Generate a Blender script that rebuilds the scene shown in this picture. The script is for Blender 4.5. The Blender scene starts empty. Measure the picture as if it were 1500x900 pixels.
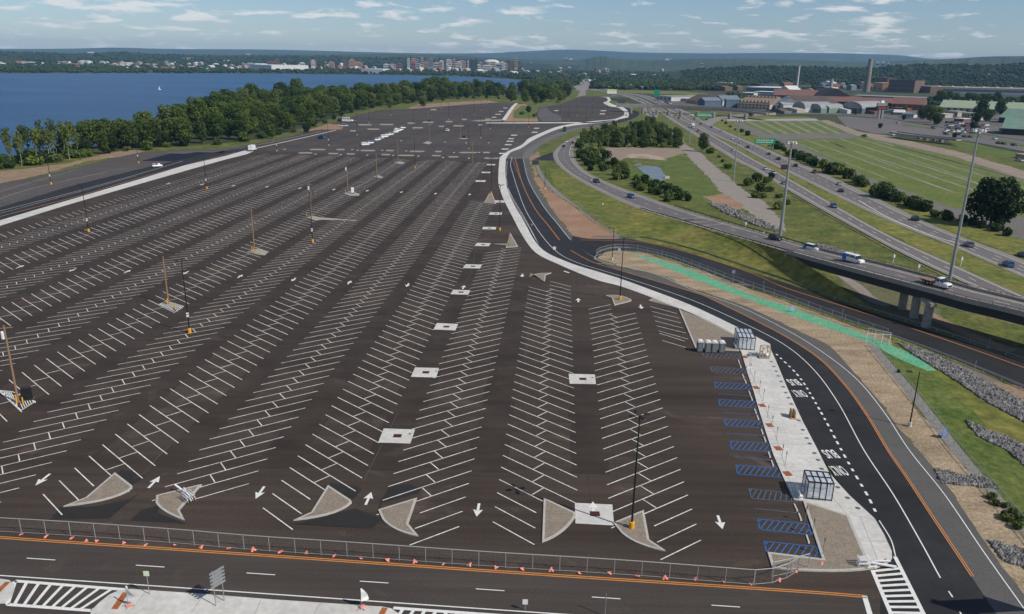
import bpy, math, random
from mathutils import Vector, Matrix
from mathutils.geometry import tessellate_polygon
random.seed(7)
scene = bpy.context.scene
COL = scene.collection
R = math.radians
# ---------------------------------------------------------------- camera model
F_PX, HOR, ROLL, CAM_H = 1130.0, 90.0, R(1.05), 55.0
TH = math.atan((450-HOR)/F_PX)
_r = Vector((1,0,0)); _f = Vector((0,math.cos(TH),-math.sin(TH))); _u = Vector((0,math.sin(TH),math.cos(TH)))
CR, SR = math.cos(ROLL), math.sin(ROLL)
def P(x, y, z=0.0):
    """place of a photo point lying at height z, worked out from the survey of the site"""
    a, b = x-750, y-450
    xa = CR*a+SR*b; yb = -SR*a+CR*b
    d = _f*F_PX+_r*xa-_u*yb
    t = (z-CAM_H)/d.z
    return Vector((0,0,CAM_H))+d*t
def PD(x, y, dist):
    """point on the sight line of (x,y) at ground distance dist"""
    a, b = x-750, y-450
    xa = CR*a+SR*b; yb = -SR*a+CR*b
    d = _f*F_PX+_r*xa-_u*yb
    t = dist/math.hypot(d.x, d.y)
    return Vector((0,0,CAM_H))+d*t
def hgt(x, y0, y1):
    """real height of something standing at (x,y0) whose top shows at row y1"""
    b = P(x, y0); lo, hi = 0, 120
    for _ in range(40):
        m = (lo+hi)/2
        v = Vector((b.x,b.y,m))-Vector((0,0,CAM_H))
        X = v.dot(_r)/v.dot(_f)*F_PX; Y = -v.dot(_u)/v.dot(_f)*F_PX
        yy = 450+SR*X+CR*Y
        if yy > y1: lo = m
        else: hi = m
    return lo
def mpp(x, y):
    """metres per photo pixel across, at ground point"""
    return (P(x+1,y)-P(x-1,y)).length/2
cam = bpy.data.cameras.new('camera'); camo = bpy.data.objects.new('camera', cam); COL.objects.link(camo)
cam.sensor_width = 36; cam.lens = 36*F_PX/1500; cam.clip_start = .5; cam.clip_end = 60000
rx = _r*CR+_u*SR; ux = _u*CR-_r*SR
M = Matrix((( rx.x, ux.x, -_f.x, 0),(rx.y, ux.y, -_f.y, 0),(rx.z, ux.z, -_f.z, CAM_H),(0,0,0,1)))
camo.matrix_world = M
scene.camera = camo
# ---------------------------------------------------------------- materials
def nd(nt, t, **kw):
    n = nt.nodes.new(t)
    for k, v in kw.items():
        if k.startswith('_'): n.inputs[k[1:]].default_value = v
        else: setattr(n, k, v)
    return n
_mats = {}
def mat(name, c, rough=.8, c2=None, scale=.2, amount=1., fine=None, fine_amt=.25, bump=0, bscale=2., spec=.3, metal=0, stretch=None, transl=0, big=None, streak=None, dust=None):
    """procedural material: base colour broken by noise of two or three sizes and a bump"""
    if name in _mats: return _mats[name]
    m = bpy.data.materials.new(name); m.use_nodes = True; nt = m.node_tree; nt.nodes.clear()
    out = nd(nt,'ShaderNodeOutputMaterial'); bs = nd(nt,'ShaderNodeBsdfPrincipled')
    bs.inputs['Roughness'].default_value = rough; bs.inputs['Metallic'].default_value = metal
    bs.inputs['Specular IOR Level'].default_value = spec
    nt.links.new(bs.outputs[0], out.inputs[0])
    tc = nd(nt,'ShaderNodeTexCoord'); src = tc.outputs['Object']
    if stretch:
        mp = nd(nt,'ShaderNodeMapping'); mp.inputs['Rotation'].default_value = (0,0,stretch[0]); mp.inputs['Scale'].default_value = stretch[1]
        nt.links.new(src, mp.inputs[0]); msrc = mp.outputs[0]
    else: msrc = src
    c2 = c2 or tuple(x*.8 for x in c)
    no = nd(nt,'ShaderNodeTexNoise'); no.inputs['Scale'].default_value = scale; no.inputs['Detail'].default_value = 6; no.inputs['Roughness'].default_value = .6
    nt.links.new(msrc, no.inputs['Vector'])
    rp = nd(nt,'ShaderNodeValToRGB'); e = rp.color_ramp.elements; e[0].position = .5-.22/amount; e[1].position = .5+.22/amount
    e[0].color = (*c,1); e[1].color = (*c2,1)
    nt.links.new(no.outputs[0], rp.inputs[0]); col = rp.outputs[0]
    def mulnoise(sc, amt, col, vec):
        n2 = nd(nt,'ShaderNodeTexNoise'); n2.inputs['Scale'].default_value = sc; n2.inputs['Detail'].default_value = 4
        nt.links.new(vec, n2.inputs['Vector'])
        mr = nd(nt,'ShaderNodeMapRange'); mr.inputs[1].default_value = .3; mr.inputs[2].default_value = .7; mr.inputs[3].default_value = 1-amt; mr.inputs[4].default_value = 1+amt
        nt.links.new(n2.outputs[0], mr.inputs[0])
        mx = nd(nt,'ShaderNodeVectorMath', operation='SCALE'); nt.links.new(col, mx.inputs[0]); nt.links.new(mr.outputs[0], mx.inputs['Scale'])
        return mx.outputs[0]
    if fine: col = mulnoise(fine, fine_amt, col, src)
    if big: col = mulnoise(big[0], big[1], col, src)
    if streak:
        mp2 = nd(nt,'ShaderNodeMapping'); mp2.inputs['Rotation'].default_value = (0,0,streak[0]); mp2.inputs['Scale'].default_value = (streak[3],1,1); nt.links.new(src, mp2.inputs[0])
        col = mulnoise(streak[1], streak[2], col, mp2.outputs[0])
    if dust:   # pale dusty stains with a shape of their own
        n4 = nd(nt,'ShaderNodeTexNoise'); n4.inputs['Scale'].default_value = dust[0]; n4.inputs['Detail'].default_value = 7; n4.inputs['Distortion'].default_value = 1.2; nt.links.new(src, n4.inputs['Vector'])
        m4 = nd(nt,'ShaderNodeMapRange'); m4.inputs[1].default_value = .60; m4.inputs[2].default_value = .78; m4.inputs[3].default_value = 1; m4.inputs[4].default_value = 1+dust[1]; nt.links.new(n4.outputs[0], m4.inputs[0])
        mx4 = nd(nt,'ShaderNodeVectorMath', operation='SCALE'); nt.links.new(col, mx4.inputs[0]); nt.links.new(m4.outputs[0], mx4.inputs['Scale']); col = mx4.outputs[0]
    nt.links.new(col, bs.inputs['Base Color'])
    if bump:
        nb = nd(nt,'ShaderNodeTexNoise'); nb.inputs['Scale'].default_value = bscale; nb.inputs['Detail'].default_value = 5
        nt.links.new(src, nb.inputs['Vector'])
        b = nd(nt,'ShaderNodeBump'); b.inputs['Strength'].default_value = 1; b.inputs['Distance'].default_value = bump
        nt.links.new(nb.outputs[0], b.inputs['Height']); nt.links.new(b.outputs[0], bs.inputs['Normal'])
    if transl:
        tr = nd(nt,'ShaderNodeBsdfTranslucent'); nt.links.new(col, tr.inputs[0])
        ms = nd(nt,'ShaderNodeMixShader'); ms.inputs[0].default_value = transl
        nt.links.new(bs.outputs[0], ms.inputs[1]); nt.links.new(tr.outputs[0], ms.inputs[2]); nt.links.new(ms.outputs[0], out.inputs[0])
    _mats[name] = m; return m
RD = R(86.7)   # heading of the parking rows
asph_rot = (-RD, (.18,1,1))
M_LOT = mat('lot_asphalt', (.037,.0258,.0180), .85, (.062,.0445,.0325), .16, 1.35, streak=(-RD,.9,.16,.03), dust=(.11,1.0), fine=3, fine_amt=.16, bump=.02, bscale=8, stretch=(-RD,(.10,1,1)), big=(.03,.2))
M_LOTF = mat('far_lot_asphalt', (.044,.035,.029), .85, (.078,.063,.052), .13, 1.3, streak=(-RD,.22,.2,.012), fine=1.2, fine_amt=.12, stretch=(-RD,(.06,1,1)), big=(.012,.2))
M_ROAD = mat('street_asphalt', (.046,.037,.030), .85, (.070,.057,.047), .5, .9, streak=(R(4),1.2,.12,.02), dust=(.15,.4), fine=4, fine_amt=.15, bump=.01, bscale=8, stretch=(R(4),(.06,1,1)), big=(.05,.12))
M_NEW = mat('new_black_asphalt', (.015,.015,.0155), .75, (.027,.0265,.026), .3, .9, dust=(.09,.6), fine=3, fine_amt=.18, bump=.01, bscale=9, big=(.06,.25))
M_OLD = mat('grey_asphalt', (.085,.080,.074), .88, (.110,.103,.096), .25, .8, fine=3, fine_amt=.15, big=(.03,.12))
M_HWY = mat('highway_pavement', (.125,.112,.106), .85, (.155,.14,.132), .12, .8, fine=2, fine_amt=.1, stretch=(R(58),(.05,1,1)), big=(.01,.1))
M_SHOULD = mat('shoulder_pavement', (.20,.175,.155), .9, (.25,.225,.20), .2, .8, fine=2, fine_amt=.15)
M_PATCH = mat('asphalt_patch', (.020,.018,.017), .85, (.027,.024,.022), .8, .9, fine=4)
M_CONC = mat('concrete', (.47,.455,.41), .85, (.60,.58,.53), .25, 1, fine=1.5, fine_amt=.10, dust=(.5,-.18), bump=.01, big=(.06,.07))
M_KERB = mat('kerb_concrete', (.38,.36,.32), .85, (.46,.44,.40), .6, .8, fine=3, fine_amt=.1)
M_WHITE = mat('white_road_paint', (.76,.75,.71), .7, (.62,.61,.57), 1.2, .8, fine=6, fine_amt=.12)
M_STALL = mat('stall_paint', (.78,.76,.69), .75, (.50,.48,.43), .5, 1.1, fine=2.5, fine_amt=.28)
M_ORANGE = mat('centre_line_paint', (.62,.25,.06), .7, (.52,.20,.05), .6, .8, fine=5, fine_amt=.12)
M_BLUE = mat('blue_paint', (.028,.11,.30), .7, (.045,.14,.33), .5, .8, fine=5)
M_BLUEF = mat('worn_blue_paint', (.09,.14,.22), .8, (.055,.08,.12), .9, 1.0, fine=5)
M_DIRT = mat('bare_earth', (.30,.215,.14), .95, (.20,.14,.085), .12, 1.0, fine=1.2, fine_amt=.2, bump=.08, bscale=1.5)
M_REDDIRT = mat('red_earth', (.25,.135,.075), .95, (.33,.22,.14), .09, 1.0, fine=1, fine_amt=.2, bump=.08)
M_STRAW = mat('straw_cover', (.40,.31,.20), .95, (.21,.155,.095), .35, 1.1, fine=2.2, fine_amt=.3, bump=.12, bscale=2, stretch=(R(-50),(.35,1,1)))
M_MULCH = mat('island_soil', (.27,.225,.17), .95, (.21,.17,.125), .7, .9, fine=4, fine_amt=.22, bump=.05, bscale=5)
M_GRAVEL = mat('gravel', (.26,.245,.225), .95, (.17,.16,.15), 1.5, 1, fine=6, fine_amt=.35, bump=.08, bscale=5)
M_PATH = mat('gravel_path', (.29,.255,.215), .95, (.22,.195,.165), .2, .9, fine=2, fine_amt=.15)
M_GRASS = mat('mown_grass', (.090,.118,.016), .95, (.185,.165,.038), .05, 1.3, dust=(.045,.7), fine=.5, fine_amt=.25, bump=.15, bscale=1, big=(.25,.2))
M_GRASSD = mat('rough_grass', (.056,.086,.012), .95, (.140,.135,.032), .08, 1.2, dust=(.06,.6), fine=.7, fine_amt=.35, bump=.3, bscale=.8, big=(.2,.25))
M_GRASSL = mat('lush_grass', (.060,.098,.014), .95, (.120,.142,.030), .10, 1.2, dust=(.08,.5), fine=.8, fine_amt=.3, bump=.3, bscale=.8)
M_GROUND = mat('open_country', (.022,.038,.011), .95, (.065,.072,.028), .006, 1.2, fine=.05, fine_amt=.3, big=(.0015,.25))
M_GREEN = mat('green_seeding', (.07,.33,.18), .9, (.16,.36,.21), .35, 1.3, fine=2, fine_amt=.3, dust=(.4,-.3))
M_BRICKR = mat('tactile_paving', (.33,.095,.045), .9, (.27,.075,.038), .8, .8, fine=5)
M_ROCK = mat('riprap_stone', (.26,.25,.235), .95, (.085,.082,.08), .9, 1.4, fine=3, fine_amt=.3, bump=.03)
M_BLACK = mat('black_metal', (.012,.012,.013), .5, (.016,.016,.017), 2, spec=.4)
M_YEL = mat('yellow_concrete', (.75,.36,.02), .7, (.65,.30,.02), 2)
M_STEEL = mat('galvanised_steel', (.42,.43,.44), .45, (.34,.35,.36), 1.5, metal=.6)
M_WOOD = mat('weathered_wood', (.30,.195,.11), .9, (.20,.13,.075), 1.5, 1, stretch=(0,(1,1,.1)))
M_LUMBER = mat('new_lumber', (.45,.30,.17), .85, (.36,.23,.12), 2, .9)
M_PINK = mat('pink_sandbag', (.80,.30,.24), .8, (.70,.22,.16), 2, .9)
M_WPL = mat('white_plastic', (.75,.75,.73), .5, (.68,.68,.66), 2)
M_GPL = mat('grey_plastic', (.13,.145,.155), .55, (.10,.11,.12), 2)
M_GLASS = mat('dark_glass', (.015,.02,.025), .12, (.02,.028,.035), 2, spec=.8)
M_TYRE = mat('tyre_rubber', (.02,.02,.02), .9)
M_BARK = mat('bark', (.20,.17,.13), .95, (.12,.10,.075), 2, 1, fine=6)
M_BARKP = mat('pale_bark', (.40,.37,.31), .95, (.30,.27,.22), 2, 1, fine=6)
M_REDS = mat('red_paint', (.55,.06,.04), .6)
M_SIGNG = mat('green_sign_sheet', (.01,.22,.11), .5, (.012,.24,.12), 1)
M_YG = mat('yellow_green_sign_sheet', (.55,.80,.10), .5)
M_BCONC = mat('bridge_concrete', (.34,.31,.265), .9, (.26,.235,.20), .4, 1, fine=2, fine_amt=.15)
M_GIRD = mat('girder_steel', (.045,.045,.047), .7, (.035,.034,.034), .5)
NAT_ = ['bare_earth','red_earth','straw_cover','mown_grass','rough_grass','lush_grass','green_seeding','gravel_path','gravel','clearing_sand','pale_sand','tan_gravel','striped_field_grass','dry_ground','brown_gravel','field_asphalt']
# ---------------------------------------------------------------- mesh helpers
class MB:
    def __init__(s): s.v = []; s.f = []
    def add(s, vs, fs):
        o = len(s.v); s.v += [tuple(p) for p in vs]; s.f += [tuple(i+o for i in f) for f in fs]; return s
    def box(s, cx, cy, cz, sx, sy, sz, rz=0, top=1.0):
        """box with base centre cx,cy,cz; top scales the upper face"""
        c, n = math.cos(rz), math.sin(rz); vs = []
        for k, z in ((1,cz),(top,cz+sz)):
            for x, y in ((-1,-1),(1,-1),(1,1),(-1,1)):
                X, Y = x*sx/2*k, y*sy/2*k; vs.append((cx+X*c-Y*n, cy+X*n+Y*c, z))
        return s.add(vs, [(3,2,1,0),(4,5,6,7),(0,1,5,4),(1,2,6,5),(2,3,7,6),(3,0,4,7)])
    def tube(s, a, b, r0, r1=None, n=8, caps=True):
        a, b = Vector(a), Vector(b); r1 = r0 if r1 is None else r1
        d = (b-a).normalized(); u = d.orthogonal().normalized(); w = d.cross(u); vs = []
        for p, r in ((a,r0),(b,r1)):
            for i in range(n):
                t = 2*math.pi*i/n; vs.append(p+u*math.cos(t)*r+w*math.sin(t)*r)
        fs = [(i,(i+1)%n,n+(i+1)%n,n+i) for i in range(n)]
        if caps: fs += [tuple(range(n-1,-1,-1)), tuple(range(n,2*n))]
        return s.add(vs, fs)
    def path(s, pts, r, n=6):
        for a, b in zip(pts, pts[1:]): s.tube(a, b, r, r, n)
        return s
    def bar(s, a, b, w, h):
        """rectangular bar from a to b (any heading), w across, h high, standing on the line"""
        a, b = Vector(a), Vector(b); d = b-a; n = Vector((-d.y,d.x,0)).normalized()*w/2; k = Vector((0,0,h))
        return s.add([a-n,b-n,b+n,a+n,a-n+k,b-n+k,b+n+k,a+n+k], [(3,2,1,0),(4,5,6,7),(0,1,5,4),(1,2,6,5),(2,3,7,6),(3,0,4,7)])
    def poly(s, pts, z0=None, z1=None):
        """flat polygon (z1 only / points carry z) or prism between z0 and z1; concave allowed"""
        pts = [Vector(p) for p in pts]
        ar = sum(a.x*b.y-b.x*a.y for a, b in zip(pts, pts[1:]+pts[:1]))
        if ar < 0: pts.reverse()
        n = len(pts)
        top = [Vector((p.x,p.y,p.z if z1 is None else z1)) for p in pts]
        tr = tessellate_polygon([[Vector((p.x,p.y,0)) for p in pts]])
        fix = []
        for t in tr:
            a, b, c = (pts[i] for i in t)
            fix.append(t if (b.x-a.x)*(c.y-a.y)-(b.y-a.y)*(c.x-a.x) > 0 else (t[0],t[2],t[1]))
        if z0 is None: return s.add(top, fix)
        bot = [Vector((p.x,p.y,z0)) for p in pts]
        return s.add(top+bot, fix+[(i+n,(i+1)%n+n,(i+1)%n,i) for i in range(n)])
    def build(s, name, m, parent=None, smooth=False):
        me = bpy.data.meshes.new(name); me.from_pydata(s.v, [], s.f); me.materials.append(m)
        if smooth: me.polygons.foreach_set('use_smooth', [True]*len(me.polygons))
        me.update()
        o = bpy.data.objects.new(name, me); COL.objects.link(o)
        if parent: o.parent = parent
        return o
def tag(o, label=None, cat=None, group=None, kind=None):
    if label and len(label.split()) > 16: print('LONG', label)
    if label: o['label'] = label
    if cat: o['category'] = cat
    if group: o['group'] = group
    if kind: o['kind'] = kind
    return o
def st(o): o['kind'] = 'structure'; return o
def thing(name, label, cat, loc=(0,0,0), rz=0, group=None):
    o = bpy.data.objects.new(name, None); o.empty_display_size = .5; COL.objects.link(o)
    o.location = loc; o.rotation_euler = (0,0,rz); return tag(o, label, cat, group)
def dup(root, loc, rz=0, label=None, group=None, scale=None):
    r = root.copy(); COL.objects.link(r); r.location = loc; r.rotation_euler = (0,0,rz)
    if label: r['label'] = label
    if label and len(label.split()) > 16: print('LONG', label)
    if group: r['group'] = group
    if scale: r.scale = scale if hasattr(scale,'__len__') else (scale,)*3
    for ch in list(root.children):
        c = ch.copy(); COL.objects.link(c); c.parent = r
        for g in list(ch.children):
            d = g.copy(); COL.objects.link(d); d.parent = c
    return r
def cat_rom(pts, n=8):
    pts = [Vector(p) for p in pts]
    if len(pts) < 3: return pts
    e = [2*pts[0]-pts[1]]+pts+[2*pts[-1]-pts[-2]]; out = []
    for i in range(1, len(e)-2):
        a,b,c,d = e[i-1:i+3]
        for k in range(n):
            t = k/n; out.append(.5*((2*b)+(c-a)*t+(2*a-5*b+4*c-d)*t*t+(3*b-a-3*c+d)*t**3))
    out.append(pts[-1]); return out
def W(pts, z=0.):  # photo points -> places (a third number is the height)
    return [P(p[0],p[1],p[2] if len(p) > 2 else z) for p in pts]
def resample(pts, n):
    ds = [0]
    for a, b in zip(pts, pts[1:]): ds.append(ds[-1]+(b-a).length)
    out = []; j = 0
    for i in range(n):
        t = ds[-1]*i/(n-1)
        while j < len(ds)-2 and ds[j+1] < t: j += 1
        k = (t-ds[j])/max(1e-9, ds[j+1]-ds[j]); out.append(pts[j].lerp(pts[j+1], min(1,k)))
    return out
NATURAL = set(NAT_)
def rag(w, amp=.45, seed=1):
    rr = random.Random(seed*31+len(w)); out = []
    for a, b in zip(w, w[1:]+w[:1]):
        d = b-a; L = d.length; n = int(min(30, L/2.2)); out.append(a)
        if n < 2 or (a.y < 50): continue
        nv = Vector((-d.y,d.x,0)).normalized(); am = min(amp*(1+a.y/400), L*.06)
        for i in range(1, n): out.append(a+d*(i/n)+nv*rr.uniform(-am,am))
    return out
def region(name, px, z, m, smooth=0):
    w = W(px)
    if smooth: w = cat_rom(w+[w[0]], smooth)[:-1]
    if m.name in NATURAL: w = rag(w, .45, len(px))
    return st(MB().poly(w, None, z).build(name, m))
def slab(name, px, z0, z1, m, smooth=0):
    w = W(px)
    if smooth: w = cat_rom(w+[w[0]], smooth)[:-1]
    return st(MB().poly(w, z0, z1).build(name, m))
def strip(name, L, Rr, z, m, n=60, kind=True, smooth=8):
    """road surface between two edges, z None keeps the heights of the points"""
    a = resample(cat_rom(W(L), smooth), n); b = resample(cat_rom(W(Rr), smooth), n); vs = []; fs = []
    for p, q in zip(a, b):
        vs += [(p.x,p.y,p.z if z is None else z), (q.x,q.y,q.z if z is None else z)]
    s = 1 if (a[1]-a[0]).cross(b[0]-a[0]).z < 0 else -1
    for i in range(n-1):
        f = (2*i,2*i+1,2*i+3,2*i+2); fs.append(f if s > 0 else f[::-1])
    o = MB().add(vs, fs).build(name, m)
    return st(o) if kind else o
def ribbon(mb, pts, w, z=None, dash=None, sm=8):
    """painted line along world points, constant width, optional dash (on, off)"""
    pts = cat_rom(pts, sm) if sm else [Vector(p) for p in pts]
    L = sum((b-a).length for a, b in zip(pts, pts[1:]))
    def seg(ps):
        vs = []; 
        for i, p in enumerate(ps):
            d = (ps[min(i+1,len(ps)-1)]-ps[max(i-1,0)]); n = Vector((-d.y,d.x,0)).normalized()*w/2
            zz = p.z if z is None else z
            vs += [(p.x+n.x,p.y+n.y,zz),(p.x-n.x,p.y-n.y,zz)]
        mb.add(vs, [(2*i,2*i+1,2*i+3,2*i+2) for i in range(len(ps)-1)])
    if not dash: seg(pts); return mb
    on, off = dash; n = max(2,int(L/.25)); fp = resample(pts, n+1); step = L/n; t = 0
    while t < L-on*.5:
        i0 = int(t/step); i1 = min(n, max(i0+1, round((t+on)/step))); seg(fp[i0:i1+1]); t += on+off
    return mb
ORD = ['first','second','third','fourth','fifth','sixth','seventh','eighth','ninth','tenth','eleventh','twelfth','thirteenth','fourteenth','fifteenth','sixteenth','seventeenth','eighteenth','nineteenth','twentieth','twenty-first','twenty-second','twenty-third','twenty-fourth','twenty-fifth','twenty-sixth','twenty-seventh','twenty-eighth','twenty-ninth','thirtieth','thirty-first','thirty-second','thirty-third','thirty-fourth','thirty-fifth','thirty-sixth','thirty-seventh','thirty-eighth','thirty-ninth','fortieth']
HAZE, SUN_E, SKY_S, CLOUD, EXPO = 4.5e-5, 4.3, .075, 11.5, 0
# ================================================================ GROUND, WATER, GRASS
def disc(name, r, z, m, n=96):
    pts = [(r*math.cos(2*math.pi*i/n), r*math.sin(2*math.pi*i/n), z) for i in range(n)]
    mb = MB(); mb.add([(0,0,z)]+pts, [(0,i+1,(i+1)%n+1) for i in range(n)]); return st(mb.build(name, m))
disc('ground', 26000, -.08, M_GROUND)
# lake
wm = bpy.data.materials.new('lake_water'); wm.use_nodes = True; nt = wm.node_tree; bs = nt.nodes['Principled BSDF']
bs.inputs['Base Color'].default_value = (.006,.035,.085,1); bs.inputs['Roughness'].default_value = .35; bs.inputs['Specular IOR Level'].default_value = .28
tc = nd(nt,'ShaderNodeTexCoord'); mp = nd(nt,'ShaderNodeMapping'); mp.inputs['Rotation'].default_value=(0,0,.35); mp.inputs['Scale'].default_value=(.35,1,1)
nt.links.new(tc.outputs['Object'], mp.inputs[0])
n1 = nd(nt,'ShaderNodeTexNoise'); n1.inputs['Scale'].default_value=.12; n1.inputs['Detail'].default_value=8; n1.inputs['Roughness'].default_value=.7; nt.links.new(mp.outputs[0], n1.inputs[0])
b = nd(nt,'ShaderNodeBump'); b.inputs['Distance'].default_value=1.3; nt.links.new(n1.outputs[0], b.inputs['Height']); nt.links.new(b.outputs[0], bs.inputs['Normal'])
n2 = nd(nt,'ShaderNodeTexNoise'); n2.inputs['Scale'].default_value=.006; n2.inputs['Detail'].default_value=7; n2.inputs['Roughness'].default_value=.65; nt.links.new(mp.outputs[0], n2.inputs[0])
rp = nd(nt,'ShaderNodeValToRGB'); rp.color_ramp.elements[0].position=.38; rp.color_ramp.elements[1].position=.64
rp.color_ramp.elements[0].color=(.004,.042,.115,1); rp.color_ramp.elements[1].color=(.014,.080,.180,1)
nt.links.new(n2.outputs[0], rp.inputs[0]); nt.links.new(rp.outputs[0], bs.inputs['Base Color'])
M_LAKE = wm
_mats['lake_water'] = wm
LK = [(-500,290),(-120,250),(0,232),(60,226),(150,213),(220,202),(300,182),(350,158),(420,151),(500,150),(560,146),(620,139),(680,133),(730,126),(775,132),(800,136),(835,131),
      (830,124),(790,121),(750,116.5),(700,113.2),(640,111.5),(560,110),(400,108.3),(300,107.2),(200,107),(100,107.2),(0,107.6),(-200,105),(-500,103)]
st(MB().poly([P(x,y) for x,y in LK], None, -.05).build('lake', M_LAKE))
# verges left of the lots
region('grass_verge', [(-160,320),(-160,262),(0,240),(60,236),(150,224),(220,217),(330,210),(400,200),(450,186),(500,168),(560,155),(620,148),(700,140),(780,138),(860,130),(900,140),(870,200),(600,240),(200,300)], -.04, M_GRASSD)
region('sand_bank', [(-60,272),(-60,262),(0,251),(50,246),(100,239),(150,226),(180,221),(215,219),(200,226),(130,236),(60,256),(0,269),(-60,284)], -.03, M_DIRT)
region('sand_bank', [(596,159),(612,153),(660,150),(715,147),(728,150),(700,153),(640,157),(612,160)], -.03, M_DIRT)
region('brown_bank', [(440,194),(462,188),(480,182),(505,183),(500,190),(470,190)], .008, M_REDDIRT)
region('rough_bank', [(700,179),(742,173),(757,152),(800,140),(900,142),(960,170),(960,190),(905,200),(860,196),(800,215),(742,200)], -.024, M_GRASSD)
region('bare_bank', [(740,178),(735,175.5),(748,165),(758,153),(770,152),(790,166),(789,178)], -.02, M_REDDIRT)
region('green_bank', [(752,173.5),(752,163),(765,155),(778,155),(787,165),(784,174)], -.015, M_GRASSL)
# everything right of the bus road: rough grass, then the things on it
region('rough_grass', [(735,262),(770,225),(820,190),(940,160),(1100,165),(1300,200),(1700,262),(2100,400),(2300,1100),(1500,1100),(1480,900),(1200,560),(850,400)], -.03, M_GRASSD)
# ---------------------------------------------------------------- parking lot
LOT = [(-420,960),(-420,330),(-160,292),(0,269),(67,257),(133,240),(170,231),(203,224),(267,219.5),(328,218.5),(372,211),(400,206),(440,196),(470,187),(500,176),(530,167),(560,161),(600,160),(640,157),(680,153.5),(720,151),(757,152),
       (736,176),(738,179),(789,178.5),(786,172),(785,166),(790,158),(820,153),(850,142),(880,141),(892,143),(890,150),(903,158),(918,166),(912,172),(880,178),(835,184),(800,195),(780,203),(760,215),(742,226),(738,240),(738,275),(755,310),(790,362),(820,384),(880,405),(960,434),(1040,468),(1085,495),(1150,580),(1230,740),(1290,820),(1300,835),(1290,900),(1300,960)]
region('parking_lot', LOT, 0, M_LOT)
region('parking_lot_beyond', [(440,196),(470,187),(500,176),(530,167),(560,161),(600,160),(640,157),(680,153.5),(720,151),(757,152),(736,176),(738,179),(789,178.5),(786,172),(785,166),(790,158),(820,153),(850,142),(880,141),(892,143),(890,150),(903,158),(918,166),(912,172),(880,178),(835,184),(800,195),(780,203),(760,215),(742,226),(690,226),(560,222),(440,217),(372,213)], .004, M_LOTF)
region('cross_aisle', [(370,214),(372,221),(500,226),(620,229),(740,234),(742,228),(620,224),(500,219)], .007, mat('cross_aisle_asphalt',(.066,.060,.052),.9,(.054,.048,.043),.2,fine=2,big=(.03,.15)))
region('cross_aisle', [(470,190),(560,187),(640,183),(735,181.5),(870,181.5),(870,179.6),(735,179.8),(640,180.6),(560,184),(480,186)], .007, _mats['cross_aisle_asphalt'])
region('retention_basin', [(207,236),(252,224.5),(272,225),(288,222.5),(325,223.5),(310,228),(268,237)], .006, mat('basin_liner',(.006,.007,.015),.8,(.010,.012,.022),.3))
region('basin_apron', [(240,223.5),(256,222),(290,221),(330,221.5),(326,224),(288,223),(272,225.5),(252,225)], .008, M_OLD)
# dark fresh patches near the islands
for q in ([(72,762),(88,744),(140,742),(188,732),(205,722),(160,760)], [(190,763),(206,748),(232,740),(232,752),(275,768)],
          [(565,722),(570,712),(600,709),(616,716),(614,723),(560,737),(553,752),(556,735)], [(170,695),(178,688),(200,693),(214,699),(192,712)],
          [(480,713),(486,708),(522,712),(530,718),(517,732)], [(395,765),(430,768),(520,745),(560,760),(545,775)]):
    region('asphalt_patch', q, .004, M_PATCH)
region('faded_lot_surface', [(-160,292),(0,269),(67,257),(133,240),(170,231),(203,224),(267,219.5),(328,218.5),(366,213),(350,220),(310,226),(200,251),(100,276),(0,306),(-160,350)], .003, mat('faded_lot_asphalt',(.070,.060,.054),.9,(.090,.078,.070),.15,1,fine=2,streak=(-RD,.4,.15,.02)))
M_AISLE = mat('aisle_asphalt', (.030,.0210,.0150), .85, (.049,.0355,.0262), .14, 1.3, fine=3, fine_amt=.15, streak=(-RD,.8,.16,.02), dust=(.09,.9))
# ---------------------------------------------------------------- stall lines
ROWX, PITCH, SP = 19.3, 14.8, 3.42
def rowpt(k, y): # centre of row k at distance y
    return Vector((ROWX-PITCH*k+(y-102)/math.tan(RD), y, 0))
D = Vector((math.cos(RD), math.sin(RD), 0))
LW = .15
lines = MB()
def seg(mb, a, b, w, z): ribbon(mb, [a, b], w, z, sm=0)
def stall(mb, c, sgn, half=None, conn=True, z=.014, L=6.9):
    ang = RD-sgn*R(51); u = Vector((math.cos(ang), math.sin(ang), 0))   # sgn +1 '/', -1 '\'
    if u.x < 0: u = -u
    a, b = c-u*L, c+u*L
    if half == 'L': b = c
    if half == 'R': a = c
    seg(mb, a, b, LW, z)
    if conn:
        m = c+D*(SP/2); n = Vector((-u.y,u.x,0)); h = SP*math.sin(R(51))/2
        seg(mb, m-n*h, m+n*h, LW, z)
ends = {}
phase = {k: (0, P(*q).y) for k, q in {0:(943,748.5),1:(796.5,730.5),2:(611,730.5),3:(480.5,712),4:(296,711),5:(168.5,693.5)}.items()}; phase[6] = (0, 119.92-3.42*9)
yend = {0:P(905,444).y, 1:P(812,412).y, 2:P(750,364).y, 3:P(716,296).y}
for k in range(0, 14):
    sg = 1 if k % 2 == 0 else -1
    x0, y0 = phase.get(k, (None, 92.5+(k*1.37) % 3))
    cross = lambda x: 448.3-(x+21.2)*.174
    y = y0
    ye = yend.get(k, cross(ROWX-PITCH*k+20)-6)
    if k == 13: y = 92-18*SP
    n0 = 0
    while y < ye:
        c = rowpt(k, y)
        if k == 0 and y > ye-3*SP: stall(lines, c, sg, 'L', False)
        elif k == 1 and y > ye-3*SP: stall(lines, c, sg, 'R', False)
        elif k == 13: stall(lines, c+Vector((2.6,0,0)), sg, 'R', False)
        else: stall(lines, c, sg)
        y += SP
    if k < 13:
        for j in ((1,) if k == 4 else (1,2,3)):
            stall(lines, rowpt(k, y0-j*SP*1.0), sg, 'R' if sg > 0 else 'L', False)
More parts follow.
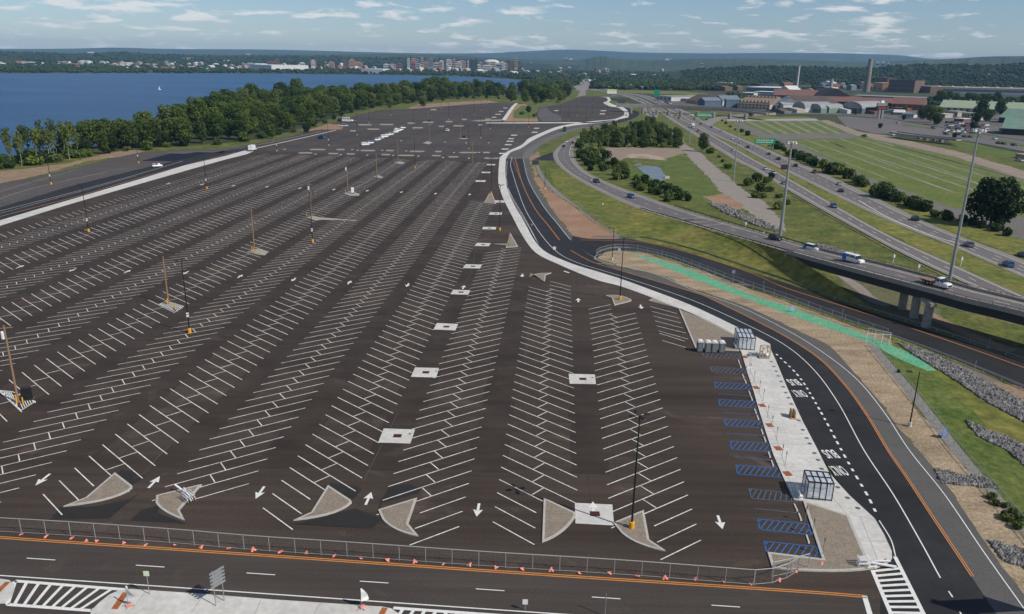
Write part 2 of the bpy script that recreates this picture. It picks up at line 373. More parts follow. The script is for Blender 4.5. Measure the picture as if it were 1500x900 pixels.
# row against the curved walk
for q in ((918,520,1210,597),(935,573,1235,648),(955,625,1255,700),(970,677,1280,758),(990,732,1312,812),(1010,787,1335,878)):
    seg(lines, P(830+q[0]/7.5,380+q[1]/7.5), P(830+q[2]/7.5,380+q[3]/7.5), LW, .014)
seg(lines, P(966,488.5), P(1003,500), LW, .014); seg(lines, P(970,499), P(1010,511), LW, .014)
st(lines.build('parking_lines', M_STALL))
for k in range(1, 13):
    x0 = ROWX-PITCH*k+7.4; ye = {1:150,2:190,3:230}.get(k, 448.3-(x0+41)*.174-4); rr = random.Random(k)
    a = [rowpt(k,96+i*(ye-96)/24)+Vector((7.4-2.9+rr.uniform(-.35,.35),0,0)) for i in range(25)]; b = [rowpt(k,96+i*(ye-96)/24)+Vector((7.4+2.9+rr.uniform(-.35,.35),0,0)) for i in range(25)]
    st(MB().poly(a+b[::-1], None, .0035).build('aisle_surface', M_AISLE))
# second and third lots (thinner, more worn), and the lot left of the bus strip
M_STALLW = mat('worn_stall_paint', (.24,.23,.21), .8, (.14,.13,.12), .1, .9)
l2 = MB()
for k in range(1, 16):
    sg = 1 if k % 2 == 0 else -1
    y = 480+(k*1.7) % 3
    while y < 1000:
        c = rowpt(k, y)
        ok = True
        yx = 720-(c.x+21)*.25
        if 470 < y < yx-12 and (c.x > -192): pass
        elif y > yx+14 and c.x > -45-((1060-y)*.62) and c.x < -22 + (y-735)*.02 and y < 1000: pass
        else: ok = False
        if k == 1 and y > 640: ok = False
        if k == 1 and y < 520: ok = False
        if ok: stall(l2, c, sg, None, y < 640, z=.02)
        y += SP
st(l2.build('far_parking_lines', M_STALLW))
l3 = MB()
for k in (15, 16, 17):
    y = 200+k
    while y < 420:
        c = rowpt(k, y)+Vector((-10,0,0))
        lim = {15:400, 16:370, 17:300}[k]
        if y < lim and y > (0 if k < 17 else 215): stall(l3, c, 1 if k % 2 == 0 else -1)
        y += SP
st(l3.build('left_lot_lines', M_STALLW))
# ---------------------------------------------------------------- bus strip and white walk at the left
slab('walkway', [(-420,446),(-200,386.5),(0,331),(100,300),(200,271),(280,248),(330,234),(362,226),(372,221.5),(360,220.5),(330,229),(270,243),(200,264.5),(100,294),(0,323.5),(-200,378),(-420,436)], -.02, .13, M_CONC)
region('bus_strip', [(-300,404),(0,322.5),(200,263.5),(330,228.5),(372,220),(350,218),(310,224),(200,249),(100,274),(0,304),(-300,370)], .008, M_NEW)
mk = MB()
ribbon(mk, W([(-200,362),(0,309.5),(80,289),(160,267.5),(240,244.5),(268,236)]), .35, .03)
st(mk.build('bus_strip_kerb', M_KERB))
mk = MB(); ribbon(mk, W([(-100,346),(0,317.5),(120,286),(200,262),(280,240),(345,223)]), .35, .022); st(mk.build('orange_line', M_ORANGE))
mk = MB(); ribbon(mk, W([(-60,328),(0,313),(110,283),(200,258)]), .15, .022); ribbon(mk, W([(0,291),(60,273),(157,252)]), .15, .022)
ribbon(mk, W([(0,281),(60,263),(110,250)]), .12, .022); ribbon(mk, W([(375,217.5),(440,203),(492,191)]), 1.2, .022); ribbon(mk, W([(375,213),(430,201.5),(470,193)]), .3, .022)
st(mk.build('white_line', M_STALL))
# ---------------------------------------------------------------- kerbed islands
def island(outer, inner=None, kerb=.30, z=.16, name='kerb_island', sm=0):
    w = [p.copy() for p in W(outer)]
    if sm: w = cat_rom(w+[w[0]], sm)[:-1]
    st(MB().poly(w, -.02, z).build(name, M_KERB))
    c = sum(w, Vector())/len(w)
    # soil inset by the kerb width
    ar = sum(a.x*b.y-b.x*a.y for a, b in zip(w, w[1:]+w[:1]))
    if ar < 0: w.reverse()
    ins = []
    n = len(w)
    for i in range(n):
        a, b, d = w[i-1], w[i], w[(i+1)%n]
        e1 = (b-a).normalized(); e2 = (d-b).normalized(); n1 = Vector((-e1.y,e1.x,0)); n2 = Vector((-e2.y,e2.x,0))
        bis = (n1+n2); 
        if bis.length < .2: bis = n1
        bis.normalize(); k = kerb/max(.35, bis.dot(n1)); ins.append(b+bis*k)
    st(MB().poly(ins, None, z+.01).build('island_bed', M_MULCH))
def arc(a, m, b, n=7): # three photo points -> curve
    o = []
    for i in range(n+1):
        t = i/n; o.append(((1-t)**2*a[0]+2*t*(1-t)*m[0]+t*t*b[0], (1-t)**2*a[1]+2*t*(1-t)*m[1]+t*t*b[1]))
    return o
island([(168.5,693.5),(194,713)]+arc((194,716),(172,735),(93,743))+[(126,730)])
island(arc((229,727),(228,735),(228,737),2)+arc((228,738),(236,752),(271,764))+[(263,748),(296,711),(290,712)])
island([(480.5,712),(514,734)]+arc((515.5,737.5),(496,757),(430,763.5))+[(456,751.5)])
island([(611,730.5),(598,768.5),(613.5,787)]+arc((609,786),(575,780),(560,762))+[(554,748)])
island([(796.5,730.5),(843,752.5)]+arc((843.5,757),(828,784),(794,795.5)))
island([(943,748.5),(951,792),(975,808)]+arc((970,807.5),(930,800),(910,782))+[(898,767)])
island([(778,402),(798,413.5),(799.5,403.5),(808,400.5)]+arc((800,400.5),(782,401),(776,406),4)[1:])
island([(887,433.5),(896,437),(900,448),(924,442)]+arc((925,440),(914,433),(897,433),4))
island([(952,351.5-10),(747.5,342),(759,362),(741,363.5)][1:])
island([(720.5,283),(727,299.5),(709,297.5),(717,283.5)])
island([(724,358),(744,357.5),(748,360),(724,362.5)][:3], kerb=.2)
thin = [(453,477,219.5),(492,505,219.5),(527,550,221),(565,577,221),(599,622,222.3),(637,647,222.5),(671,700,224),(707,718,224),
        (436,458,224.5),(480,496,225.5),(507,520,226),(558,572,227),(582,608,228.2),(632,646,228.5),(656,672,230.3),(708,731,232.3),
        (524,545,183.2),(555,577,182.8),(596,608,180.8),(618,636,179.4),(652,663,178.6),(512,522,192),(537,556,189.6),(603,620,187.5),(642,651,185.6),(663,680,184.8),(700,707,183.4),(676,684,175.3),(630,640,161),(710,720,175)]
for i, (a, b, y) in enumerate(thin):
    t = (b-a)*.18; h = 1.1
    slab('kerb_island', [(a,y),(a+t,y-h),(b-t*.3,y-h*.7),(b,y+.1),(b-t,y+h*.9),(a+t*.6,y+h*.8)], -.02, .15, mat('old_island',(.30,.27,.22),.9,(.24,.21,.17),.4))
# concrete pads
pads = [[(842,737),(897,739.5),(899.5,770),(843,767)],[(562,628),(608,629.5),(601,650),(554,648.5)],[(608,538.5),(643,539.5),(639,553.3),(602,552.3)],[(640,473.5),(671,475),(667,484.3),(635,483)],
        [(664,424.7),(689,425.4),(686,432),(660,431.3)],[(682,387.3),(706,388),(703,393.6),(678,393)],[(699,356),(719,356.5),(716,361),(695,360.5)],[(708,332.6),(727,333),(726,336.5),(706,336)],
        [(718,311.2),(735.5,311.5),(734.5,315),(716,314.7)],[(724,293.8),(739,294),(740.5,297),(723,296.8)],[(697.5,264.2),(711.8,264.5),(710.5,266.8),(696,266.4)],[(706.2,251.8),(718.7,252),(717.8,253.9),(705,253.7)],
        [(713.7,240.5),(726,240.7),(725,242.4),(712.5,242.2)],[(833,547.8),(871.5,549),(873,563),(834.5,562.3)],
        [(749,197.7),(758,197.8),(757,199),(748,198.9)],[(745.5,202.6),(753.5,202.7),(752.5,203.9),(744,203.8)],[(742.5,206.4),(752.8,206.5),(751.5,207.8),(741.5,207.7)],[(740,211.5),(750,211.7),(749,213),(738.8,212.8)],
        [(735.5,217.8),(745.5,218),(744.5,219.4),(734.3,219.2)],[(732,224.2),(742,224.4),(741,226),(730.5,225.8)],[(783,187.5),(790,187.6),(789,188.8),(781.5,188.7)],[(780,193.3),(788,193.4),(787,194.7),(778.5,194.6)],[(721,171.6),(727.5,171.7),(726.5,172.6),(720,172.5)],[(726,167.2),(734,167.3),(733,168.2),(725,168.1)],[(731,163),(738,163.1),(737,163.9),(730,163.8)],[(737.5,158),(744,158.1),(743,158.9),(736.5,158.8)],
        [(880,162),(888,162),(888,163),(880,163)],[(879,166.5),(886,166.5),(886,167.6),(878,167.6)],[(812,161.8),(818,161.8),(818,162.8),(812,162.8)]]
gr = MB()
for i, q in enumerate(pads):
    slab('concrete_pad', q, -.02, .02, M_CONC)
    if i < 14:
        w = W(q); c = sum(w, Vector())/4; c.z = .022
        gr.box(c.x+.1, c.y, .016, 1.25, 1.1, .02, 0)
        if i in (1,2,13): gr.box(c.x+1.9, c.y+.7, .016, .35, .35, .02)
st(gr.build('storm_drain', mat('rusty_grate',(.085,.02,.015),.8,(.05,.015,.012),3)))
# arrows
def arrow(mb, c, up, s=1.0, z=.03):
    d = D*(1 if up else -1); n = Vector((-d.y,d.x,0)); c = c.copy(); c.z = z
    for pts in ([c-d*1.9*s-n*.2*s, c-d*1.9*s+n*.2*s, c+d*.1*s+n*.2*s, c+d*.1*s-n*.2*s], [c-d*.2*s+n*.75*s, c+d*1.7*s, c-d*.2*s-n*.75*s, c+d*.1*s]):
        mb.poly(pts)
ar = MB()
for i, (x, y) in enumerate(((62,703.5),(226.5,706),(380.5,722.5),(540,730),(700,748),(869,744),(1055,766))): arrow(ar, P(x,y), i in (1,3,5), .86)
for i, (x, y) in enumerate(((30,391),(106,396),(187,398),(272,400),(352,405),(430,410),(512,414),(597,418),(679,421),(765,404),(847,440),(939,450))):
    arrow(ar, P(x,y), i in (0,2,4,6,8,10), .92)
for i, (x, y) in enumerate(((247,269),(296,270.5),(342,272.5),(391,274),(439.5,276),(489,278),(538,279.8),(588,281.7),(638,284),(688,285.2))): arrow(ar, P(x,y), i % 2 == 0, 1.1)
for x, y in ((417,219),(462,226),(499,227),(516,219.5),(524,220.5),(538,227.5),(560,220.5),(576,228),(595,221.5),(613,229),(649,231),(665,223.5),(687,232),(702,223.5),(588,206.5),(652,208.5),(683,209.5),(716,209.5),(631,183)): arrow(ar, P(x,y), True, 1.2)
ribbon(ar, [P(1005/1+0,397.6)+Vector((-.1,0,0)) if False else P(826,397.5), P(834,400)], .6, .03, sm=0)
st(ar.build('lane_arrows', M_WHITE))
# faint cracks and joints
jt = MB()
for a in ([(250,652),(233,668),(214,690),(196,702)],[(583,605),(560,650),(540,690),(533,705)],[(725,444),(752,445.5),(775,447),(800,448),(860,449)],[(700,345),(690,398),(672,425)],[(30,590),(110,562),(200,540)],[(470,322),(500,324),(530,326)],[(385,358),(450,380),(480,383)]):
    ribbon(jt, W(a), .10, .011)
st(jt.build('asphalt_joints', mat('sealed_crack',(.10,.085,.075),.9)))
jt = MB(); rs = random.Random(31)
for k in range(13):
    for dx in (-7.3, -3.7, 3.6):
        a = rowpt(k, rs.uniform(84,130))+Vector((dx+rs.uniform(-.6,.6),0,0)); L = rs.uniform(60,260); n = int(L/8)
        if a.y+L < 430 and (k > 3 or a.y+L < 250-k*10): ribbon(jt, [a+D*(i*8)+Vector((rs.uniform(-.09,.09),0,0)) for i in range(n)], .07, .010, sm=0)
st(jt.build('paving_seams', mat('paving_seam',(.024,.019,.016),.9,(.05,.04,.033),.3)))
# hatch pads under wooden poles
hp = MB(); hb = MB()
def hatch(px, n=7):
    w = W(px); 
    for a, b in zip(w, w[1:]+w[:1]): seg(hp, a, b, .16, .016)
    for i in range(1, n):
        t = i/n; seg(hp, w[0].lerp(w[1], t), w[0].lerp(w[3], t) if t < 1 else w[3], .13, .016); seg(hp, w[2].lerp(w[1], t), w[2].lerp(w[3], t), .13, .016)
hatch([(0,572),(18,574),(52,588.5),(31,601.5)])
hatch([(233,446),(244,441),(269,449),(258,457)])
st(hp.build('pole_hatching', M_WHITE))
for q in ([(237,445),(246,441.5),(262,447),(255,452.5)],[(362,369),(378,364.5),(393,369.5),(388,374.5),(377,373)],[(450,319),(457,316),(468,318.5),(500,321.3),(523,323),(522,323.8),(500,322.6),(470,322.3),(462,323.5)],[(504,283),(512,280),(527,284),(526,287),(512,287)],[(547,258.5),(555,257),(561,259.5),(558,261.5)],[(578,238),(585,236.5),(593,238.5),(590,240.5),(584,240.3)],[(619,209.5),(627,207),(633,209),(628,211.8)],[(671,203.2),(679,202),(687,203),(680,204.3)]):
    slab('pole_pad', q, -.02, .03, mat('pad_concrete',(.36,.335,.29),.9,(.28,.26,.22),.6))
# ================================================================ BUS ROAD AND THE FRONT STREET
kerbL = [(741,233),(740,248),(740,260),(742.7,276),(753,300),(773,330.7),(790,362),(830,384),(883,401),(937,419),(990,439),(1030,456),(1080,480),(1128,505)]
kerbLup = [(915,171),(900,176),(873,180.7),(840,184),(816,190),(796,198),(779,206.7),(764,217),(748,223),(741,233)]
roadR = [(774,228),(782,264),(803,299),(820,322),(838,344),(860,352),(878,381),(910,392),(963,403),(1017,425),(1060,438),(1100,452),(1173,487),(1215,507),(1250,545),(1290,590),(1320,632),(1353,668),(1388,713),(1433,780),(1468,831),(1500,871),(1580,975)]
roadL = [(741,228),(740,260),(742.7,276),(753,300),(764,318),(773,332),(790,362),(830,384),(883,401),(937,419),(990,439),(1030,456),(1080,480),(1129,512),(1153,569),(1175,617),(1197,659),(1244,727),(1281,761),(1300,820),(1290,870),(1290,960)]
def bound(name, L, Rr, z, m):  # closed polygon of two smoothed edges
    a = cat_rom(W(L), 5); b = cat_rom(W(Rr), 5)
    return st(MB().poly(a+b[::-1], None, z).build(name, m))
bound('bus_road_shoulder', roadL, roadR, .004, M_OLD)
laneR = [(766,232),(774,264),(795,301),(814,325),(835,351),(870,378),(910,397),(1017,429),(1060,448),(1100,467),(1153,495),(1201,527),(1239,567),(1271,612),(1299,659),(1327,700),(1367,761),(1423,845),(1470,915),(1500,960)]
bound('bus_road', [(741,232)]+roadL[1:], laneR, .010, M_NEW)
bound('bus_road', kerbLup[1:], [(913,178.5),(880,185.5),(848,189.5),(826,197),(802,208),(786,218),(776,232)], .008, M_HWY)
bound('bus_road', kerbLup[1:], [(900,180),(873,184.5),(845,187.5),(820,194.5),(800,202),(784,211),(770,221),(764,233)], .012, M_OLD)
region('stub_road', [(775,236),(809,223),(813,236),(781,234)], .012, M_NEW)
# loop at the far lot
bound('bus_road', [(890,146),(905,149),(902,157),(920,164),(920,170),(900,176)], [(896,143),(915,148),(915,156),(935,165),(930,173),(905,181)], .012, M_NEW)
slabm = lambda nm, a, b, z1=.13: st(MB().poly(cat_rom(W(a),6)+cat_rom(W(b),6)[::-1], -.02, z1).build(nm, M_CONC))
slabm('walkway', [(732,231),(731,240),(730,256),(730.5,271),(737,291),(750,317),(766,347),(785,371),(817,387.5),(870,409.5),(910,420.5),(957,437.5),(993,452),(1030,467),(1084,495)],
      [(741,233),(740.3,248),(741,262),(743,276),(753,300),(766,322),(790,362),(830,384),(883,401),(917,412),(963,429),(1000,443),(1030,456),(1080,480),(1103,492)])
slabm('walkway', [(917,168),(900,174.7),(867,178),(833,182.7),(813,187),(793,195),(775,203),(764,212.7),(744,222),(732,231)],
      [(921,172),(900,176.4),(873,180.7),(840,184.2),(816,190),(796,198.2),(779,207),(764,217),(748,223.5),(741,233)])
slabm('walkway', [(878,142),(888,143.5),(890,148),(884,151),(893,156),(905,158),(914,164),(914,169)], [(892,142.5),(895,147),(892,150),(900,154),(912,157),(920,163.5),(921,171)])
slabm('walkway', [(755,151.5),(748,158),(735,176)], [(759,151.7),(753,158),(741,176.5)])
slab('walkway', [(712,180.9),(760,181),(800,180.8),(870,180.8),(905,176.4),(905,175.3),(870,179.4),(800,179.6),(712,180)], -.02, .13, M_CONC)
slab('walkway', [(689,177.6),(700,176.3),(735,175.3),(735,177.3),(700,178.2)], -.02, .13, _mats['old_island'])
# bus station walk
walkW = [(1086,517),(1095,548),(1104,575),(1112,603),(1122,635),(1133,668),(1147,700),(1163,733)]
walk = [(1103,492),(1128,505),(1129,513),(1141,540),(1153,569),(1175,617),(1197,659),(1215,695),(1244,727),(1281,761),(1295,785),(1306,809),(1306.5,819),(1298,828),(1281,834),(1273,826),(1243,757),(1175,735)]+walkW[::-1]+[(1080,507),(1084,495)]
slab('bus_station_walk', walk, -.02, .15, M_CONC)
jm = MB()
M_JOINT = mat('pavement_joint', (.33,.32,.29), .9)
for a in (((1098,556),(1153,569)),((1110,595),(1172,601)),((1128,650),(1193,652)),((1122,632),(1184,636)),((1172,700),(1217,698)),((1250,755),(1281,761)),((1257,793),(1299,793)),((1100,545),(1130,620)),((1130,620),(1165,730)),((1260,757),(1290,830)),((1200,705),(1243,757)),((1103,530),(1137,534)),((1105,588),(1165,595)),((1104,517),(1126,518)),((1160,690),(1212,690))):
    seg(jm, P(*a[0],.155), P(*a[1],.155), .07, .156)
st(jm.build('walk_joint', M_JOINT))
island([(957,438),(993,452),(1030,467.5),(1083,495),(1080,507),(1083,515),(1019,512),(994,453),(950,441)], kerb=.35)
island([(1176,734.5),(1243,756.5),(1273,826),(1280,834)]+arc((1262,836.5),(1215,841),(1140,835),5)+[(1131,833),(1124,810),(1204,820)], kerb=.35)
tp = MB()
for x, y in ((1090,523),(1106.5,568),(1115,594),(1126,623),(1138.5,657),(1152,694)):
    c = P(x,y,.15); tp.box(c.x+.15, c.y, .152, 1.05, 1.3, .012, .12)
w = W([(1284,826),(1297,820),(1300,823),(1288,830)]); tp.poly(w, None, .165)
st(tp.build('tactile_paving', M_BRICKR))
mh = MB()
for i, (x, y) in enumerate(((1131,530),(1134.5,537),(1138,544),(1141,551),(1145,559),(1148.5,567),(1152,575.6),(1156,583),(1160,592),(1171,616),(1177,630),(1183,642),(1187,650),(1194,664),(1199,674),(1204.5,687),(1228,714),(1242.5,729.5),(1257.5,744.5))):
    c = P(x-1,y,.15); c.z = .152; mh.tube(c, c+Vector((0,0,.012)), .33, .33, 12)
st(mh.build('round_cover', M_GPL))
# ADA bays
bl = MB(); blf = MB()
ada = [([(1027,517.5),(1083,518.5),(1085,526),(1034,525)],1),([(1041,537),(1092,541),(1093,549),(1043,545)],1),([(1047,560),(1101,563.5),(1104,571.5),(1048,568.8)],0),([(1053,585.3),(1109,588.8),(1112,598),(1054,594.7)],0),
       ([(1061,614),(1118,617.5),(1122,627.5),(1063,624)],0),([(1069.5,646),(1131,650),(1135.5,662.5),(1071.5,658.5)],0),([(1078,681.3),(1142,686),(1147,700),(1080.5,695)],0),([(1097,716),(1155,722),(1168,736),(1101,730.5)],1),
       ([(1109.5,760.3),(1184,768),(1188.5,784),(1113,776)],0),([(1119,793.3),(1196,801),(1203,818.5),(1123,809.5)],0)]
for q, faded in ada:
    w = W(q); mb = blf if faded else bl
    for a, b2 in zip(w, w[1:]+w[:1]): seg(mb, a, b2, .16, .02)
    n = 8
    for i in range(-1, n):
        a0, a1 = i/n, (i+1.6)/n
        t0, t1 = 0., 1.
        if a0 < 0: t0 = -a0/(a1-a0); a0 = 0
        if a1 > 1: t1 = (1-(i/n))/(1.6/n); a1 = 1
        pa = w[3].lerp(w[2], max(0,a0)).lerp(w[0].lerp(w[1], max(0,a0)), t0)
        pb = w[3].lerp(w[2], a1).lerp(w[0].lerp(w[1], a1), t1)
        seg(mb, pa, pb, .15, .02)
for a in (((1046,552.3),(1092,556)),((1052,577),(1101,580.5)),((1058,604),(1113,608.5)),((1065,634.5),(1124,640)),((1075,669),(1133,675)),((1105,745),(1170,752))): seg(blf if a[0][0] in (1046,1105) else bl, P(*a[0]), P(*a[1]), .13, .02)
st(bl.build('blue_bay_marking', M_BLUE)); st(blf.build('worn_bay_marking', M_BLUEF))
# lines of the bus road
om = MB()
oc = [(754,232),(765,269),(782,304),(803,331),(819,352)]
for off in (0, .28):
    for c in (oc, [(835,367),(867,384),(910,397),(1017,429),(1043,439),(1100,467),(1153,495),(1201,527),(1239,567),(1271,612),(1299,659),(1327,700),(1367,761),(1423,845)]):
        ribbon(om, [p+Vector((off,0,0)) for p in W(c)], .12, .03)
ribbon(om, W([(750,232),(755,245),(762,262)]), .13, .03)
for t in range(5): seg(om, P(751.5+t*1.5,233+t*4), P(756.5+t*1.2,231.5+t*4), .2, .03)
# access road line
ACC_O = [(850,352),(880,352.5),(921,353.5),(953,357),(1017,373),(1097,399),(1145,420),(1200,438),(1260,457),(1367,492),(1500,539),(1620,585)]
for off in (0,.28): ribbon(om, [p+Vector((0,off,0)) for p in W(ACC_O)], .12, .03)
# front street
for off in (0,.32): ribbon(om, [p+Vector((0,-off,0)) for p in W([(-200,771),(0,786.5),(375,812),(775,839.5),(1150,864),(1268,873)])], .16, .03)
st(om.build('orange_line', M_ORANGE))
wl = MB()
ribbon(wl, W([(750,230),(748,240),(750,251),(766,299),(785,333),(811,365),(843,384),(910,405),(1011,439),(1100,479),(1153,508),(1193,543),(1228,591),(1265,659),(1308,724),(1348,793),(1373,839)]), .16, .03)
ribbon(wl, W([(766,232),(774,264),(795,301),(814,325),(835,351)]), .14, .03)
ribbon(wl, W([(875,386),(910,389.5),(963,403),(1017,426),(1060,441),(1100,457),(1167,492),(1220,527),(1260,561),(1297,607),(1332,660),(1383,724),(1441,809),(1500,892),(1540,950)]), .14, .03)
ribbon(wl, W([(743,236),(742,262),(748,286),(776,335),(792,364)]), .12, .03)
ribbon(wl, W([(742,250),(744,275),(770,322),(793,366)]), .10, .03)
ribbon(wl, W([(1373,839),(1385,860),(1397,878),(1410,905)]), .16, .03, (1,2.4))
ribbon(wl, W([(1137,519),(1152,533),(1166,547),(1177,561),(1188,579),(1203,605),(1214,625),(1231,657),(1250,691),(1270,725),(1284,753)]), .34, .03, (.75,1.35))
ribbon(wl, W([(1288,763),(1305,791),(1312,816)]), .14, .03)
ribbon(wl, W([(-200,830),(0,843.5),(200,857),(400,871),(775,897),(900,905)]), .16, .03)
# lane dashes of the street, 3 m on and 9 m off
ribbon(wl, W([(-72,810.5),(60,819.5),(220,829.5),(382,841),(548,853),(718,864),(888,876),(1063,888),(1200,898)]), .14, .03, None) if False else None
for x, y in ((-105,808),(60,819.3),(220,829.6),(382,841),(548,853),(718,864.3),(888,876.2),(1063,888.2)):
    seg(wl, P(x-21,y-1.2), P(x+21,y+1.6), .13, .03)
# cross walk at the right
a0, a1, b0, b1 = P(1278,836), P(1306,902), P(1311,816), P(1355,904)
seg(wl, a0, a1, .45, .03); seg(wl, b0, b1, .45, .03)
for i in range(10):
    t = .02+i*.115; s = .21+i*.092
    seg(wl, a0.lerp(a1, t), b0.lerp(b1, s), .38, .031)
wl.poly(W([(1262.5,873),(1270,873.5),(1279,903),(1271,903)]), None, .03)
# hatch at the lower left
w = W([(22,851.5),(186,864.5),(134,895),(11,886)])
for a, b2 in zip(w, w[1:]+w[:1]): seg(wl, a, b2, .42, .03)
for i in range(1, 9):
    t = i/9; seg(wl, w[3].lerp(w[2], t-.03), w[0].lerp(w[1], t*.98), .36, .031)
w = W([(576,891),(775,905),(775,915),(580,905)]); seg(wl, w[0], w[1], .42, .03)
for i in range(14): 
    a = P(590+i*16,893+i*1.15); seg(wl, a, P(583+i*16,904+i*1.15), .36, .031)
seg(wl, P(871,376), P(871,380), .12, .03); ribbon(wl, W([(885,372),(873,375),(872,379),(882,384),(910,390)]), .14, .03)
# access road white line
ribbon(wl, W([(885,370),(937,369),(990,382.5),(1070,412.5),(1111,422),(1180,447),(1297,488),(1393,523),(1500,567),(1600,610)]), .15, .03)
st(wl.build('white_line', M_WHITE))
# words on the bus lane, set for traffic coming towards us
def words(txt, px, size_w, size_l, rot):
    cu = bpy.data.curves.new('lane_words', 'FONT'); cu.body = txt; cu.align_x = 'CENTER'; cu.align_y = 'CENTER'; cu.size = 1; cu.offset = .015
    o = bpy.data.objects.new('tmp', cu); COL.objects.link(o)
    bpy.context.view_layer.update(); dg = bpy.context.evaluated_depsgraph_get()
    me = bpy.data.meshes.new_from_object(o.evaluated_get(dg)); bpy.data.objects.remove(o)
    xs = [v.co.x for v in me.vertices]; ys = [v.co.y for v in me.vertices]
    kx = size_w/(max(xs)-min(xs)); ky = size_l/(max(ys)-min(ys)); cy = (max(ys)+min(ys))/2; cx = (max(xs)+min(xs))/2
    for v in me.vertices: v.co = ((v.co.x-cx)*kx, (v.co.y-cy)*ky, 0)
    me.materials.clear(); me.materials.append(M_WHITE)
    q = bpy.data.objects.new('lane_words', me); COL.objects.link(q); c = P(*px); q.location = (c.x,c.y,.032); q.rotation_euler = (0,0,rot); return st(q)
for t, q, ww, hh_ in (('BUS',(1163,560.5),16,8.5),('ONLY',(1171,577),18,9.5),('BUS',(1216.5,665.5),19,11.5),('ONLY',(1228,690),22,13)):
    words(t, q, ww*mpp(*q), (P(q[0],q[1]-hh_/2)-P(q[0],q[1]+hh_/2)).length, math.pi+R(5))
# ---------------------------------------------------------------- front street
region('front_street', [(-260,768),(0,788),(375,813),(775,840),(1150,865),(1268,875),(1300,880),(1310,990),(-260,990)], .007, M_ROAD)
slab('street_walk', [(-80,842),(0,849.5),(14,851.5),(21,858),(21,866),(16,877),(8,884.5),(0,885),(-80,880)], -.02, .15, M_CONC)
slab('street_walk', [(133,897),(145,885),(160,873),(176,866),(192,864.5),(300,872),(400,880),(560,890.5),(573,893),(583,900),(586,910),(133,902)], -.02, .15, M_CONC)
M_BRD = mat('brick_strip', (.36,.115,.035), .9, (.30,.09,.03), 1, fine=4)
for q in ([(180,868),(189,868.5),(172,893),(163,892)],[(560,890),(568,891),(562,903),(553,902)],[(8,852.5),(15,853),(0,868),(-8,868)]):
    st(MB().poly(W(q, .15), None, .165).build('brick_strip', M_BRD))
jm = MB()
for a in (((213,867),(193,893)),((297,873),(280,898)),((382,879),(372,903)),((470,884),(458,903))): seg(jm, P(*a[0],.15), P(*a[1],.15), .06, .156)
st(jm.build('walk_joint', M_JOINT))
# ================================================================ ACCESS ROAD, BANKS, GRASS AT THE RIGHT
accU = [(838,346),(865,350),(921,350.5),(953,354),(1017,370),(1097,396),(1150,414),(1233,444),(1340,477),(1500,531),(1640,585)]
accL = [(838,356),(871,376),(885,370.5),(900,366.5),(937,369),(990,382),(1070,412),(1150,438),(1233,468),(1297,489),(1393,525),(1500,570),(1640,630)]
bound('access_road', accU, accL, .014, M_NEW)
region('straw_bank', [(876,379),(885,371),(900,368),(937,370),(990,384),(1070,414),(1150,441),(1233,472),(1300,495),(1320,520),(1300,530),(1335,585),(1393,660),(1441,713),(1500,790),(1600,900),(1600,1000),(1500,871),(1468,831),(1433,780),(1388,713),(1353,668),(1320,632),(1290,590),(1250,545),(1215,507),(1173,487),(1100,452),(1017,424),(963,402),(910,391)], -.012, M_STRAW)
region('dirt_bank', [(782,262),(790,259),(811,282),(843,303),(870,324),(899,343),(905,351),(862,352),(838,345),(820,322),(803,299)], -.01, M_REDDIRT)
region('dirt_bank', [(774,228),(790,222),(790,236),(783,238),(788,256),(784,262)], -.011, M_DIRT)
st(MB().poly(cat_rom(W([(788,240),(795,256),(813,276),(845,298),(872,319),(905,343),(912,350)]),5)+cat_rom(W([(904,350),(898,343),(869,323),(842,302),(811,281),(792,260),(785,243)]),5), None, .0).build('gravel_path', M_GRAVEL))
st(MB().poly(cat_rom(W([(923,371.5),(965,381),(1020,399),(1100,432),(1153,449),(1207,468),(1271,492),(1303,505),(1335,519),(1372,543)]),4)+cat_rom(W([(1359,543.5),(1313,524),(1265,499),(1207,479),(1153,460),(1100,440),(1040,418),(975,392),(930,374)]),4), None, .0).build('green_seeding', M_GREEN))
region('lush_bank', [(1287,511),(1303,506),(1335,519),(1372,543),(1393,560),(1447,595),(1500,622),(1700,700),(1700,1000),(1500,790),(1441,713),(1393,660),(1340,590)], -.008, M_GRASSL)
region('dry_bank', [(1340,521),(1393,553),(1447,591),(1500,620),(1560,660),(1560,720),(1500,668),(1440,618),(1390,570)], -.006, M_GRASS)
st(MB().poly(cat_rom(W([(1271,506),(1335,585),(1393,660),(1441,713),(1500,787),(1560,860)]),4)+cat_rom(W([(1580,850),(1514,783),(1457,716),(1409,659),(1351,585),(1286,509)]),4), None, -.002).build('gravel_path', M_GRAVEL))
region('gravel_bank', [(1308,500),(1367,519),(1433,543),(1500,578),(1500,591),(1433,560),(1367,528)], .0, mat('brown_gravel',(.20,.165,.13),.95,(.14,.115,.09),1,fine=4,fine_amt=.3))
region('dirt_bank', [(1455,560),(1500,566),(1560,590),(1560,612),(1500,595),(1470,580)], .002, M_DIRT)
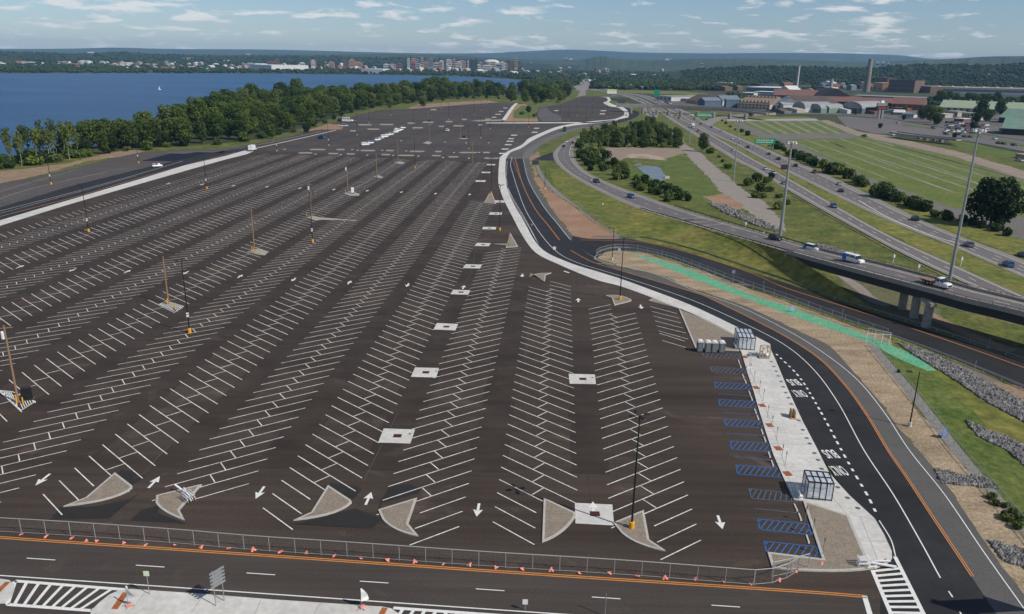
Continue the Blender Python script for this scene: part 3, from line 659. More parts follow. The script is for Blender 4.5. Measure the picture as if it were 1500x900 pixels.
# ---------------------------------------------------------------- HIGHWAY
nearL = [(858,125),(875,133),(910,140),(930,147),(950,156),(959,160),(981,175),(1013,195),(1040,212),(1080,237),(1100,246),(1150,276),(1207,309),(1308,365),(1407,413),(1500,455),(1620,510)]
nearR = [(866,125),(885,133),(925,140),(945,147),(962,156),(968,159),(993,171),(1021,185),(1047,200),(1080,219),(1100,231),(1167,268),(1287,337),(1393,386),(1500,434),(1640,495)]
farL = [(868,125),(888,133),(930,140),(950,147),(968,155),(975,159),(1013,179),(1040,195),(1080,213),(1100,224),(1153,252),(1287,317),(1393,360),(1500,407),(1640,465)]
farR = [(880,125),(900,133),(945,140),(965,146),(985,154),(995,159),(1013,167),(1031,178),(1047,185),(1080,200),(1127,220),(1233,266),(1367,330),(1500,381),(1640,440)]
bound('highway', nearL, nearR, .010, M_SHOULD); bound('highway', farL, farR, .010, M_SHOULD)
def mix(a, b, t): # edge between two edges sampled at the same index
    A = resample(cat_rom(W(a),6), 80); B = resample(cat_rom(W(b),6), 80); return [p.lerp(q, t) for p, q in zip(A, B)]
def band(name, a, b, t0, t1, z, m):
    A = mix(a,b,t0); B = mix(a,b,t1); return st(MB().poly(A+B[::-1], None, z).build(name, m))
band('highway_lanes', nearL, nearR, .22, .88, .016, M_HWY); band('highway_lanes', farL, farR, .12, .80, .016, M_HWY)
hl = MB()
for a, b2, ts in ((nearL,nearR,(.24,.86)),(farL,farR,(.14,.77))):
    for t in ts: ribbon(hl, mix(a,b2,t), .22, .024, sm=0)
    for t in ((.55,) if a is nearL else (.35,.56)): ribbon(hl, mix(a,b2,t), .2, .024, (3.2,9), sm=0)
ribbon(hl, W([(1258,294),(1300,318),(1362,344),(1420,362)]), .4, .026)
st(hl.build('highway_line', M_STALL))
region('off_ramp', [(1028,179),(1042,173),(1080,168),(1130,165.5),(1130,168),(1085,172),(1050,178),(1043,184),(1040,188)], .012, M_SHOULD)
region('median_grass', [(975,159.6),(1013,180),(1040,196),(1080,214.5),(1100,225.5),(1153,254),(1287,319),(1393,362),(1500,409),(1640,468),(1640,494),(1500,433),(1393,385),(1287,336),(1167,267),(1100,230),(1080,218),(1047,199.5),(1021,184.5),(993,170.5),(968,158.5)], -.01, M_GRASS)
region('side_grass', [(1040,168),(1068,176),(1100,190),(1150,213),(1233,255),(1300,285),(1400,322),(1500,352),(1640,400),(1640,445),(1500,379),(1367,328),(1233,264),(1127,218),(1080,199),(1047,184)], -.012, M_GRASS)
# carriageway that leaves the highway and climbs to the bridge
Z = lambda t: 7.0*(3*t*t-2*t**3)
rU = [(943,157,0),(944,163,0),(947,172,0),(935,180,0),(905,188,0),(875,195,0),(850,202,0),(843,207,0),(840,218,0),(842,232,0),(857,250,.2),(888.7,267,.8),(936.7,285,1.8),(976.7,299,2.5),(1016.7,312,3.0),(1070,328,3.9),(1123,343,4.9),(1180,360.5,6),(1233,374.5,7),(1292,388.5,7.7),(1340,401,8),(1386.7,414,8),(1433,427,8),(1500,443,8),(1640,478,8)]
rL = [(955,156,0),(962,166,0),(962,174,0),(948,181,0),(910,186,0),(885,191,0),(856,197,0),(830,207,0),(812,222,0),(813,236,0),(830,253,.2),(857,269.5,.8),(889,286,1.3),(925,302,1.9),(970,317,2.5),(1030,334,3.2),(1090,351,4.2),(1150,368.5,5.4),(1205,384,6.5),(1265,400,7.4),(1325,416,7.9),(1370,428,8),(1413,440,8),(1500,460.5,8),(1640,500,8)]
rampA = resample(cat_rom(W(rU),6),140); rampB = resample(cat_rom(W(rL),6),140)
def rmix(t0, t1, dz, m, name, i0=0, i1=140):
    vs = []; 
    for p, q in list(zip(rampA, rampB))[i0:i1]:
        a, b2 = p.lerp(q,t0), p.lerp(q,t1); vs += [(a.x,a.y,a.z+dz),(b2.x,b2.y,b2.z+dz)]
    n = len(vs)//2; s = 1
    v0, v1, v2 = (Vector(vs[k]) for k in (0,1,2))
    f = [(2*i,2*i+1,2*i+3,2*i+2) for i in range(n-1)]
    if (v2-v0).cross(v1-v0).z > 0: f = [x[::-1] for x in f]
    return st(MB().add(vs, f).build(name, m))
rmix(0, 1, .03, M_SHOULD, 'ramp'); 
rmix(.16, .86, .036, M_HWY, 'ramp_lanes')
rl = MB()
def rline(t, w, dash=None, i0=0, i1=140): ribbon(rl, [p.lerp(q,t)+Vector((0,0,.045)) for p, q in list(zip(rampA, rampB))[i0:i1]], w, None, dash, sm=0)
rline(.82,.22); rline(.2,.2); rline(.5,.18,(3,9)); st(rl.build('ramp_line', M_STALL))
# ---------------------------------------------------------------- embankments and bridge
def nearest(chain, p): return min(range(len(chain)), key=lambda i: (chain[i].xy-p.xy).length)
iB = nearest(rampB, P(1156,370,5.6)); iT = nearest(rampA, P(1180,360.5,6))
def loft(name, rows, m, up=True):
    n = len(rows[0]); vs = [p for r in rows for p in r]; fs = []
    for j in range(len(rows)-1):
        for i in range(n-1): 
            f = (j*n+i, j*n+i+1, (j+1)*n+i+1, (j+1)*n+i); fs.append(f)
    a, b, c = Vector(vs[0]), Vector(vs[1]), Vector(vs[n])
    if (b-a).cross(c-a).z < 0: fs = [f[::-1] for f in fs]
    o = MB().add(vs, fs).build(name, m, smooth=True); return st(o)
i0 = nearest(rampB, P(826,246))
up = resample(rampB[i0:iB+1], 60)
lowpx = [(806,256),(816,278),(845,302),(870,322),(900,342),(935,353),(985,363),(1050,383),(1110,402),(1170,421),(1230,442),(1292,461)]
low = resample(cat_rom(W(lowpx),6), 60)
rows = []
for t in (0,.12,.25,.4,.55,.7,.85,1):
    tz = (1-t)**1.0
    row = []
    for i, (p, q) in enumerate(zip(up, low)):
        v = p.lerp(q, t); v.z = p.z*tz + (.10*math.sin(i*.5+t*7)*min(1,p.z) if 0 < t < 1 else 0); row.append(v)
    rows.append(row)
loft('embankment', rows, M_GRASS)
crest = [r[-1] for r in rows]
dirv = (P(1500,456,0)-P(1156,371,0)).normalized(); nrm = Vector((dirv.y,-dirv.x,0))
if nrm.y < 0: nrm = -nrm
toe = [Vector((p.x,p.y,0))+dirv*(p.z*1.4)+nrm*(1.0 if p.z > .1 else 0)-Vector((0,0,.02)) for p in crest]
loft('embankment', [crest, toe], mat('abutment_paving',(.20,.185,.16),.9,(.15,.14,.12),.5))
# slope on the far side of the ramp
upA = resample(rampA[nearest(rampA, P(850,245)):], 90); offs = []
for i, p in enumerate(upA):
    d = (upA[min(i+1,89)]-upA[max(i-1,0)]); n = Vector((-d.y,d.x,0)).normalized()
    if n.dot(Vector((1,1,0))) < 0: n = -n
    offs.append((p, n))
iA = nearest(upA, P(1180,360.5,6))
loft('embankment', [[p for p,n in offs[:iA+1]], [Vector((p.x,p.y,p.z*.35))+n*(p.z*1.1+.6) for p,n in offs[:iA+1]], [Vector((p.x,p.y,-.02))+n*(p.z*2.0+1.2) for p,n in offs[:iA+1]]], M_GRASSD)
endp = upA[iA]; nn = offs[iA][1]
loft('embankment', [[endp, endp+nn*(7.2)-Vector((0,0,3.9)), endp+nn*13.2-Vector((0,0,6.02))],[endp-nn*0+dirv*.2-Vector((0,0,1)), endp+dirv*4+nn*5-Vector((0,0,6)), endp+dirv*2+nn*11-Vector((0,0,6.02))]], M_GRASSD)
# ground beneath the bridge
region('bare_ground', [(1225,402),(1300,418),(1380,440),(1500,470),(1620,505),(1620,590),(1500,531),(1340,478),(1292,462),(1250,440)], -.006, mat('dry_ground',(.17,.145,.095),.95,(.085,.10,.03),.12,1.2,fine=1,fine_amt=.2))
region('lush_grass', [(1373,447),(1433,461),(1500,478),(1620,512),(1620,560),(1500,512),(1430,494),(1400,480),(1378,462)], -.002, M_GRASSD)
st(MB().poly(cat_rom(W([(1225,398),(1262,418),(1282,436),(1305,446)]),4)+cat_rom(W([(1298,449),(1272,441),(1250,422),(1222,401)]),4), None, .0).build('gravel_path', M_PATH))
st(MB().poly(cat_rom(W([(1362,455),(1385,468),(1430,490),(1490,513)]),4)+cat_rom(W([(1480,516),(1420,494),(1375,474),(1358,460)]),4), None, .003).build('bare_ground', M_DIRT))
bridge = thing('bridge', 'concrete slip road bridge on dark girders carrying the white van and the flatbed truck', 'bridge', P(1330,460))
def bpart(name, mb, m):
    o = mb.build(name, m); o.parent = bridge; o.matrix_parent_inverse = Matrix.Translation(bridge.location).inverted(); return o
A_ = rampA[iT:]; B_ = rampB[iB:]
n = 40; A_ = resample(A_, n); B_ = resample(B_, n)
mb = MB(); 
for z0, z1, ins in ((-.45,.0,-.35),):
    out = []
    for p, q in zip(A_, B_):
        s = (q-p).normalized(); out.append((p-s*.35, q+s*.35))
    vs = []; fs = []
    for p, q in out:
        for v, dz in ((p,z1),(q,z1),(q,z0),(p,z0)): vs.append((v.x,v.y,v.z+dz))
    for i in range(n-1):
        for j in range(4): fs.append((4*i+j,4*i+(j+1)%4,4*i+4+(j+1)%4,4*i+4+j))
    fs += [(0,3,2,1),(4*n-4,4*n-3,4*n-2,4*n-1)]
    mb.add(vs, fs)
bpart('deck', mb, M_BCONC)
def wall_along(chain, w, z0, z1, side=0, ref=None):
    mb = MB(); pts = []
    for i, p in enumerate(chain):
        pts.append(p)
    vs = []
    for i, p in enumerate(pts):
        d = pts[min(i+1,len(pts)-1)]-pts[max(0,i-1)]; nv = Vector((-d.y,d.x,0)).normalized()
        for k, dz in ((.5,z0),(-.5,z0),(-.5,z1),(.5,z1)): vs.append(p+nv*w*k+Vector((0,0,dz)))
    m_ = len(pts)
    fs = [(4*i+j,4*i+4+j,4*i+4+(j+1)%4,4*i+(j+1)%4) for i in range(m_-1) for j in range(4)]
    fs += [(0,1,2,3),(4*m_-1,4*m_-2,4*m_-3,4*m_-4)]
    mb.add(vs, fs); return mb
outA = [p-(q-p).normalized()*.2 for p, q in zip(A_,B_)]; outB = [q+(q-p).normalized()*.2 for p, q in zip(A_,B_)]
bpart('parapet', wall_along(outB, .28, .0, .62), M_BCONC); bpart('parapet', wall_along(outA, .28, .0, .62), M_BCONC)
for ch in (outB, outA):
    mb = MB(); mb.path([p+Vector((0,0,.98)) for p in ch], .05)
    bpart('railing', mb, mat('rail_metal',(.17,.14,.11),.7))
    for k, p in enumerate(resample(ch, 34)):
        mb = MB(); mb.tube(p+Vector((0,0,.6)), p+Vector((0,0,1.05)), .07, .07, 6)
        bpart('railing_post', mb, _mats['rail_metal'])
for t in (0.02,.28,.52,.76,.98):
    g = [p.lerp(q,t) for p, q in zip(A_,B_)]
    bpart('girder', wall_along(g, .35, -2.3, -.46), M_GIRD)
for x, y, tz in ((1321,453,.12),(1338,465.5,.5),(1356,479,.88)):
    c = P(x,y); mb = MB(); mb.tube((c.x,c.y,-.1),(c.x,c.y,5.25), .95, .95, 16); bpart('pier_column', mb, M_BCONC)
c0, c1 = P(1315,449), P(1361,483); mb = MB(); mb.bar(Vector((c0.x,c0.y,5.2)), Vector((c1.x,c1.y,5.2)), 1.3, .78); bpart('pier_cap', mb, M_BCONC)
q0 = rampB[iB]; q1 = rampA[iT]; mb = MB(); s = (q0-q1).normalized(); mb.bar(q1-s*.6-Vector((0,0,6)), q0+s*.3-Vector((0,0,6)), 1.2, 5.5); bpart('abutment', mb, M_BCONC)
# ---------------------------------------------------------------- guard rails and fences
def guard_rail(label, pts, gap=3.8, h=.72, m=M_STEEL, post=M_STEEL, group=None, posts=True):
    pts = cat_rom(pts, 6); t = thing('guard_rail', label, 'guard rail', pts[0], 0, group); o = pts[0]
    L = sum((b-a).length for a, b in zip(pts, pts[1:])); ch = [p-o for p in resample(pts, max(3,int(L/3)))]
    w = wall_along(ch, .09, h-.32, h); w.build('beam', m, t)
    if posts:
        for p in resample([q-o for q in pts], min(95, int(L/gap)+1)): MB().box(p.x,p.y,p.z-.2,.14,.14,h+.12).build('post', post, t)
    return t
M_CHAIN = bpy.data.materials.new('chain_link'); M_CHAIN.use_nodes = True; nt = M_CHAIN.node_tree; bs = nt.nodes['Principled BSDF']
bs.inputs['Base Color'].default_value = (.36,.36,.35,1); bs.inputs['Metallic'].default_value = .4; bs.inputs['Roughness'].default_value = .5
tc = nd(nt,'ShaderNodeTexCoord'); sx = nd(nt,'ShaderNodeSeparateXYZ'); nt.links.new(tc.outputs['Object'], sx.inputs[0])
hh = nd(nt,'ShaderNodeVectorMath', operation='LENGTH'); cx = nd(nt,'ShaderNodeCombineXYZ'); nt.links.new(sx.outputs[0], cx.inputs[0]); nt.links.new(sx.outputs[1], cx.inputs[1]); nt.links.new(cx.outputs[0], hh.inputs[0])
fac = []
for sg in ('ADD','SUBTRACT'):
    a = nd(nt,'ShaderNodeMath', operation=sg); nt.links.new(hh.outputs['Value'], a.inputs[0]); nt.links.new(sx.outputs[2], a.inputs[1])
    b = nd(nt,'ShaderNodeMath', operation='MULTIPLY'); b.inputs[1].default_value = 11; nt.links.new(a.outputs[0], b.inputs[0])
    c = nd(nt,'ShaderNodeMath', operation='FRACT'); nt.links.new(b.outputs[0], c.inputs[0])
    d = nd(nt,'ShaderNodeMath', operation='LESS_THAN'); d.inputs[1].default_value = .04; nt.links.new(c.outputs[0], d.inputs[0]); fac.append(d)
mx = nd(nt,'ShaderNodeMath', operation='MAXIMUM'); nt.links.new(fac[0].outputs[0], mx.inputs[0]); nt.links.new(fac[1].outputs[0], mx.inputs[1])
tr = nd(nt,'ShaderNodeBsdfTransparent'); ms = nd(nt,'ShaderNodeMixShader'); nt.links.new(mx.outputs[0], ms.inputs[0]); nt.links.new(tr.outputs[0], ms.inputs[1]); nt.links.new(bs.outputs[0], ms.inputs[2])
nt.links.new(ms.outputs[0], nt.nodes['Material Output'].inputs[0])
def fence(label, pts, h=1.8, gap=3.05, mesh=M_CHAIN, rail=.05, post=.045, base=False, postm=M_STEEL):
    pts = cat_rom(pts, 5) if len(pts) > 2 else pts
    L = sum((b-a).length for a, b in zip(pts, pts[1:])); o = pts[0].copy(); t = thing('fence', label, 'fence', o)
    n = min(96, max(2, round(L/gap)+1)); ps = [p-o for p in resample(pts, n)]
    for p in ps: MB().tube(p-Vector((0,0,.05)), p+Vector((0,0,h+.05)), post, post, 6).build('post', postm, t)
    MB().path([p+Vector((0,0,h)) for p in ps], rail).build('top_rail', postm, t)
    vs = [p+Vector((0,0,.06)) for p in ps]+[p+Vector((0,0,h)) for p in ps]
    MB().add(vs, [(i,i+1,n+i+1,n+i) for i in range(n-1)]).build('wire_mesh', mesh, t)
    if base: MB().path([p+Vector((0,0,.12)) for p in ps], .03).build('bottom_rail', postm, t)
    return ps, o
M_FRONTP = mat('dull_fence_metal', (.36,.36,.34), .6, (.30,.30,.28), 2, metal=.2)
front = W([(-40,777.5),(100,785.5),(255,796.5),(371,806.5),(520,816.5),(700,829.5),(900,842),(1040,852.5),(1103,857.5)])
ps, o = fence('long chain link fence with bright top rail running along the front street behind pink sandbags', front, 2.0, 3.05, rail=.06, base=True, postm=M_FRONTP)
fence('short end of chain link fence angling from the front street back onto the dirt corner', W([(1104,857.3),(1140,853),(1168,838)]), 2.0, 2.4, rail=.05, base=True, postm=M_FRONTP)
fence('low chain link end panel standing over the kerb of the dirt corner', W([(1130,846),(1150,842),(1183,833)]), 2.0, 2.4, rail=.05, base=True, postm=M_FRONTP)
# sandbags on the feet of the fence
def sandbag_proto():
    mb = MB()
    def bag(cx, cy, rz, tilt):
        n = 12; vs = []; fs = []
        for j, (t, r) in enumerate(((-.34,.04),(-.28,.13),(-.1,.17),(.1,.17),(.28,.13),(.34,.04))):
            for i in range(8):
                a = 2*math.pi*i/8; x = t; y = math.cos(a)*r*1.1; z = .12+math.sin(a)*r*.75
                X = x*math.cos(rz)-y*math.sin(rz)+cx; Y = x*math.sin(rz)+y*math.cos(rz)+cy; vs.append((X,Y,max(.005,z+t*tilt)))
        for j in range(5):
            for i in range(8): fs.append((j*8+i, j*8+(i+1)%8, (j+1)*8+(i+1)%8, (j+1)*8+i))
        fs += [tuple(range(7,-1,-1)), tuple(range(40,48))]; mb.add(vs, fs)
    bag(0,0,.5,.1); bag(.12,.12,-.9,.5)
    return tag(mb.build('sandbag', M_PINK, smooth=True), 'pink sandbags slumped over a foot of the long front street fence', 'sandbags', 'pink sandbags along the front street fence')
sb = sandbag_proto(); first = True
for i, (x, y) in enumerate(((31,784),(67,787.5),(105,789.5),(127,793),(142,793),(182,796),(213,799.5),(255,799),(295,803),(335,804.5),(372,806.5),(410,810),(449,811),(489,815.5),(528,819),(568,821),(608,824),(649,827.5),(688,829),(727,832),(765,834),(808,836.5),(848,840),(893,840),(933,845),(975,848),(1018,849.5),(1059,853),(1100,856))):
    c = P(x,y)
    if first: sb.location = c; sb.rotation_euler.z = 0; first = False; o2 = sb
    else: o2 = dup(sb, c, random.uniform(0,6.28))
    s = random.uniform(.6,.95); o2.scale = (s,s,s)
for x, y, l in ((1141,851.5,'pink sandbags at the outer bend of the fence by the dirt corner'),(1165.5,838,'pink sandbags on the kerb where the short fence ends'),(1203,828,'lone pink sandbag lying on the bare soil inside the dirt corner')):
    o2 = dup(sb, P(x,y), 1, l); o2.scale = (.9,)*3; del o2['group']
# fence and barrier by the access road
accF = [(874,374),(880,370),(892,366.8),(905,365.2),(922,365.8),(937,368),(990,381),(1070,411.5),(1150,439.5),(1233,470),(1300,493)]
fence('tall chain link fence beside the green seeded strip, following the black access road', [p+Vector((0,0,.0)) for p in W([(x-1,y+2.5) for x, y in accF])], 2.1, 3.6)
guard_rail('bright steel guard rail on the near edge of the black access road', W(accF+[(1393,527),(1500,571),(1620,622)]), 3.8, .8)
guard_rail('guard rail at the foot of the grass bank, far edge of the access road', W([(868,349),(921,349),(953,352),(1017,368),(1097,394.5),(1150,412),(1233,442),(1340,475),(1500,529),(1620,573)]), 3.8, .75, m=mat('dull_rail',(.22,.22,.21),.6,metal=.3))
fence('wire fence on the gravel strip between the dirt bank and the mown bank', W([(789,250),(811,280.5),(843,301),(870,322.5),(900,343)]), 1.6, 3, postm=M_FRONTP)
fence('wire fence following the gravel path above the stone filled drain', W([(1278,508),(1343,585),(1401,659.5),(1449,715),(1500,776),(1560,850)]), 1.5, 3, postm=M_FRONTP)
fence('light mesh panels crossing the green seeded strip beside the access road', [P(1268,504.5),P(1302,505.5)], 2.3, 1.6, rail=.04, postm=M_WPL)
fence('second run of light mesh panels standing on the green strip', [P(1270,496),P(1303,503)], 2.3, 1.6, rail=.04, postm=M_WPL)
ia = nearest(rampB, P(945,307,2.5))
guard_rail('guard rail along the near edge of the climbing slip road before the bridge', rampB[ia:iB+1:6]+[rampB[iB]], 3.8, .75, m=mat('dark_rail',(.10,.10,.095),.7,metal=.2), post=M_BLACK)
ib = nearest(rampA, P(980,300,3))
guard_rail('guard rail on the far edge of the slip road above the stone slope', rampA[ib:iT+1:6]+[rampA[iT]], 3.8, .75, m=_mats['dark_rail'], post=M_BLACK)
guard_rail('long guard rail on the near edge of the highway beside the rough grass', W([(1150,279),(1207,312),(1308,368),(1407,416),(1440,431),(1500,459)]), 4, .75, m=_mats['dark_rail'])

# ================================================================ POLES, SHELTERS, SIGNS
PH = 15.5
def lamp(px, label, flag=True, group='black car park lamp posts', yellow=True, h=PH):
    c = P(*px); t = thing('lamp_post', label, 'lamp post', c, .3, group)
    b = MB(); b.tube((0,0,0),(0,0,1.0), .34, .34, 14); b.tube((0,0,1.0),(0,0,1.06), .34, .22, 14); b.build('footing', M_YEL if yellow else M_CONC, t)
    MB().tube((0,0,1.0),(0,0,h), .14, .08, 8).build('pole', M_BLACK, t)
    a = MB()
    for k in range(4):
        an = k*math.pi/2; d = Vector((math.cos(an),math.sin(an),0)); a.tube(Vector((0,0,h-.05)), d*.7+Vector((0,0,h)), .05, .05, 6)
    a.build('bracket', M_BLACK, t)
    for k in range(4):
        an = k*math.pi/2; m = MB(); m.box(math.cos(an)*.95, math.sin(an)*.95, h-.06, .75, .42, .16, an, .8); m.build('lamp_head', M_BLACK, t)
    if flag:
        s = MB(); s.box(0,-.2,3.6,.5,.05,.9); s.build('row_sign', M_WPL, t)
        s = MB(); s.box(0,-.235,4.0,.42,.02,.22); s.build('row_sign', M_REDS, t)
    return t
L0 = lamp((925,775), 'tall black lamp post on yellow footing in the kerbed island beside the white drain pad', False)
LF = lamp((278,488), 'black lamp post with red and white row sign between the two left wooden poles', True)
for px, lab, src in (((908,440),'black lamp post on yellow footing in the small island by the curved white walk',0),((732,338),'black lamp post right of the triangular island where the white walk bends',0),((719.5,284.5),'black lamp post at the point of the farther triangular island',0),
    ((130,340),'black lamp post with row sign at left, just in front of the long white walk',1),((303,277),'black lamp post with row sign behind the upper end of the white walk',1),((75,270.5),'black lamp post with row sign at far left beyond the bus strip',1),
    ((203,239.5),'black lamp post with row sign beside the dark basin at upper left',1),((458,355.5),'black lamp post with row sign close to the split wooden pole in mid lot',1),((405.5,222),'black lamp post on the near side of the cross aisle at its left end',1),
    ((608,246.5),'black lamp post on orange footing just before the cross aisle in mid lot',0),((481.5,214),'black lamp post behind the cross aisle near the parked blue car',1),((523,198.5),'black lamp post left of the row of white cars in the second lot',0),
    ((606,189),'black lamp post on the far aisle above the row of white cars',0),((686.5,219),'black lamp post just behind the cross aisle towards the right',0),((704,203),'black lamp post in the second lot beside a wooden pole with hatch',0),
    ((718,189.5),'black lamp post near the far aisle left of the pale drain pads',0),((540.5,180.5),'black lamp post at the far aisle beside the white canopy',0),((657,175.5),'black lamp post on a small far island in the third lot',0),
    ((572.5,169.5),'black lamp post near the trees behind the far aisle',0),((694,168.5),'small distant black lamp post in the middle of the third lot',0),((704.5,162),'distant black lamp post left of the far diagonal walk',0),((646.5,159.5),'distant black lamp post near the sandy edge of the third lot',0),((713.5,152.5),'most distant black lamp post by the sandy bank of the third lot',0)):
    dup(LF if src else L0, P(*px), .3, lab)
for i, (x, y) in enumerate(((858,180),(867,175),(845,170),(832,177),(852,160),(887,160),(868,152),(820,175),(774,187),(889,173))):
    o = dup(L0, P(x,y), .3, f'slim black lamp post in the farthest lot, {ORD[i]} among those right of the green bank')
# road lamp
def street_lamp(px, label, h, arm=1.6, rz=0, m=M_BLACK, cat='street lamp', foot=M_CONC, group=None):
    t = thing('street_lamp', label, cat, P(*px), rz, group)
    MB().tube((0,0,0),(0,0,.75), .32, .32, 12).build('footing', foot, t)
    MB().tube((0,0,.7),(0,0,h), .12, .07, 8).build('pole', m, t)
    MB().tube((0,0,h-.1),(-arm,0,h+.05), .05, .05, 6).build('arm', m, t)
    mb = MB(); mb.box(-arm,0,h-.02,.9,.4,.16,0,.8); mb.build('lamp_head', m, t); return t
hl_ = hgt(1332,625,545)
street_lamp((1332,625), 'single armed black street lamp on white footing in the straw bank', hl_)
street_lamp((896.5,381), 'slim black lamp pole standing at the nose between the two roads', hgt(896.5,381,334), 1.2)
street_lamp((798,277), 'black lamp pole on the gravel strip beside the mown bank', hgt(798,277,248), 1.2)
# high masts
def mast(px, label, top, heads=6, r=.45, leanm=M_STEEL):
    h = hgt(px[0],px[1],top); t = thing('high_mast_light', label, 'light mast', P(*px), .4, 'tall steel high mast lights')
    MB().tube((0,0,0),(0,0,h), r, r*.42, 14).build('pole', leanm, t)
    mb = MB()
    for k in range(16):
        a, b = 2*math.pi*k/16, 2*math.pi*(k+1)/16; mb.tube((math.cos(a)*1.1,math.sin(a)*1.1,h),(math.cos(b)*1.1,math.sin(b)*1.1,h), .06, .06, 5)
    for k in range(3): a = 2*math.pi*k/3; mb.tube((0,0,h),(math.cos(a)*1.1,math.sin(a)*1.1,h), .06, .06, 5)
    mb.build('lamp_ring', leanm, t)
    for k in range(heads):
        a = 2*math.pi*k/heads; mb = MB(); mb.tube((math.cos(a)*1.35,math.sin(a)*1.35,h-.55),(math.cos(a)*1.35,math.sin(a)*1.35,h+.15), .38, .16, 10); mb.build('lamp_head', M_WPL if k % 2 else M_STEEL, t)
    return t
mast((1142,351.5), 'thick pale high mast light rising beside the slip road just before the bridge', 208, r=.62)
mast((1390,415.5), 'very tall high mast light behind the bridge next to the white flatbed truck', 190, r=.48)
mast((1074,266), 'pale high mast light at the edge of the gravel track, left of the highway', 176, r=.36)
mast((1009.5,209.5), 'high mast light beside the dark roadside tree left of the highway', 168, r=.36)
for x, y, tp, l in ((979.5,180,152,'high mast light in the grass between the highway and the slip road loop'),(938,169,127,'high mast light just before the distant overpass'),(923,145.5,124,'high mast light behind the distant overpass'),(891,141,127,'high mast light beside the yellow billboard'),(904,141,125,'high mast light just right of the yellow billboard'),
    (1080,221,0,'')):
    if tp: mast((x,y), l, tp, 4, .3)
# wooden poles
def wpole(px, label, top, box=True, arm=True, shield=True, group='wooden utility poles in the lot'):
    h = hgt(px[0],px[1],top); t = thing('utility_pole', label, 'utility pole', P(*px), -.1, group)
    MB().tube((0,0,0),(0,0,h), .19, .13, 10).build('pole', M_WOOD, t)
    if arm: MB().box(0,0,h-.5,2.4,.12,.12,.5).build('crossarm', M_WOOD, t)
    if box:
        m = MB(); m.tube((-.45,0,h-2.3),(-.45,0,h-1.1), .30, .30, 12); m.tube((-.45,0,h-1.1),(-.45,0,h-1.0), .30, .1, 12); m.build('transformer', M_WPL, t)
    if shield: MB().tube((-.05,-.3,0),(-.05,-.3,1.5), .12, .12, 8).build('yellow_guard', M_YEL, t)
    return t
for px, tp, l, bx in (((27,590),477,'wooden pole with pale transformer at the left edge, beside the black covered equipment',1),((247,445.5),376,'bare wooden pole on a hatched pad left of the lamp post',0),((373,370),306,'wooden pole on a long concrete pad in mid lot',0),
    ((456,317.5),269,'wooden pole directly behind the lamp post with row sign',1),((509.5,283),242,'wooden pole beside the small white control cabinet',1),((552,260.5),224,'wooden pole on a small pad before the cross aisle',0),
    ((583,238.5),205,'wooden pole just before the cross aisle, right of the white car row',0),((629,209),182,'wooden pole on a rounded pad in the second lot',0),((674.5,203),180,'wooden pole beside dark equipment in the second lot',0),
    ((711.5,198.5),182,'thin wooden pole between the two lamp posts of the second lot',0),((692,239),208,'grey wooden pole standing alone just before the cross aisle',0),((627.5,178),163,'short wooden pole on the far aisle by dark equipment',0),((676.5,176),160,'thin distant wooden pole right of the small far island',0),((752.5,191),172,'faint wooden pole near the far aisle at right',0)):
    wpole(px, l, tp, bx, tp in (477,269,182,180), tp > 300)
def bollard(px, label, h=1.2):
    m = MB(); m.tube((0,0,0),(0,0,h), .11, .11, 10); m.tube((0,0,h),(0,0,h+.06), .11, .05, 10); o = m.build('bollard', M_YEL); o.location = P(*px); return tag(o, label, 'bollard', 'yellow bollards round the wooden poles')
for px, l in (((34,592.5),'yellow bollard in the hatching in front of the black covered equipment'),((257.5,452),'yellow bollard on the hatched pad right of the bare wooden pole'),((242,444),'yellow bollard close on the left of the bare wooden pole'),((369,368),'yellow bollard left of the wooden pole on the long pad'),((381,372.5),'yellow bollard on the right of the wooden pole on the long pad'),((449.5,317),'yellow bollard left of the wooden pole behind the lamp post'),((506,281.5),'yellow bollard beside the pole with the control cabinet')): bollard(px, l)
# equipment
def cabinet(px, label, name, body, base, h, w, cat):
    t = thing(name, label, cat, P(*px), .35)
    MB().box(0,0,0,w*1.15,w*.85,.35).build('base', base, t)
    m = MB(); m.box(0,0,.35,w,w*.65,h,0,.93); m.build('body', body, t)
    m = MB(); m.box(0,-w*.34,.5,w*.4,.06,h*.75); m.box(w*.25,-w*.34,.5,w*.35,.06,h*.75); m.build('door', body, t)
    m = MB(); m.tube((-w*.4,0,h*.5),(-w*1.1,.2,.05), .06,.06,6); m.tube((w*.2,.1,h*.6),(w*.5,-.5,.05), .06,.06,6); m.build('cable', M_BLACK, t)
    return t
cabinet((40,585), 'black wrapped equipment standing in the hatching beside the left edge wooden pole', 'covered_generator', M_BLACK, M_BLACK, 1.7, 1.5, 'equipment')
c = P(47.5,583); m = MB(); m.tube((0,0,0),(0,0,.05),.28,.28,10); m.tube((0,0,.05),(0,0,.55),.17,.04,10); o = m.build('traffic_cone', M_PINK); o.location = c; tag(o, 'small red and white cone beside the black wrapped equipment', 'traffic cone')
cabinet((516.5,283.5), 'white control cabinet on dark legs beside the wooden pole in mid lot', 'control_cabinet', M_WPL, M_BLACK, 2.2, 1.2, 'equipment')
cabinet((628.5,178.5), 'dark equipment box at the foot of the short far pole', 'control_cabinet', M_BLACK, M_BLACK, 1.5, 2, 'equipment')
cabinet((679.5,202.5), 'dark equipment box on the hatched pad of the second lot', 'control_cabinet', M_BLACK, M_BLACK, 1.5, 2, 'equipment')
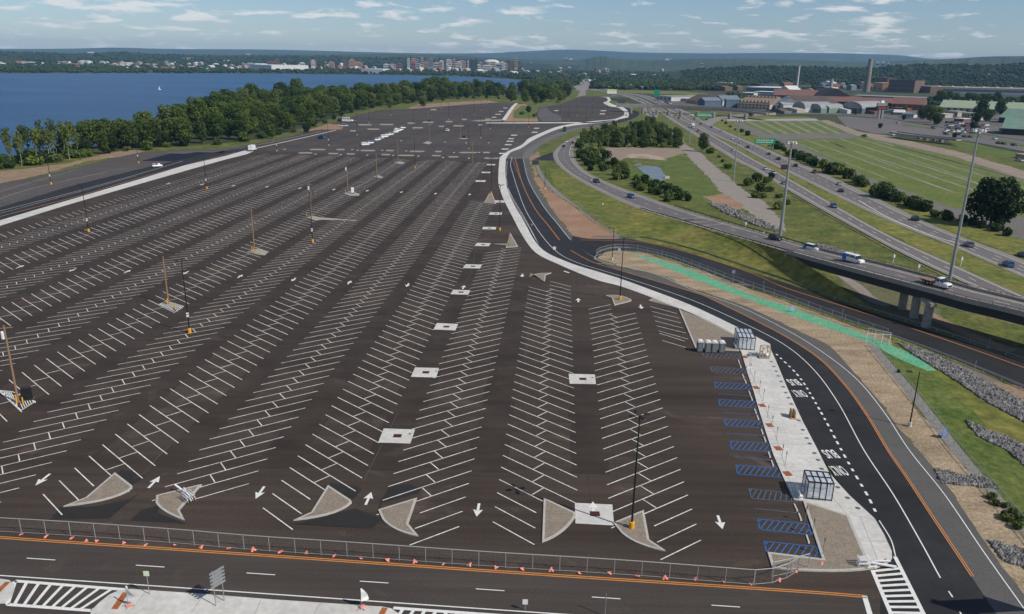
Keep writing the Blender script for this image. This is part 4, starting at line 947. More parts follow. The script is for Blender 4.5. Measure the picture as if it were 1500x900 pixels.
# ---------------------------------------------------------------- bus shelters
shelter_glass = bpy.data.materials.new('shelter_glass'); shelter_glass.use_nodes = True; nt = shelter_glass.node_tree; bs = nt.nodes['Principled BSDF']; bs.inputs['Base Color'].default_value = (.62,.67,.74,1); bs.inputs['Roughness'].default_value = .15
nz = nd(nt,'ShaderNodeTexNoise'); nz.inputs['Scale'].default_value = 1.5; mr = nd(nt,'ShaderNodeMapRange'); mr.inputs[3].default_value = .30; mr.inputs[4].default_value = .62; nt.links.new(nz.outputs[0], mr.inputs[0]); tr = nd(nt,'ShaderNodeBsdfTransparent'); ms = nd(nt,'ShaderNodeMixShader'); nt.links.new(mr.outputs[0], ms.inputs[0]); nt.links.new(tr.outputs[0], ms.inputs[1]); nt.links.new(bs.outputs[0], ms.inputs[2]); nt.links.new(ms.outputs[0], nt.nodes['Material Output'].inputs[0])
def shelter(fl, fr, bl, label, h=2.5):
    a, b, d = P(*fl,.15), P(*fr,.15), P(*bl,.15)
    u = (b-a); w = u.length; u.normalize(); v = Vector((-u.y,u.x,0)); dep = abs((d-a).dot(v)); rz = math.atan2(u.y,u.x)
    t = thing('bus_shelter', label, 'bus shelter', a, rz, 'black framed glass bus shelters'); s = .10
    f = MB(); n = 4
    for i in range(n+1):
        for y in (0, dep): f.box(w*i/n, y, 0, s, s, h)
    for y in (0, dep*.5, dep): f.bar((0,y,h),(w,y,h), .16, .16)
    for z in (.12,):
        for y in (0, dep): f.bar((0,y,z),(w,y,z), .08, .08)
    f.box(0,dep/2,0,s,s,h); f.box(w,dep/2,0,s,s,h)
    f.build('frame', M_BLACK, t)
    r = MB(); 
    for i in range(n+1): r.bar((w*i/n,0,h+.003),(w*i/n,dep,h+.003), .12, .14)
    r.build('roof_beam', M_BLACK, t)
    gm = shelter_glass
    for i in range(n):
        for y in (0.0, dep):
            if y == 0 and i in (): continue
            MB().box(w*(i+.5)/n, y, .25, w/n-.14, .03, h-.4).build('glass_pane', gm, t)
        for k in (0,1): MB().box(w*(i+.5)/n, dep*(.25+.5*k), h+.04, w/n-.14, dep/2-.2, .03).build('roof_pane', gm, t)
    for x in (0,): MB().box(x, dep*.5, .25, .03, dep-.3, h-.4).build('glass_pane', gm, t)
    be = MB(); be.box(w*.5, dep*.7, .45, w*.6, .4, .06); be.box(w*.3,dep*.7,0,.06,.3,.45); be.box(w*.7,dep*.7,0,.06,.3,.45); be.build('bench', M_BLACK, t)
    return t
shelter((1181,731),(1218,734.5),(1176,714), 'near bus shelter with black frame and pale glass at the dirt corner')
shelter((1081,512),(1105,513.5),(1080,498), 'farther bus shelter with black frame beside the four portable toilets', 2.5)
M_BENCHW = M_WPL
for px, l in (((1171,727),'white bench-like crate leaning at the left side of the near bus shelter'),((1077.5,509.5),'white bench-like crate left of the farther bus shelter')):
    t = thing('bench', l, 'bench', P(*px,.15), 1.5); MB().box(0,0,.42,1.8,.45,.07).build('seat', M_WPL, t); MB().box(0,.25,.45,1.8,.06,.45).build('backrest', M_WPL, t)
    for x in (-.7,.7): MB().box(x,0,0,.08,.4,.42).build('leg', M_WPL, t)
# portable toilets
def toilet(px, label, rz):
    t = thing('portable_toilet', label, 'portable toilet', P(*px,.0), rz, 'grey portable toilets with white domed roofs')
    MB().box(0,0,0,1.2,1.2,.15).build('skid', M_BLACK, t); MB().box(0,0,.15,1.12,1.15,1.95,0,.97).build('cabin', M_GPL, t)
    d = MB(); d.box(0,-.575,.25,.72,.05,1.7); d.build('door', mat('door_plastic',(.19,.205,.215),.5,(.16,.175,.185),2), t)
    r = MB(); n = 10; vs = []; fs = []
    for i in range(n+1):
        a = math.pi*i/n; x = -math.cos(a)*.6; z = 2.1+math.sin(a)*.36; vs += [(x,-.62,z),(x,.62,z)]
    fs = [(2*i,2*i+2,2*i+3,2*i+1) for i in range(n)]+[tuple(range(2*n,-1,-2)), tuple(range(1,2*n+2,2))]
    r.add(vs, fs).build('roof', M_WPL, t); return t
for i, (px, l) in enumerate((((1024.5,515),'leftmost grey portable toilet, set a little apart from the other three'),((1036,516),'second portable toilet from the left'),((1045.5,516.3),'third portable toilet from the left, touching its neighbours'),((1056.5,516.5),'rightmost portable toilet, nearest the farther bus shelter'))): toilet(px, l, -.05)
# lumber
t = thing('wooden_crate', 'open crate frame of new lumber standing at the kerb right of the farther bus shelter', 'crate', P(1120,521.5,.15), .05)
fr = MB(); 
for x in (-.75,.75):
    for y in (-.7,.7): fr.box(x,y,0,.14,.14,1.9)
fr.build('post', M_LUMBER, t)
fr = MB(); fr.bar((-.75,-.7,1.9),(.75,-.7,1.9),.12,.12); fr.bar((-.75,.7,1.9),(.75,.7,1.9),.12,.12); fr.bar((-.75,-.7,.9),(-.75,.7,.9),.1,.1); fr.bar((.75,-.7,.9),(.75,.7,.9),.1,.1); fr.bar((-.75,.7,.3),(.75,.7,1.8),.1,.1); fr.bar((-.75,-.7,1.9),(-.75,.7,1.9),.1,.1);fr.bar((.75,-.7,1.9),(.75,.7,1.9),.1,.1); fr.build('rail', M_LUMBER, t)
MB().box(0,0,0,1.7,1.6,.12).build('base', M_LUMBER, t)
m = MB(); m.tube((0,0,.1),(0,0,.6),.3,.36,12); m.tube((0,0,.6),(0,0,.7),.36,.2,12); o = m.build('plastic_bag', M_WPL, smooth=True); o.location = P(1122.5,522.5,.27); tag(o, 'bulging white bag inside the open lumber crate', 'bag')
def pallet(px, label, rz, tilt):
    t = thing('pallet', label, 'pallet', P(*px,.15), rz, 'wooden pallets stood on edge on the walk')
    m = MB()
    for i in range(7): m.box(-.6+.2*i, 0, 0, .12, .03, 1.35)
    for i in range(7): m.box(-.6+.2*i, .14, 0, .12, .03, 1.35)
    m.build('slats', M_LUMBER, t); m = MB()
    for z in (.08,.62,1.18): m.box(0,.07,z,1.35,.1,.1)
    m.build('stringer', M_LUMBER, t); t.rotation_euler = (tilt,0,rz); return t
pallet((1158,611), 'wooden pallet on edge, nearest the parking bays in the pair at the kerb', 1.45, .05); pallet((1163.5,611.5), 'wooden pallet on edge at the kerb, nearest the bus lane', 1.5, -.06)
o = MB().box(0,0,.0,1.0,1.2,.12).build('lumber_stack', M_LUMBER); o.location = P(1161,612.5,.15); tag(o, 'low lumber stack lying between the two upright pallets', 'lumber')
for px, l in (((1104,521.5),'grey tray box set flat on the walk below the farther shelter'),((1119,524.5),'grey slab panel lying in front of the open lumber crate')):
    m = MB(); m.box(0,0,0,2.0,1.1,.08); m.box(0,.5,.08,2.0,.08,.3); m.box(-.95,0,.08,.08,1.1,.3); o = m.build('tray', M_STEEL); o.location = P(*px,.15); o.rotation_euler.z = -.05; tag(o, l, 'tray')
# wheel stops
ws = None; names = []
stops = [((1083.5,527),(1086,533.5)),((1086.5,535),(1088,539)),((1090,549),(1092.5,554.5)),((1093,556),(1096,562.5)),((1099.5,573.5),(1102,579.5)),((1102.5,581),(1105,587.5)),((1108,599.5),(1111,606.5)),((1111.5,608.5),(1114.5,616)),((1118,629),(1121,637.5)),((1122,640),(1125,648)),((1128.5,662),(1132,671.5)),((1133,674.5),(1136.5,684)),((1167,739),(1172,749.5)),((1173.5,752),(1178,764)),((1185,784),(1189.5,797))]
for i, (a, b) in enumerate(stops):
    A, B = P(*a), P(*b); d = (B-A); L = 1.75; c = (A+B)/2+Vector((-.35,0,0)); rz = math.atan2(d.y,d.x)
    lab = f'white concrete wheel stop, the {ORD[i]} counted from the portable toilets towards the street'
    if ws is None:
        ws = MB().box(0,0,0,L,.2,.14,0,.9).build('wheel_stop', M_CONC); tag(ws, lab, 'wheel stop', 'wheel stops of the blue bays'); ws.location = c; ws.rotation_euler.z = rz
    else: dup(ws, c, rz, lab)
# small sign posts of the bays
t0 = None
for i, (x, y) in enumerate(((1098.5,549),(1104,561),(1112,575),(1117.5,588),(1124,612),(1130,628),(1137,645),(1145,672),(1150,682),(1179,764),(1190,783),(1205,812))):
    lab = f'slim grey bay sign post, the {ORD[i]} from the far end of the blue bays'
    if t0 is None:
        t0 = thing('sign_post', lab, 'sign post', P(x,y,.15), 0, 'slim sign posts of the blue bays')
        MB().tube((0,0,0),(0,0,2.3),.035,.035,6).build('post', M_STEEL, t0); MB().box(.02,0,1.8,.03,.3,.45).build('sign_plate', M_STEEL, t0)
    else: dup(t0, P(x,y,.15), 0, lab)
t = thing('road_sign', 'small white tripod sign tipped on the walk beside the third wheel stop', 'sign', P(1097.5,538.5,.15), 0)
MB().box(0,0,0,.9,.7,.12).build('base', M_WPL, t); MB().tube((0,0,.1),(.15,0,2.1),.05,.03,6).build('post', M_STEEL, t)
# sandwich of folded white barricades
def barricade(px, label, rz, z=.0, n=3, w=1.6):
    t = thing('barricade', label, 'barricade', P(*px,z), rz); rnd = random.Random(len(label))
    for k in range(n):
        y = k*.32-.2
        m = MB(); m.bar((-w/2,y,.15),(-w/2+.1,y+.25,1.15),.08,.08); m.bar((w/2,y,.15),(w/2-.1,y+.25,1.15),.08,.08); m.build('leg', M_WPL, t)
        m = MB(); m.bar((-w/2,y+.08,.9),(w/2,y+.08,.95),.06,.22); m.build('board', M_WPL, t); m = MB(); m.bar((-w/2,y+.05,.45),(w/2,y+.05,.5),.06,.2); m.build('board', M_WPL, t)
    m = MB(); m.bar((-w*.4,.3,.2),(w*1.2,.1,1.0),.1,.1); m.bar((w*.2,-.4,.2),(w*1.1,-.1,.25),.1,.1); m.build('brace', M_WPL, t); return t
barricade((281,732), 'stack of folded white barricades resting across the kerb of the second island from the left', 2.4, .1, 4, 1.5)
m = MB(); m.bar((0,0,.2),(-2.4,1.4,.9),.22,.16); o = m.build('barrier_arm', M_WPL); o.location = P(278,729); tag(o, 'white barrier arm slanting up from the folded barricades', 'barrier arm')
barricade((1265,831), 'jumble of folded white barricades by the brick coloured ramp at the cross walk', 0, .1, 3, 1.3)
m = MB(); m.bar((0,0,.3),(3.2,-.6,.1),.30,.14); m.bar((0,.2,.3),(3.0,.5,.12),.22,.12); o = m.build('barrier_arm', M_WPL); o.location = P(1269,827,.15); tag(o, 'pair of white barrier arms lying from the barricades onto the ramp', 'barrier arm')
# signs on posts
def post_sign(px, top, label, w, hh, m, rz=0, z=.15, cat='sign', legs=1, back=None, pm=M_STEEL):
    h = hgt(px[0],px[1],top); t = thing('road_sign', label, cat, P(*px,z), rz)
    for k in range(legs): x = 0 if legs == 1 else (-w*.35+w*.7*k); MB().tube((x,0,0),(x,0,h), .045, .045, 6).build('post', pm, t)
    MB().box(0,-.06,h-hh,w,.03,hh).build('sign_plate', m, t)
    return t, h
t, h = post_sign((219,870.5), 836.5, 'square sign with glowing yellow green border on a post in the front walk', .62, .62, M_YG)
MB().box(0,-.085,h-.57,.50,.02,.52).build('sign_face', M_WPL, t)
t = thing('road_sign', 'tall two post sign of slanted metal slats in the front walk', 'sign', P(322.5,884,.15), .95)
h = hgt(322.5,884,834)
for x in (-.5,.5): MB().tube((x,0,0),(x,0,h),.05,.05,6).build('post', M_STEEL, t)
for k in range(5): MB().box(0,-.04,h-.3-.42*k,1.7,.05,.24).build('slat', M_STEEL, t)
MB().box(.0,.05,h-2.0,.9,.03,1.6).build('sign_plate', mat('sign_back',(.30,.33,.34),.5,metal=.3), t)
post_sign((769,893), 878, 'small square white sign on a post at the bottom edge', .55, .6, M_WPL)
m = MB(); m.tube((0,0,0),(0,0,hgt(886,903,870)),.05,.05,6); o = m.build('bare_post', M_STEEL); o.location = P(886,903); tag(o, 'bare grey post rising from the bottom edge in front of a lane dash', 'post')
def banner(px, top, label, rz):
    h = hgt(px[0],px[1],top); t = thing('feather_banner', label, 'banner', P(*px,.15), rz)
    MB().tube((0,0,0),(0,0,h),.03,.02,6).build('pole', M_STEEL, t)
    n = 8; vs = []; 
    for i in range(n+1):
        z = .8+(h-.8)*i/n; w = .75*(1-(i/n)**2.2)+.05; b = .12*math.sin(i*.9); vs += [(.03,b*.2,z),(.03+w,b,z)]
    vs2 = [(x,y+.02,z) for x,y,z in vs]; fs = [(2*i,2*i+1,2*i+3,2*i+2) for i in range(n)]; k = len(vs)
    MB().add(vs+vs2, fs+[tuple(q+k for q in f[::-1]) for f in fs]).build('flag', M_WPL, t)
    m = MB()
    for a in (0.3,1.87,3.44,5.0): m.bar((0,0,.03),(math.cos(a)*.6,math.sin(a)*.6,.03),.07,.05)
    m.build('base', M_STEEL, t); m = MB(); m.box(.1,0,.06,.6,.35,.2,.4,.8); m.build('base_weight', M_PINK, t); return t
banner((188,888), 859, 'white feather banner on the brick strip with pink weight, left in the front walk', -.2)
banner((529.5,891), 863, 'white feather banner on its own, near the right end of the front walk', .5)
# navy tree shadow caster: none stands in view
for px, top, l, w, hh, mm in (((812,367),361.5,'white square sign on the curve of the bus road',.9,.9,M_WPL),((779,333),328,'small grey sign on the kerb of the curved walk',.6,.6,M_STEEL),((907,371),364,'blue and white sign on the nose between the two roads',.8,.8,mat('blue_white_sign',(.40,.46,.70),.5)),((1074,403),396,'grey round sign back on the access road shoulder',.9,.9,M_STEEL),((1160,457),449,'blue and white notice standing in the green seeded strip',.9,1.1,_mats['blue_white_sign']),
    ((883,303),297.5,'small white marker on the far shoulder of the slip road',.4,.9,M_WPL),((927,272),265,'grey diamond sign among the bushes beyond the slip road',1.0,1.0,M_STEEL),((866,266),263,'small white marker beside the black car on the slip road',.4,.8,M_WPL)):
    post_sign(px, top, l, w, hh, mm, 0, 0)
t = thing('notice_board', 'blue and orange crumpled notice lying against the wire fence at right', 'notice', P(1382,642), .6); MB().box(0,0,.3,1.1,.06,1.2).build('panel', mat('blue_board',(.16,.28,.62),.6), t); MB().box(.7,.1,.5,.4,.06,.4).build('tab', M_PINK, t)
t = thing('notice_board', 'dark green construction sign board beside the stub road', 'sign', P(784,244), .3); MB().box(0,0,.8,4.2,.1,2.6).build('panel', mat('dark_board',(.02,.05,.035),.6), t)
for x in (-1.6,1.6): MB().box(x,0,0,.12,.12,3.2).build('leg', M_WOOD, t)
# thin delineators along the access road
first = None
for i, (x, y) in enumerate(((934,364),(969,372),(1084,420),(1118,420),(1233,462),(1427,540),(1448,505),(1157,402),(1211,416))):
    l = f'thin grey marker post beside the access road, the {ORD[i]} of those set along it'
    if first is None: first = tag(MB().tube((0,0,0),(0,0,2.2),.05,.05,6).build('marker_post', M_STEEL), l, 'marker post', 'marker posts along the access road'); first.location = P(x,y+4)
    else: dup(first, P(x,y+4), 0, l)
first = None
for i, (x, y) in enumerate(((1155,375),(1308,384),(1407,388),(1345,395),(1118,345),(1092,332))):
    l = ('white lattice post in the rough grass beside the bridge','white lattice post between bridge and highway','white camera post in the median grass','short white post behind the far parapet','short white post behind the slip road mast','slim white post in the stone slope')[i]
    if i == 0: continue
    h = hgt(x,y+2,y-12 if i < 3 else y-6); t = thing('marker_post', l, 'post', P(x,y+2)); MB().tube((0,0,0),(0,0,h),.11,.09,8).build('post', M_WPL, t); MB().box(0,0,h*.6,.5,.5,.8).build('box', M_WPL, t)
# ---------------------------------------------------------------- green highway signs, billboard
def gantry_sign(px, top, w, hh, label, ex=None, split=0):
    h = hgt(px[0],px[1],top); t = thing('highway_sign', label, 'highway sign', P(*px), 0)
    for x in (-w*.42,w*.42): MB().tube((x,.2,0),(x,.2,h),.16,.14,8).build('post', M_STEEL, t)
    if split:
        MB().box(-w*(1-split)/2,0,h-hh,w*split-.3,.15,hh).build('sign_panel', M_SIGNG, t); MB().box(w*split/2+.1,0,h-hh,w*(1-split)-.3,.15,hh*1.08).build('sign_panel', M_SIGNG, t)
    else: MB().box(0,0,h-hh,w,.15,hh).build('sign_panel', M_SIGNG, t)
    m = MB(); rr = random.Random(3)
    for k in range(2):
        x = -w*.4
        while x < w*.38: l = rr.uniform(.6,1.6); m.box(x+l/2,-.1,h-hh*(.35+.38*k),l,.03,hh*.14); x += l+.5
    m.build('lettering', M_WPL, t); return t
def gw(px, n): return n*mpp(*px)
gantry_sign((1119,219.5), 203.5, gw((1119,219.5),29), gw((1119,219.5),7)*1.0, 'wide green highway sign of two panels on the far side of the highway', split=.62)
t = thing('highway_sign', 'small green plate below the wide green highway sign', 'highway sign', P(1128,219.5)); MB().box(0,0,2.2,4.4,.15,1.0).build('sign_panel', M_SIGNG, t); MB().box(0,.2,0,.2,.2,3.0).build('post', M_STEEL, t)
gantry_sign((1031,176.5), 166, gw((1031,176.5),22), gw((1031,176.5),5), 'wide green highway sign just in front of the distant overpass', split=.55)
t = thing('highway_sign', 'green sign panel fixed beside the pale shed beyond the distant overpass', 'highway sign', P(961,148)); MB().box(0,0,8,9,.3,9).build('sign_panel', M_SIGNG, t); MB().box(0,.3,0,.6,.4,12).build('post', M_STEEL, t)
c = P(896,143); w = gw((896,143),12); h = hgt(896,143,131)
t = thing('billboard', 'yellow and white billboard beside the distant highway', 'billboard', c); MB().box(0,0,h*.45,w,.6,h*.3).build('lower_panel', M_WPL, t); MB().box(0,0,h*.75+.02,w,.6,h*.25).build('upper_panel', mat('yellow_panel',(.65,.75,.18),.6), t); MB().tube((0,.8,0),(0,.8,h*.9),.6,.6,8).build('post', M_STEEL, t)
# dark message sign on the median
t = thing('message_sign', 'dark square sign back with orange barrels in the highway median', 'sign', P(1148,256)); MB().box(0,0,2.6,4,.3,2.6).build('panel', mat('dark_red_panel',(.06,.025,.025),.7), t); MB().box(0,0,0,.25,.25,2.7).build('post', M_STEEL, t)
t = thing('message_sign', 'grey two post sign back among the highway bushes', 'sign', P(1289,283)); MB().box(0,0,2.0,4.2,.15,3.2).build('panel', mat('sign_back2',(.16,.17,.18),.6), t)
for x in (-2.0,2.0): MB().box(x,0,0,.2,.2,5).build('post', M_STEEL, t)
# ================================================================ VEHICLES
def paint(n, c): return mat(n, c, .35, tuple(x*.93 for x in c), 1, spec=.5)
PAINTS = {'white':paint('white_paint',(.72,.72,.70)),'silver':paint('silver_paint',(.42,.43,.44)),'grey':paint('grey_paint',(.14,.15,.16)),'black':paint('black_paint',(.012,.012,.014)),'blue':paint('blue_car_paint',(.04,.10,.22)),'red':paint('red_car_paint',(.30,.03,.025)),'brown':paint('brown_paint',(.14,.08,.05)),'green':paint('green_car_paint',(.02,.10,.06)),'tan':paint('tan_paint',(.42,.36,.27))}
M_HL = mat('headlight_lens', (.75,.75,.72), .2); M_TL = mat('tail_light_lens', (.35,.02,.02), .3)
def section_body(mb, secs):
    """loft of cross sections (x, half width, z low, z high) along the car"""
    vs = []; fs = []
    for x, w, z0, z1 in secs: vs += [(x,-w,z0),(x,-w*1.0,(z0+z1)/2+.05),(x,-w*.88,z1),(x,w*.88,z1),(x,w*1.0,(z0+z1)/2+.05),(x,w,z0)]
    for i in range(len(secs)-1):
        for j in range(6): fs.append((6*i+j,6*i+6+j,6*i+6+(j+1)%6,6*i+(j+1)%6))
    fs += [tuple(range(6)), tuple(range(6*len(secs)-1,6*len(secs)-7,-1))]; return mb.add(vs, fs)
def wheels(t, xs, w, r=.34):
    for x in xs:
        for s in (-1,1):
            o = MB().tube((x,s*(w-.24),r),(x,s*w,r),r,r,12).build('wheel', M_TYRE, t); MB().tube((x,s*w,r),(x,s*(w+.02),r),r*.55,r*.5,8).build('rim', M_STEEL, o)
protos = {}
def car(kind, col):
    if (kind, col) in protos: return protos[(kind, col)]
    t = thing('parked_car' if False else {'sedan':'sedan_car','suv':'suv_car','van':'van','pickup':'pickup_truck'}[kind], 'x', 'car'); P_ = PAINTS[col]
    if kind == 'sedan':
        section_body(MB(), [(-2.3,.78,.35,.75),(-2.2,.88,.25,.92),(-1.5,.90,.22,.96),(.9,.90,.22,.93),(1.9,.88,.25,.82),(2.3,.75,.32,.62)]).build('body', P_, t)
        g = section_body(MB(), [(-1.75,.78,.93,.96),(-1.0,.72,.93,1.38),(.1,.72,.93,1.42),(1.05,.78,.90,.95)]).build('windows', M_GLASS, t); MB().box(-.42,0,1.40,1.25,1.15,.05).build('roof', P_, t)
        wheels(t, (-1.4,1.4), .88, .33)
    elif kind in ('suv',):
        section_body(MB(), [(-2.35,.85,.40,.95),(-2.3,.93,.30,1.12),(-1.5,.95,.28,1.12),(1.0,.95,.28,1.08),(2.1,.92,.30,.98),(2.4,.80,.40,.75)]).build('body', P_, t)
        section_body(MB(), [(-2.28,.84,1.1,1.14),(-1.9,.80,1.1,1.66),(.2,.80,1.1,1.72),(1.2,.84,1.06,1.12)]).build('windows', M_GLASS, t); MB().box(-.85,0,1.69,2.2,1.35,.07).build('roof', P_, t)
        wheels(t, (-1.45,1.5), .93, .38)
    elif kind == 'van':
        section_body(MB(), [(-2.9,.95,.40,1.3),(-2.85,1.0,.35,1.35),(1.6,1.0,.35,1.30),(2.7,.95,.38,1.10),(2.9,.85,.45,.85)]).build('body', P_, t)
        section_body(MB(), [(-2.85,.95,1.3,2.15),(1.1,.95,1.3,2.18),(1.2,.95,1.3,2.0)]).build('cabin', P_, t); section_body(MB(), [(1.0,.93,1.3,2.1),(1.25,.92,1.3,2.0),(1.95,.95,1.25,1.3)]).build('windshield', M_GLASS, t)
        for s in (-1,1):
            for x in (-2.2,-1.1,0,.75): MB().box(x,s*.94,1.45,.85 if x < .5 else .5,.06,.5).build('side_window', M_GLASS, t)
        wheels(t, (-1.8,1.9), .98, .40)
    else:
        section_body(MB(), [(-2.8,.92,.5,1.05),(-.4,.95,.4,1.10),(.9,.95,.35,1.12),(2.3,.95,.38,1.08),(2.8,.85,.45,.9)]).build('body', P_, t)
        section_body(MB(), [(-.6,.86,1.1,1.6),(-.4,.82,1.1,1.78),(.7,.82,1.1,1.80),(1.4,.86,1.1,1.14)]).build('windows', M_GLASS, t); MB().box(.15,0,1.78,1.2,1.4,.06).build('roof', P_, t); MB().box(-1.75,0,1.06,1.9,1.55,.03).build('bed', M_BLACK, t)
        wheels(t, (-1.8,1.8), .93, .42)
    zl = {'sedan':.62,'suv':.8,'van':.85,'pickup':.85}[kind]; xf = {'sedan':2.24,'suv':2.3,'van':2.82,'pickup':2.72}[kind]
    for s in (-1,1): MB().box(xf,s*.6,zl,.12,.34,.16).build('headlight', M_HL, t); MB().box(-xf+.02,s*.68,zl,.1,.26,.2).build('tail_light', M_TL, t)
    t.location = (0,0,-500); protos[(kind, col)] = t; return t
used = set()
def place(kind, col, x, y, hd, label, z=0.02, s=1.0, group=None):
    p = car(kind, col); c = P(x,y,z)
    if (kind, col) not in used:
        used.add((kind, col)); p.location = c; p.rotation_euler = (0,0,hd); p['label'] = label; p.scale = (s,)*3
        if group: p['group'] = group
        t = p
    else: t = dup(p, c, hd, label, group, s)
    t['category'] = {'sedan':'car','suv':'car','van':'van','pickup':'pickup truck'}[kind]; return t
def heading(x, y, dx, dy, z=0): a, b = P(x,y,z), P(x+dx,y+dy,z); return math.atan2(b.y-a.y, b.x-a.x)
def on_ramp(x, y):
    z = 3.
    for _ in range(12):
        p = P(x,y,z); i = min(range(140), key=lambda i: ((rampA[i]+rampB[i])/2-p).xy.length); z = (rampA[i].z+rampB[i].z)/2
    return z+.05
HG = 'cars on the highway'
hw = [('sedan','silver',1121,248.5,-1,'silver car alone low on the near carriageway, just past the lamp mast'),('suv','silver',1132.5,254.7,-1,'silver car following close to another by the dark median sign'),('sedan','grey',1148,270,-1,'grey car half hidden behind the thick pale mast'),('suv','blue',1221,304,-1,'blue grey car alone in the middle of the near carriageway'),
 ('sedan','black',1126,226.7,1,'black car in front of the green highway sign post'),('suv','black',1140,234,1,'black car right behind the foot of the wide green sign'),('suv','black',1165,244,1,'black car on the far carriageway to the right of the thick mast'),('pickup','brown',1193,253.5,1,'brown pickup truck with load beside the roadside bushes'),
 ('sedan','silver',1229,271,1,'silver car beside a black one on the far carriageway'),('sedan','black',1231.5,281,1,'black car beside the silver one on the far carriageway'),('suv','black',1340,322.7,1,'black car in the long shadow of the big round tree'),('suv','grey',1418.7,361,1,'dark grey car right of the very tall mast'),('suv','blue',1476,390,1,'dark blue car near the right edge above the bridge'),('sedan','black',1497,375.5,1,'black car cut by the right edge of the picture'),
 ('sedan','white',1072.7,204,1,'small white car left of the pale high mast by the gravel track'),('sedan','silver',1084,209.7,1,'silver car just right of the pale high mast'),('suv','black',1095,216.7,1,'black car left of the leg of the wide green sign'),('suv','silver',1074,221.6,-1,'silver car on the near carriageway at the foot of the pale mast'),
 ('pickup','white',1057,193.3,1,'white pickup truck on the far carriageway above the roadside tree'),('sedan','white',1034.7,183.3,1,'white car just below the first green sign'),('suv','grey',1042,187.5,1,'grey car behind the white pickup'),('suv','black',1034.7,176.3,1,'black car at the mouth of the exit ramp'),('suv','red',1016.7,174.8,1,'dark red car on the far carriageway left of the first green sign'),
 ('sedan','black',1026,182.5,1,'small black car left of the white one below the sign'),('suv','red',1022.5,193,-1,'dark red car just behind the white box truck'),('sedan','black',998,165,1,'black car near the overpass on the far carriageway'),('suv','black',994,174,-1,'black car below the overpass on the near carriageway'),('sedan','red',989,170.6,-1,'bright red car below the distant overpass'),('sedan','white',983,169.8,-1,'white car below the distant overpass, left of the red one'),
 ('sedan','silver',965,159.4,-1,'silver car just emerging from under the distant overpass'),('suv','white',952.7,166.5,-1,'white car on the slip road loop by the overpass'),('sedan','red',957,172.2,-1,'red car on the slip road loop'),('sedan','black',949,158.8,-1,'black car on the slip road right under the overpass'),('sedan','black',936.7,147.5,-1,'black car beyond the overpass at the left'),('sedan','silver',946,150.4,-1,'silver car beyond the overpass'),('van','white',990.7,161.2,1,'white van on the far carriageway close to the overpass'),('sedan','grey',960,148.5,-1,'grey car beyond the overpass on the far carriageway')]
for k, c, x, y, d, l in hw:
    hd = heading(x, y, 8, 4.6*1.05 if x > 1090 else 5.2); place(k, c, x, y, hd if d < 0 else hd+math.pi, l, group=HG)
RG = 'vehicles on the slip road'
place('suv','black',874,267.5,heading(874,267.5,8,3.0,.5),'black car on the slip road beyond the stub road',z=on_ramp(874,267.5),group=RG)
place('suv','blue',924.7,290,heading(924,290,8,3,1.7),'blue grey car on the slip road beside the mown bank',z=on_ramp(924.7,290),group=RG)
place('suv','black',1136,352,heading(1136,351,8,2.4,5),'black car right at the foot of the thick pale mast',z=on_ramp(1136,352),group=RG)
vv = place('suv','white',1189.5,367,heading(1189,366,8,2.2,6),'white car with blue rear at the start of the bridge',z=on_ramp(1189.5,367),group=RG)
vn = place('van','white',1249.5,384.5,heading(1249,384,8,2.2,8),'white van with blue rear quarter in the middle of the bridge',z=on_ramp(1249.5,383),s=.98,group=RG)
for t_, x, w_, z0, z1 in ((vn,-2.2,1.03,.45,2.14),(vv,-1.9,.97,.4,1.1)):
    m = MB(); m.box(x,0,z0,1.2,w_*2.0,z1-z0,0,.97); o = m.build('blue_panel', mat('bright_blue_paint',(.03,.15,.55),.4), t_)
place('sedan','white',830,208.5,heading(830,208.5,-3,-6),'white car leading on the far bend of the slip road',group=RG); place('sedan','black',839,210.3,heading(839,210,-3,-6),'black car beside the white one on the far bend of the slip road',group=RG); place('sedan','black',825.5,215.3,heading(825,215,-1,-6),'dark car behind the white one on the far bend of the slip road',group=RG)
place('suv','black',876,191.2,heading(876,191,8,-2),'black car on the slip road behind the thicket',group=RG)
# flatbed truck on the bridge
hd = heading(1369,418,8,2.3,8)
t = thing('flatbed_truck', 'white cab flatbed truck on the bridge beside the very tall mast', 'truck', P(1369,418.5,on_ramp(1369,419)), hd, RG)
section_body(MB(), [(.9,.98,.45,1.35),(2.0,1.0,.4,1.35),(3.3,.98,.45,1.30),(3.7,.85,.5,1.05)]).build('hood', PAINTS['white'], t)
section_body(MB(), [(.75,.98,.5,2.0),(.85,.95,.5,2.25),(1.6,.93,.6,2.25),(2.3,.98,1.2,1.4)]).build('cab', PAINTS['white'], t)
section_body(MB(), [(1.55,.90,1.35,2.12),(1.8,.90,1.35,2.1),(2.42,.93,1.3,1.42)]).build('windshield', M_GLASS, t)
for s in (-1,1): MB().box(1.2,s*.97,1.35,.6,.05,.6).build('side_window', M_GLASS, t)
m = MB(); m.box(-1.4,0,1.0,4.2,2.3,.14); m.box(-1.4,0,.6,4.0,.9,.4); m.build('flatbed', M_WOOD, t); m = MB(); m.box(.68,0,1.1,.08,2.2,1.1); m.build('headboard', M_BLACK, t)
m = MB(); m.box(3.72,0,.6,.08,1.3,.4); m.build('grille', M_BLACK, t); wheels(t, (-2.2,-1.2,2.7), .98, .45)
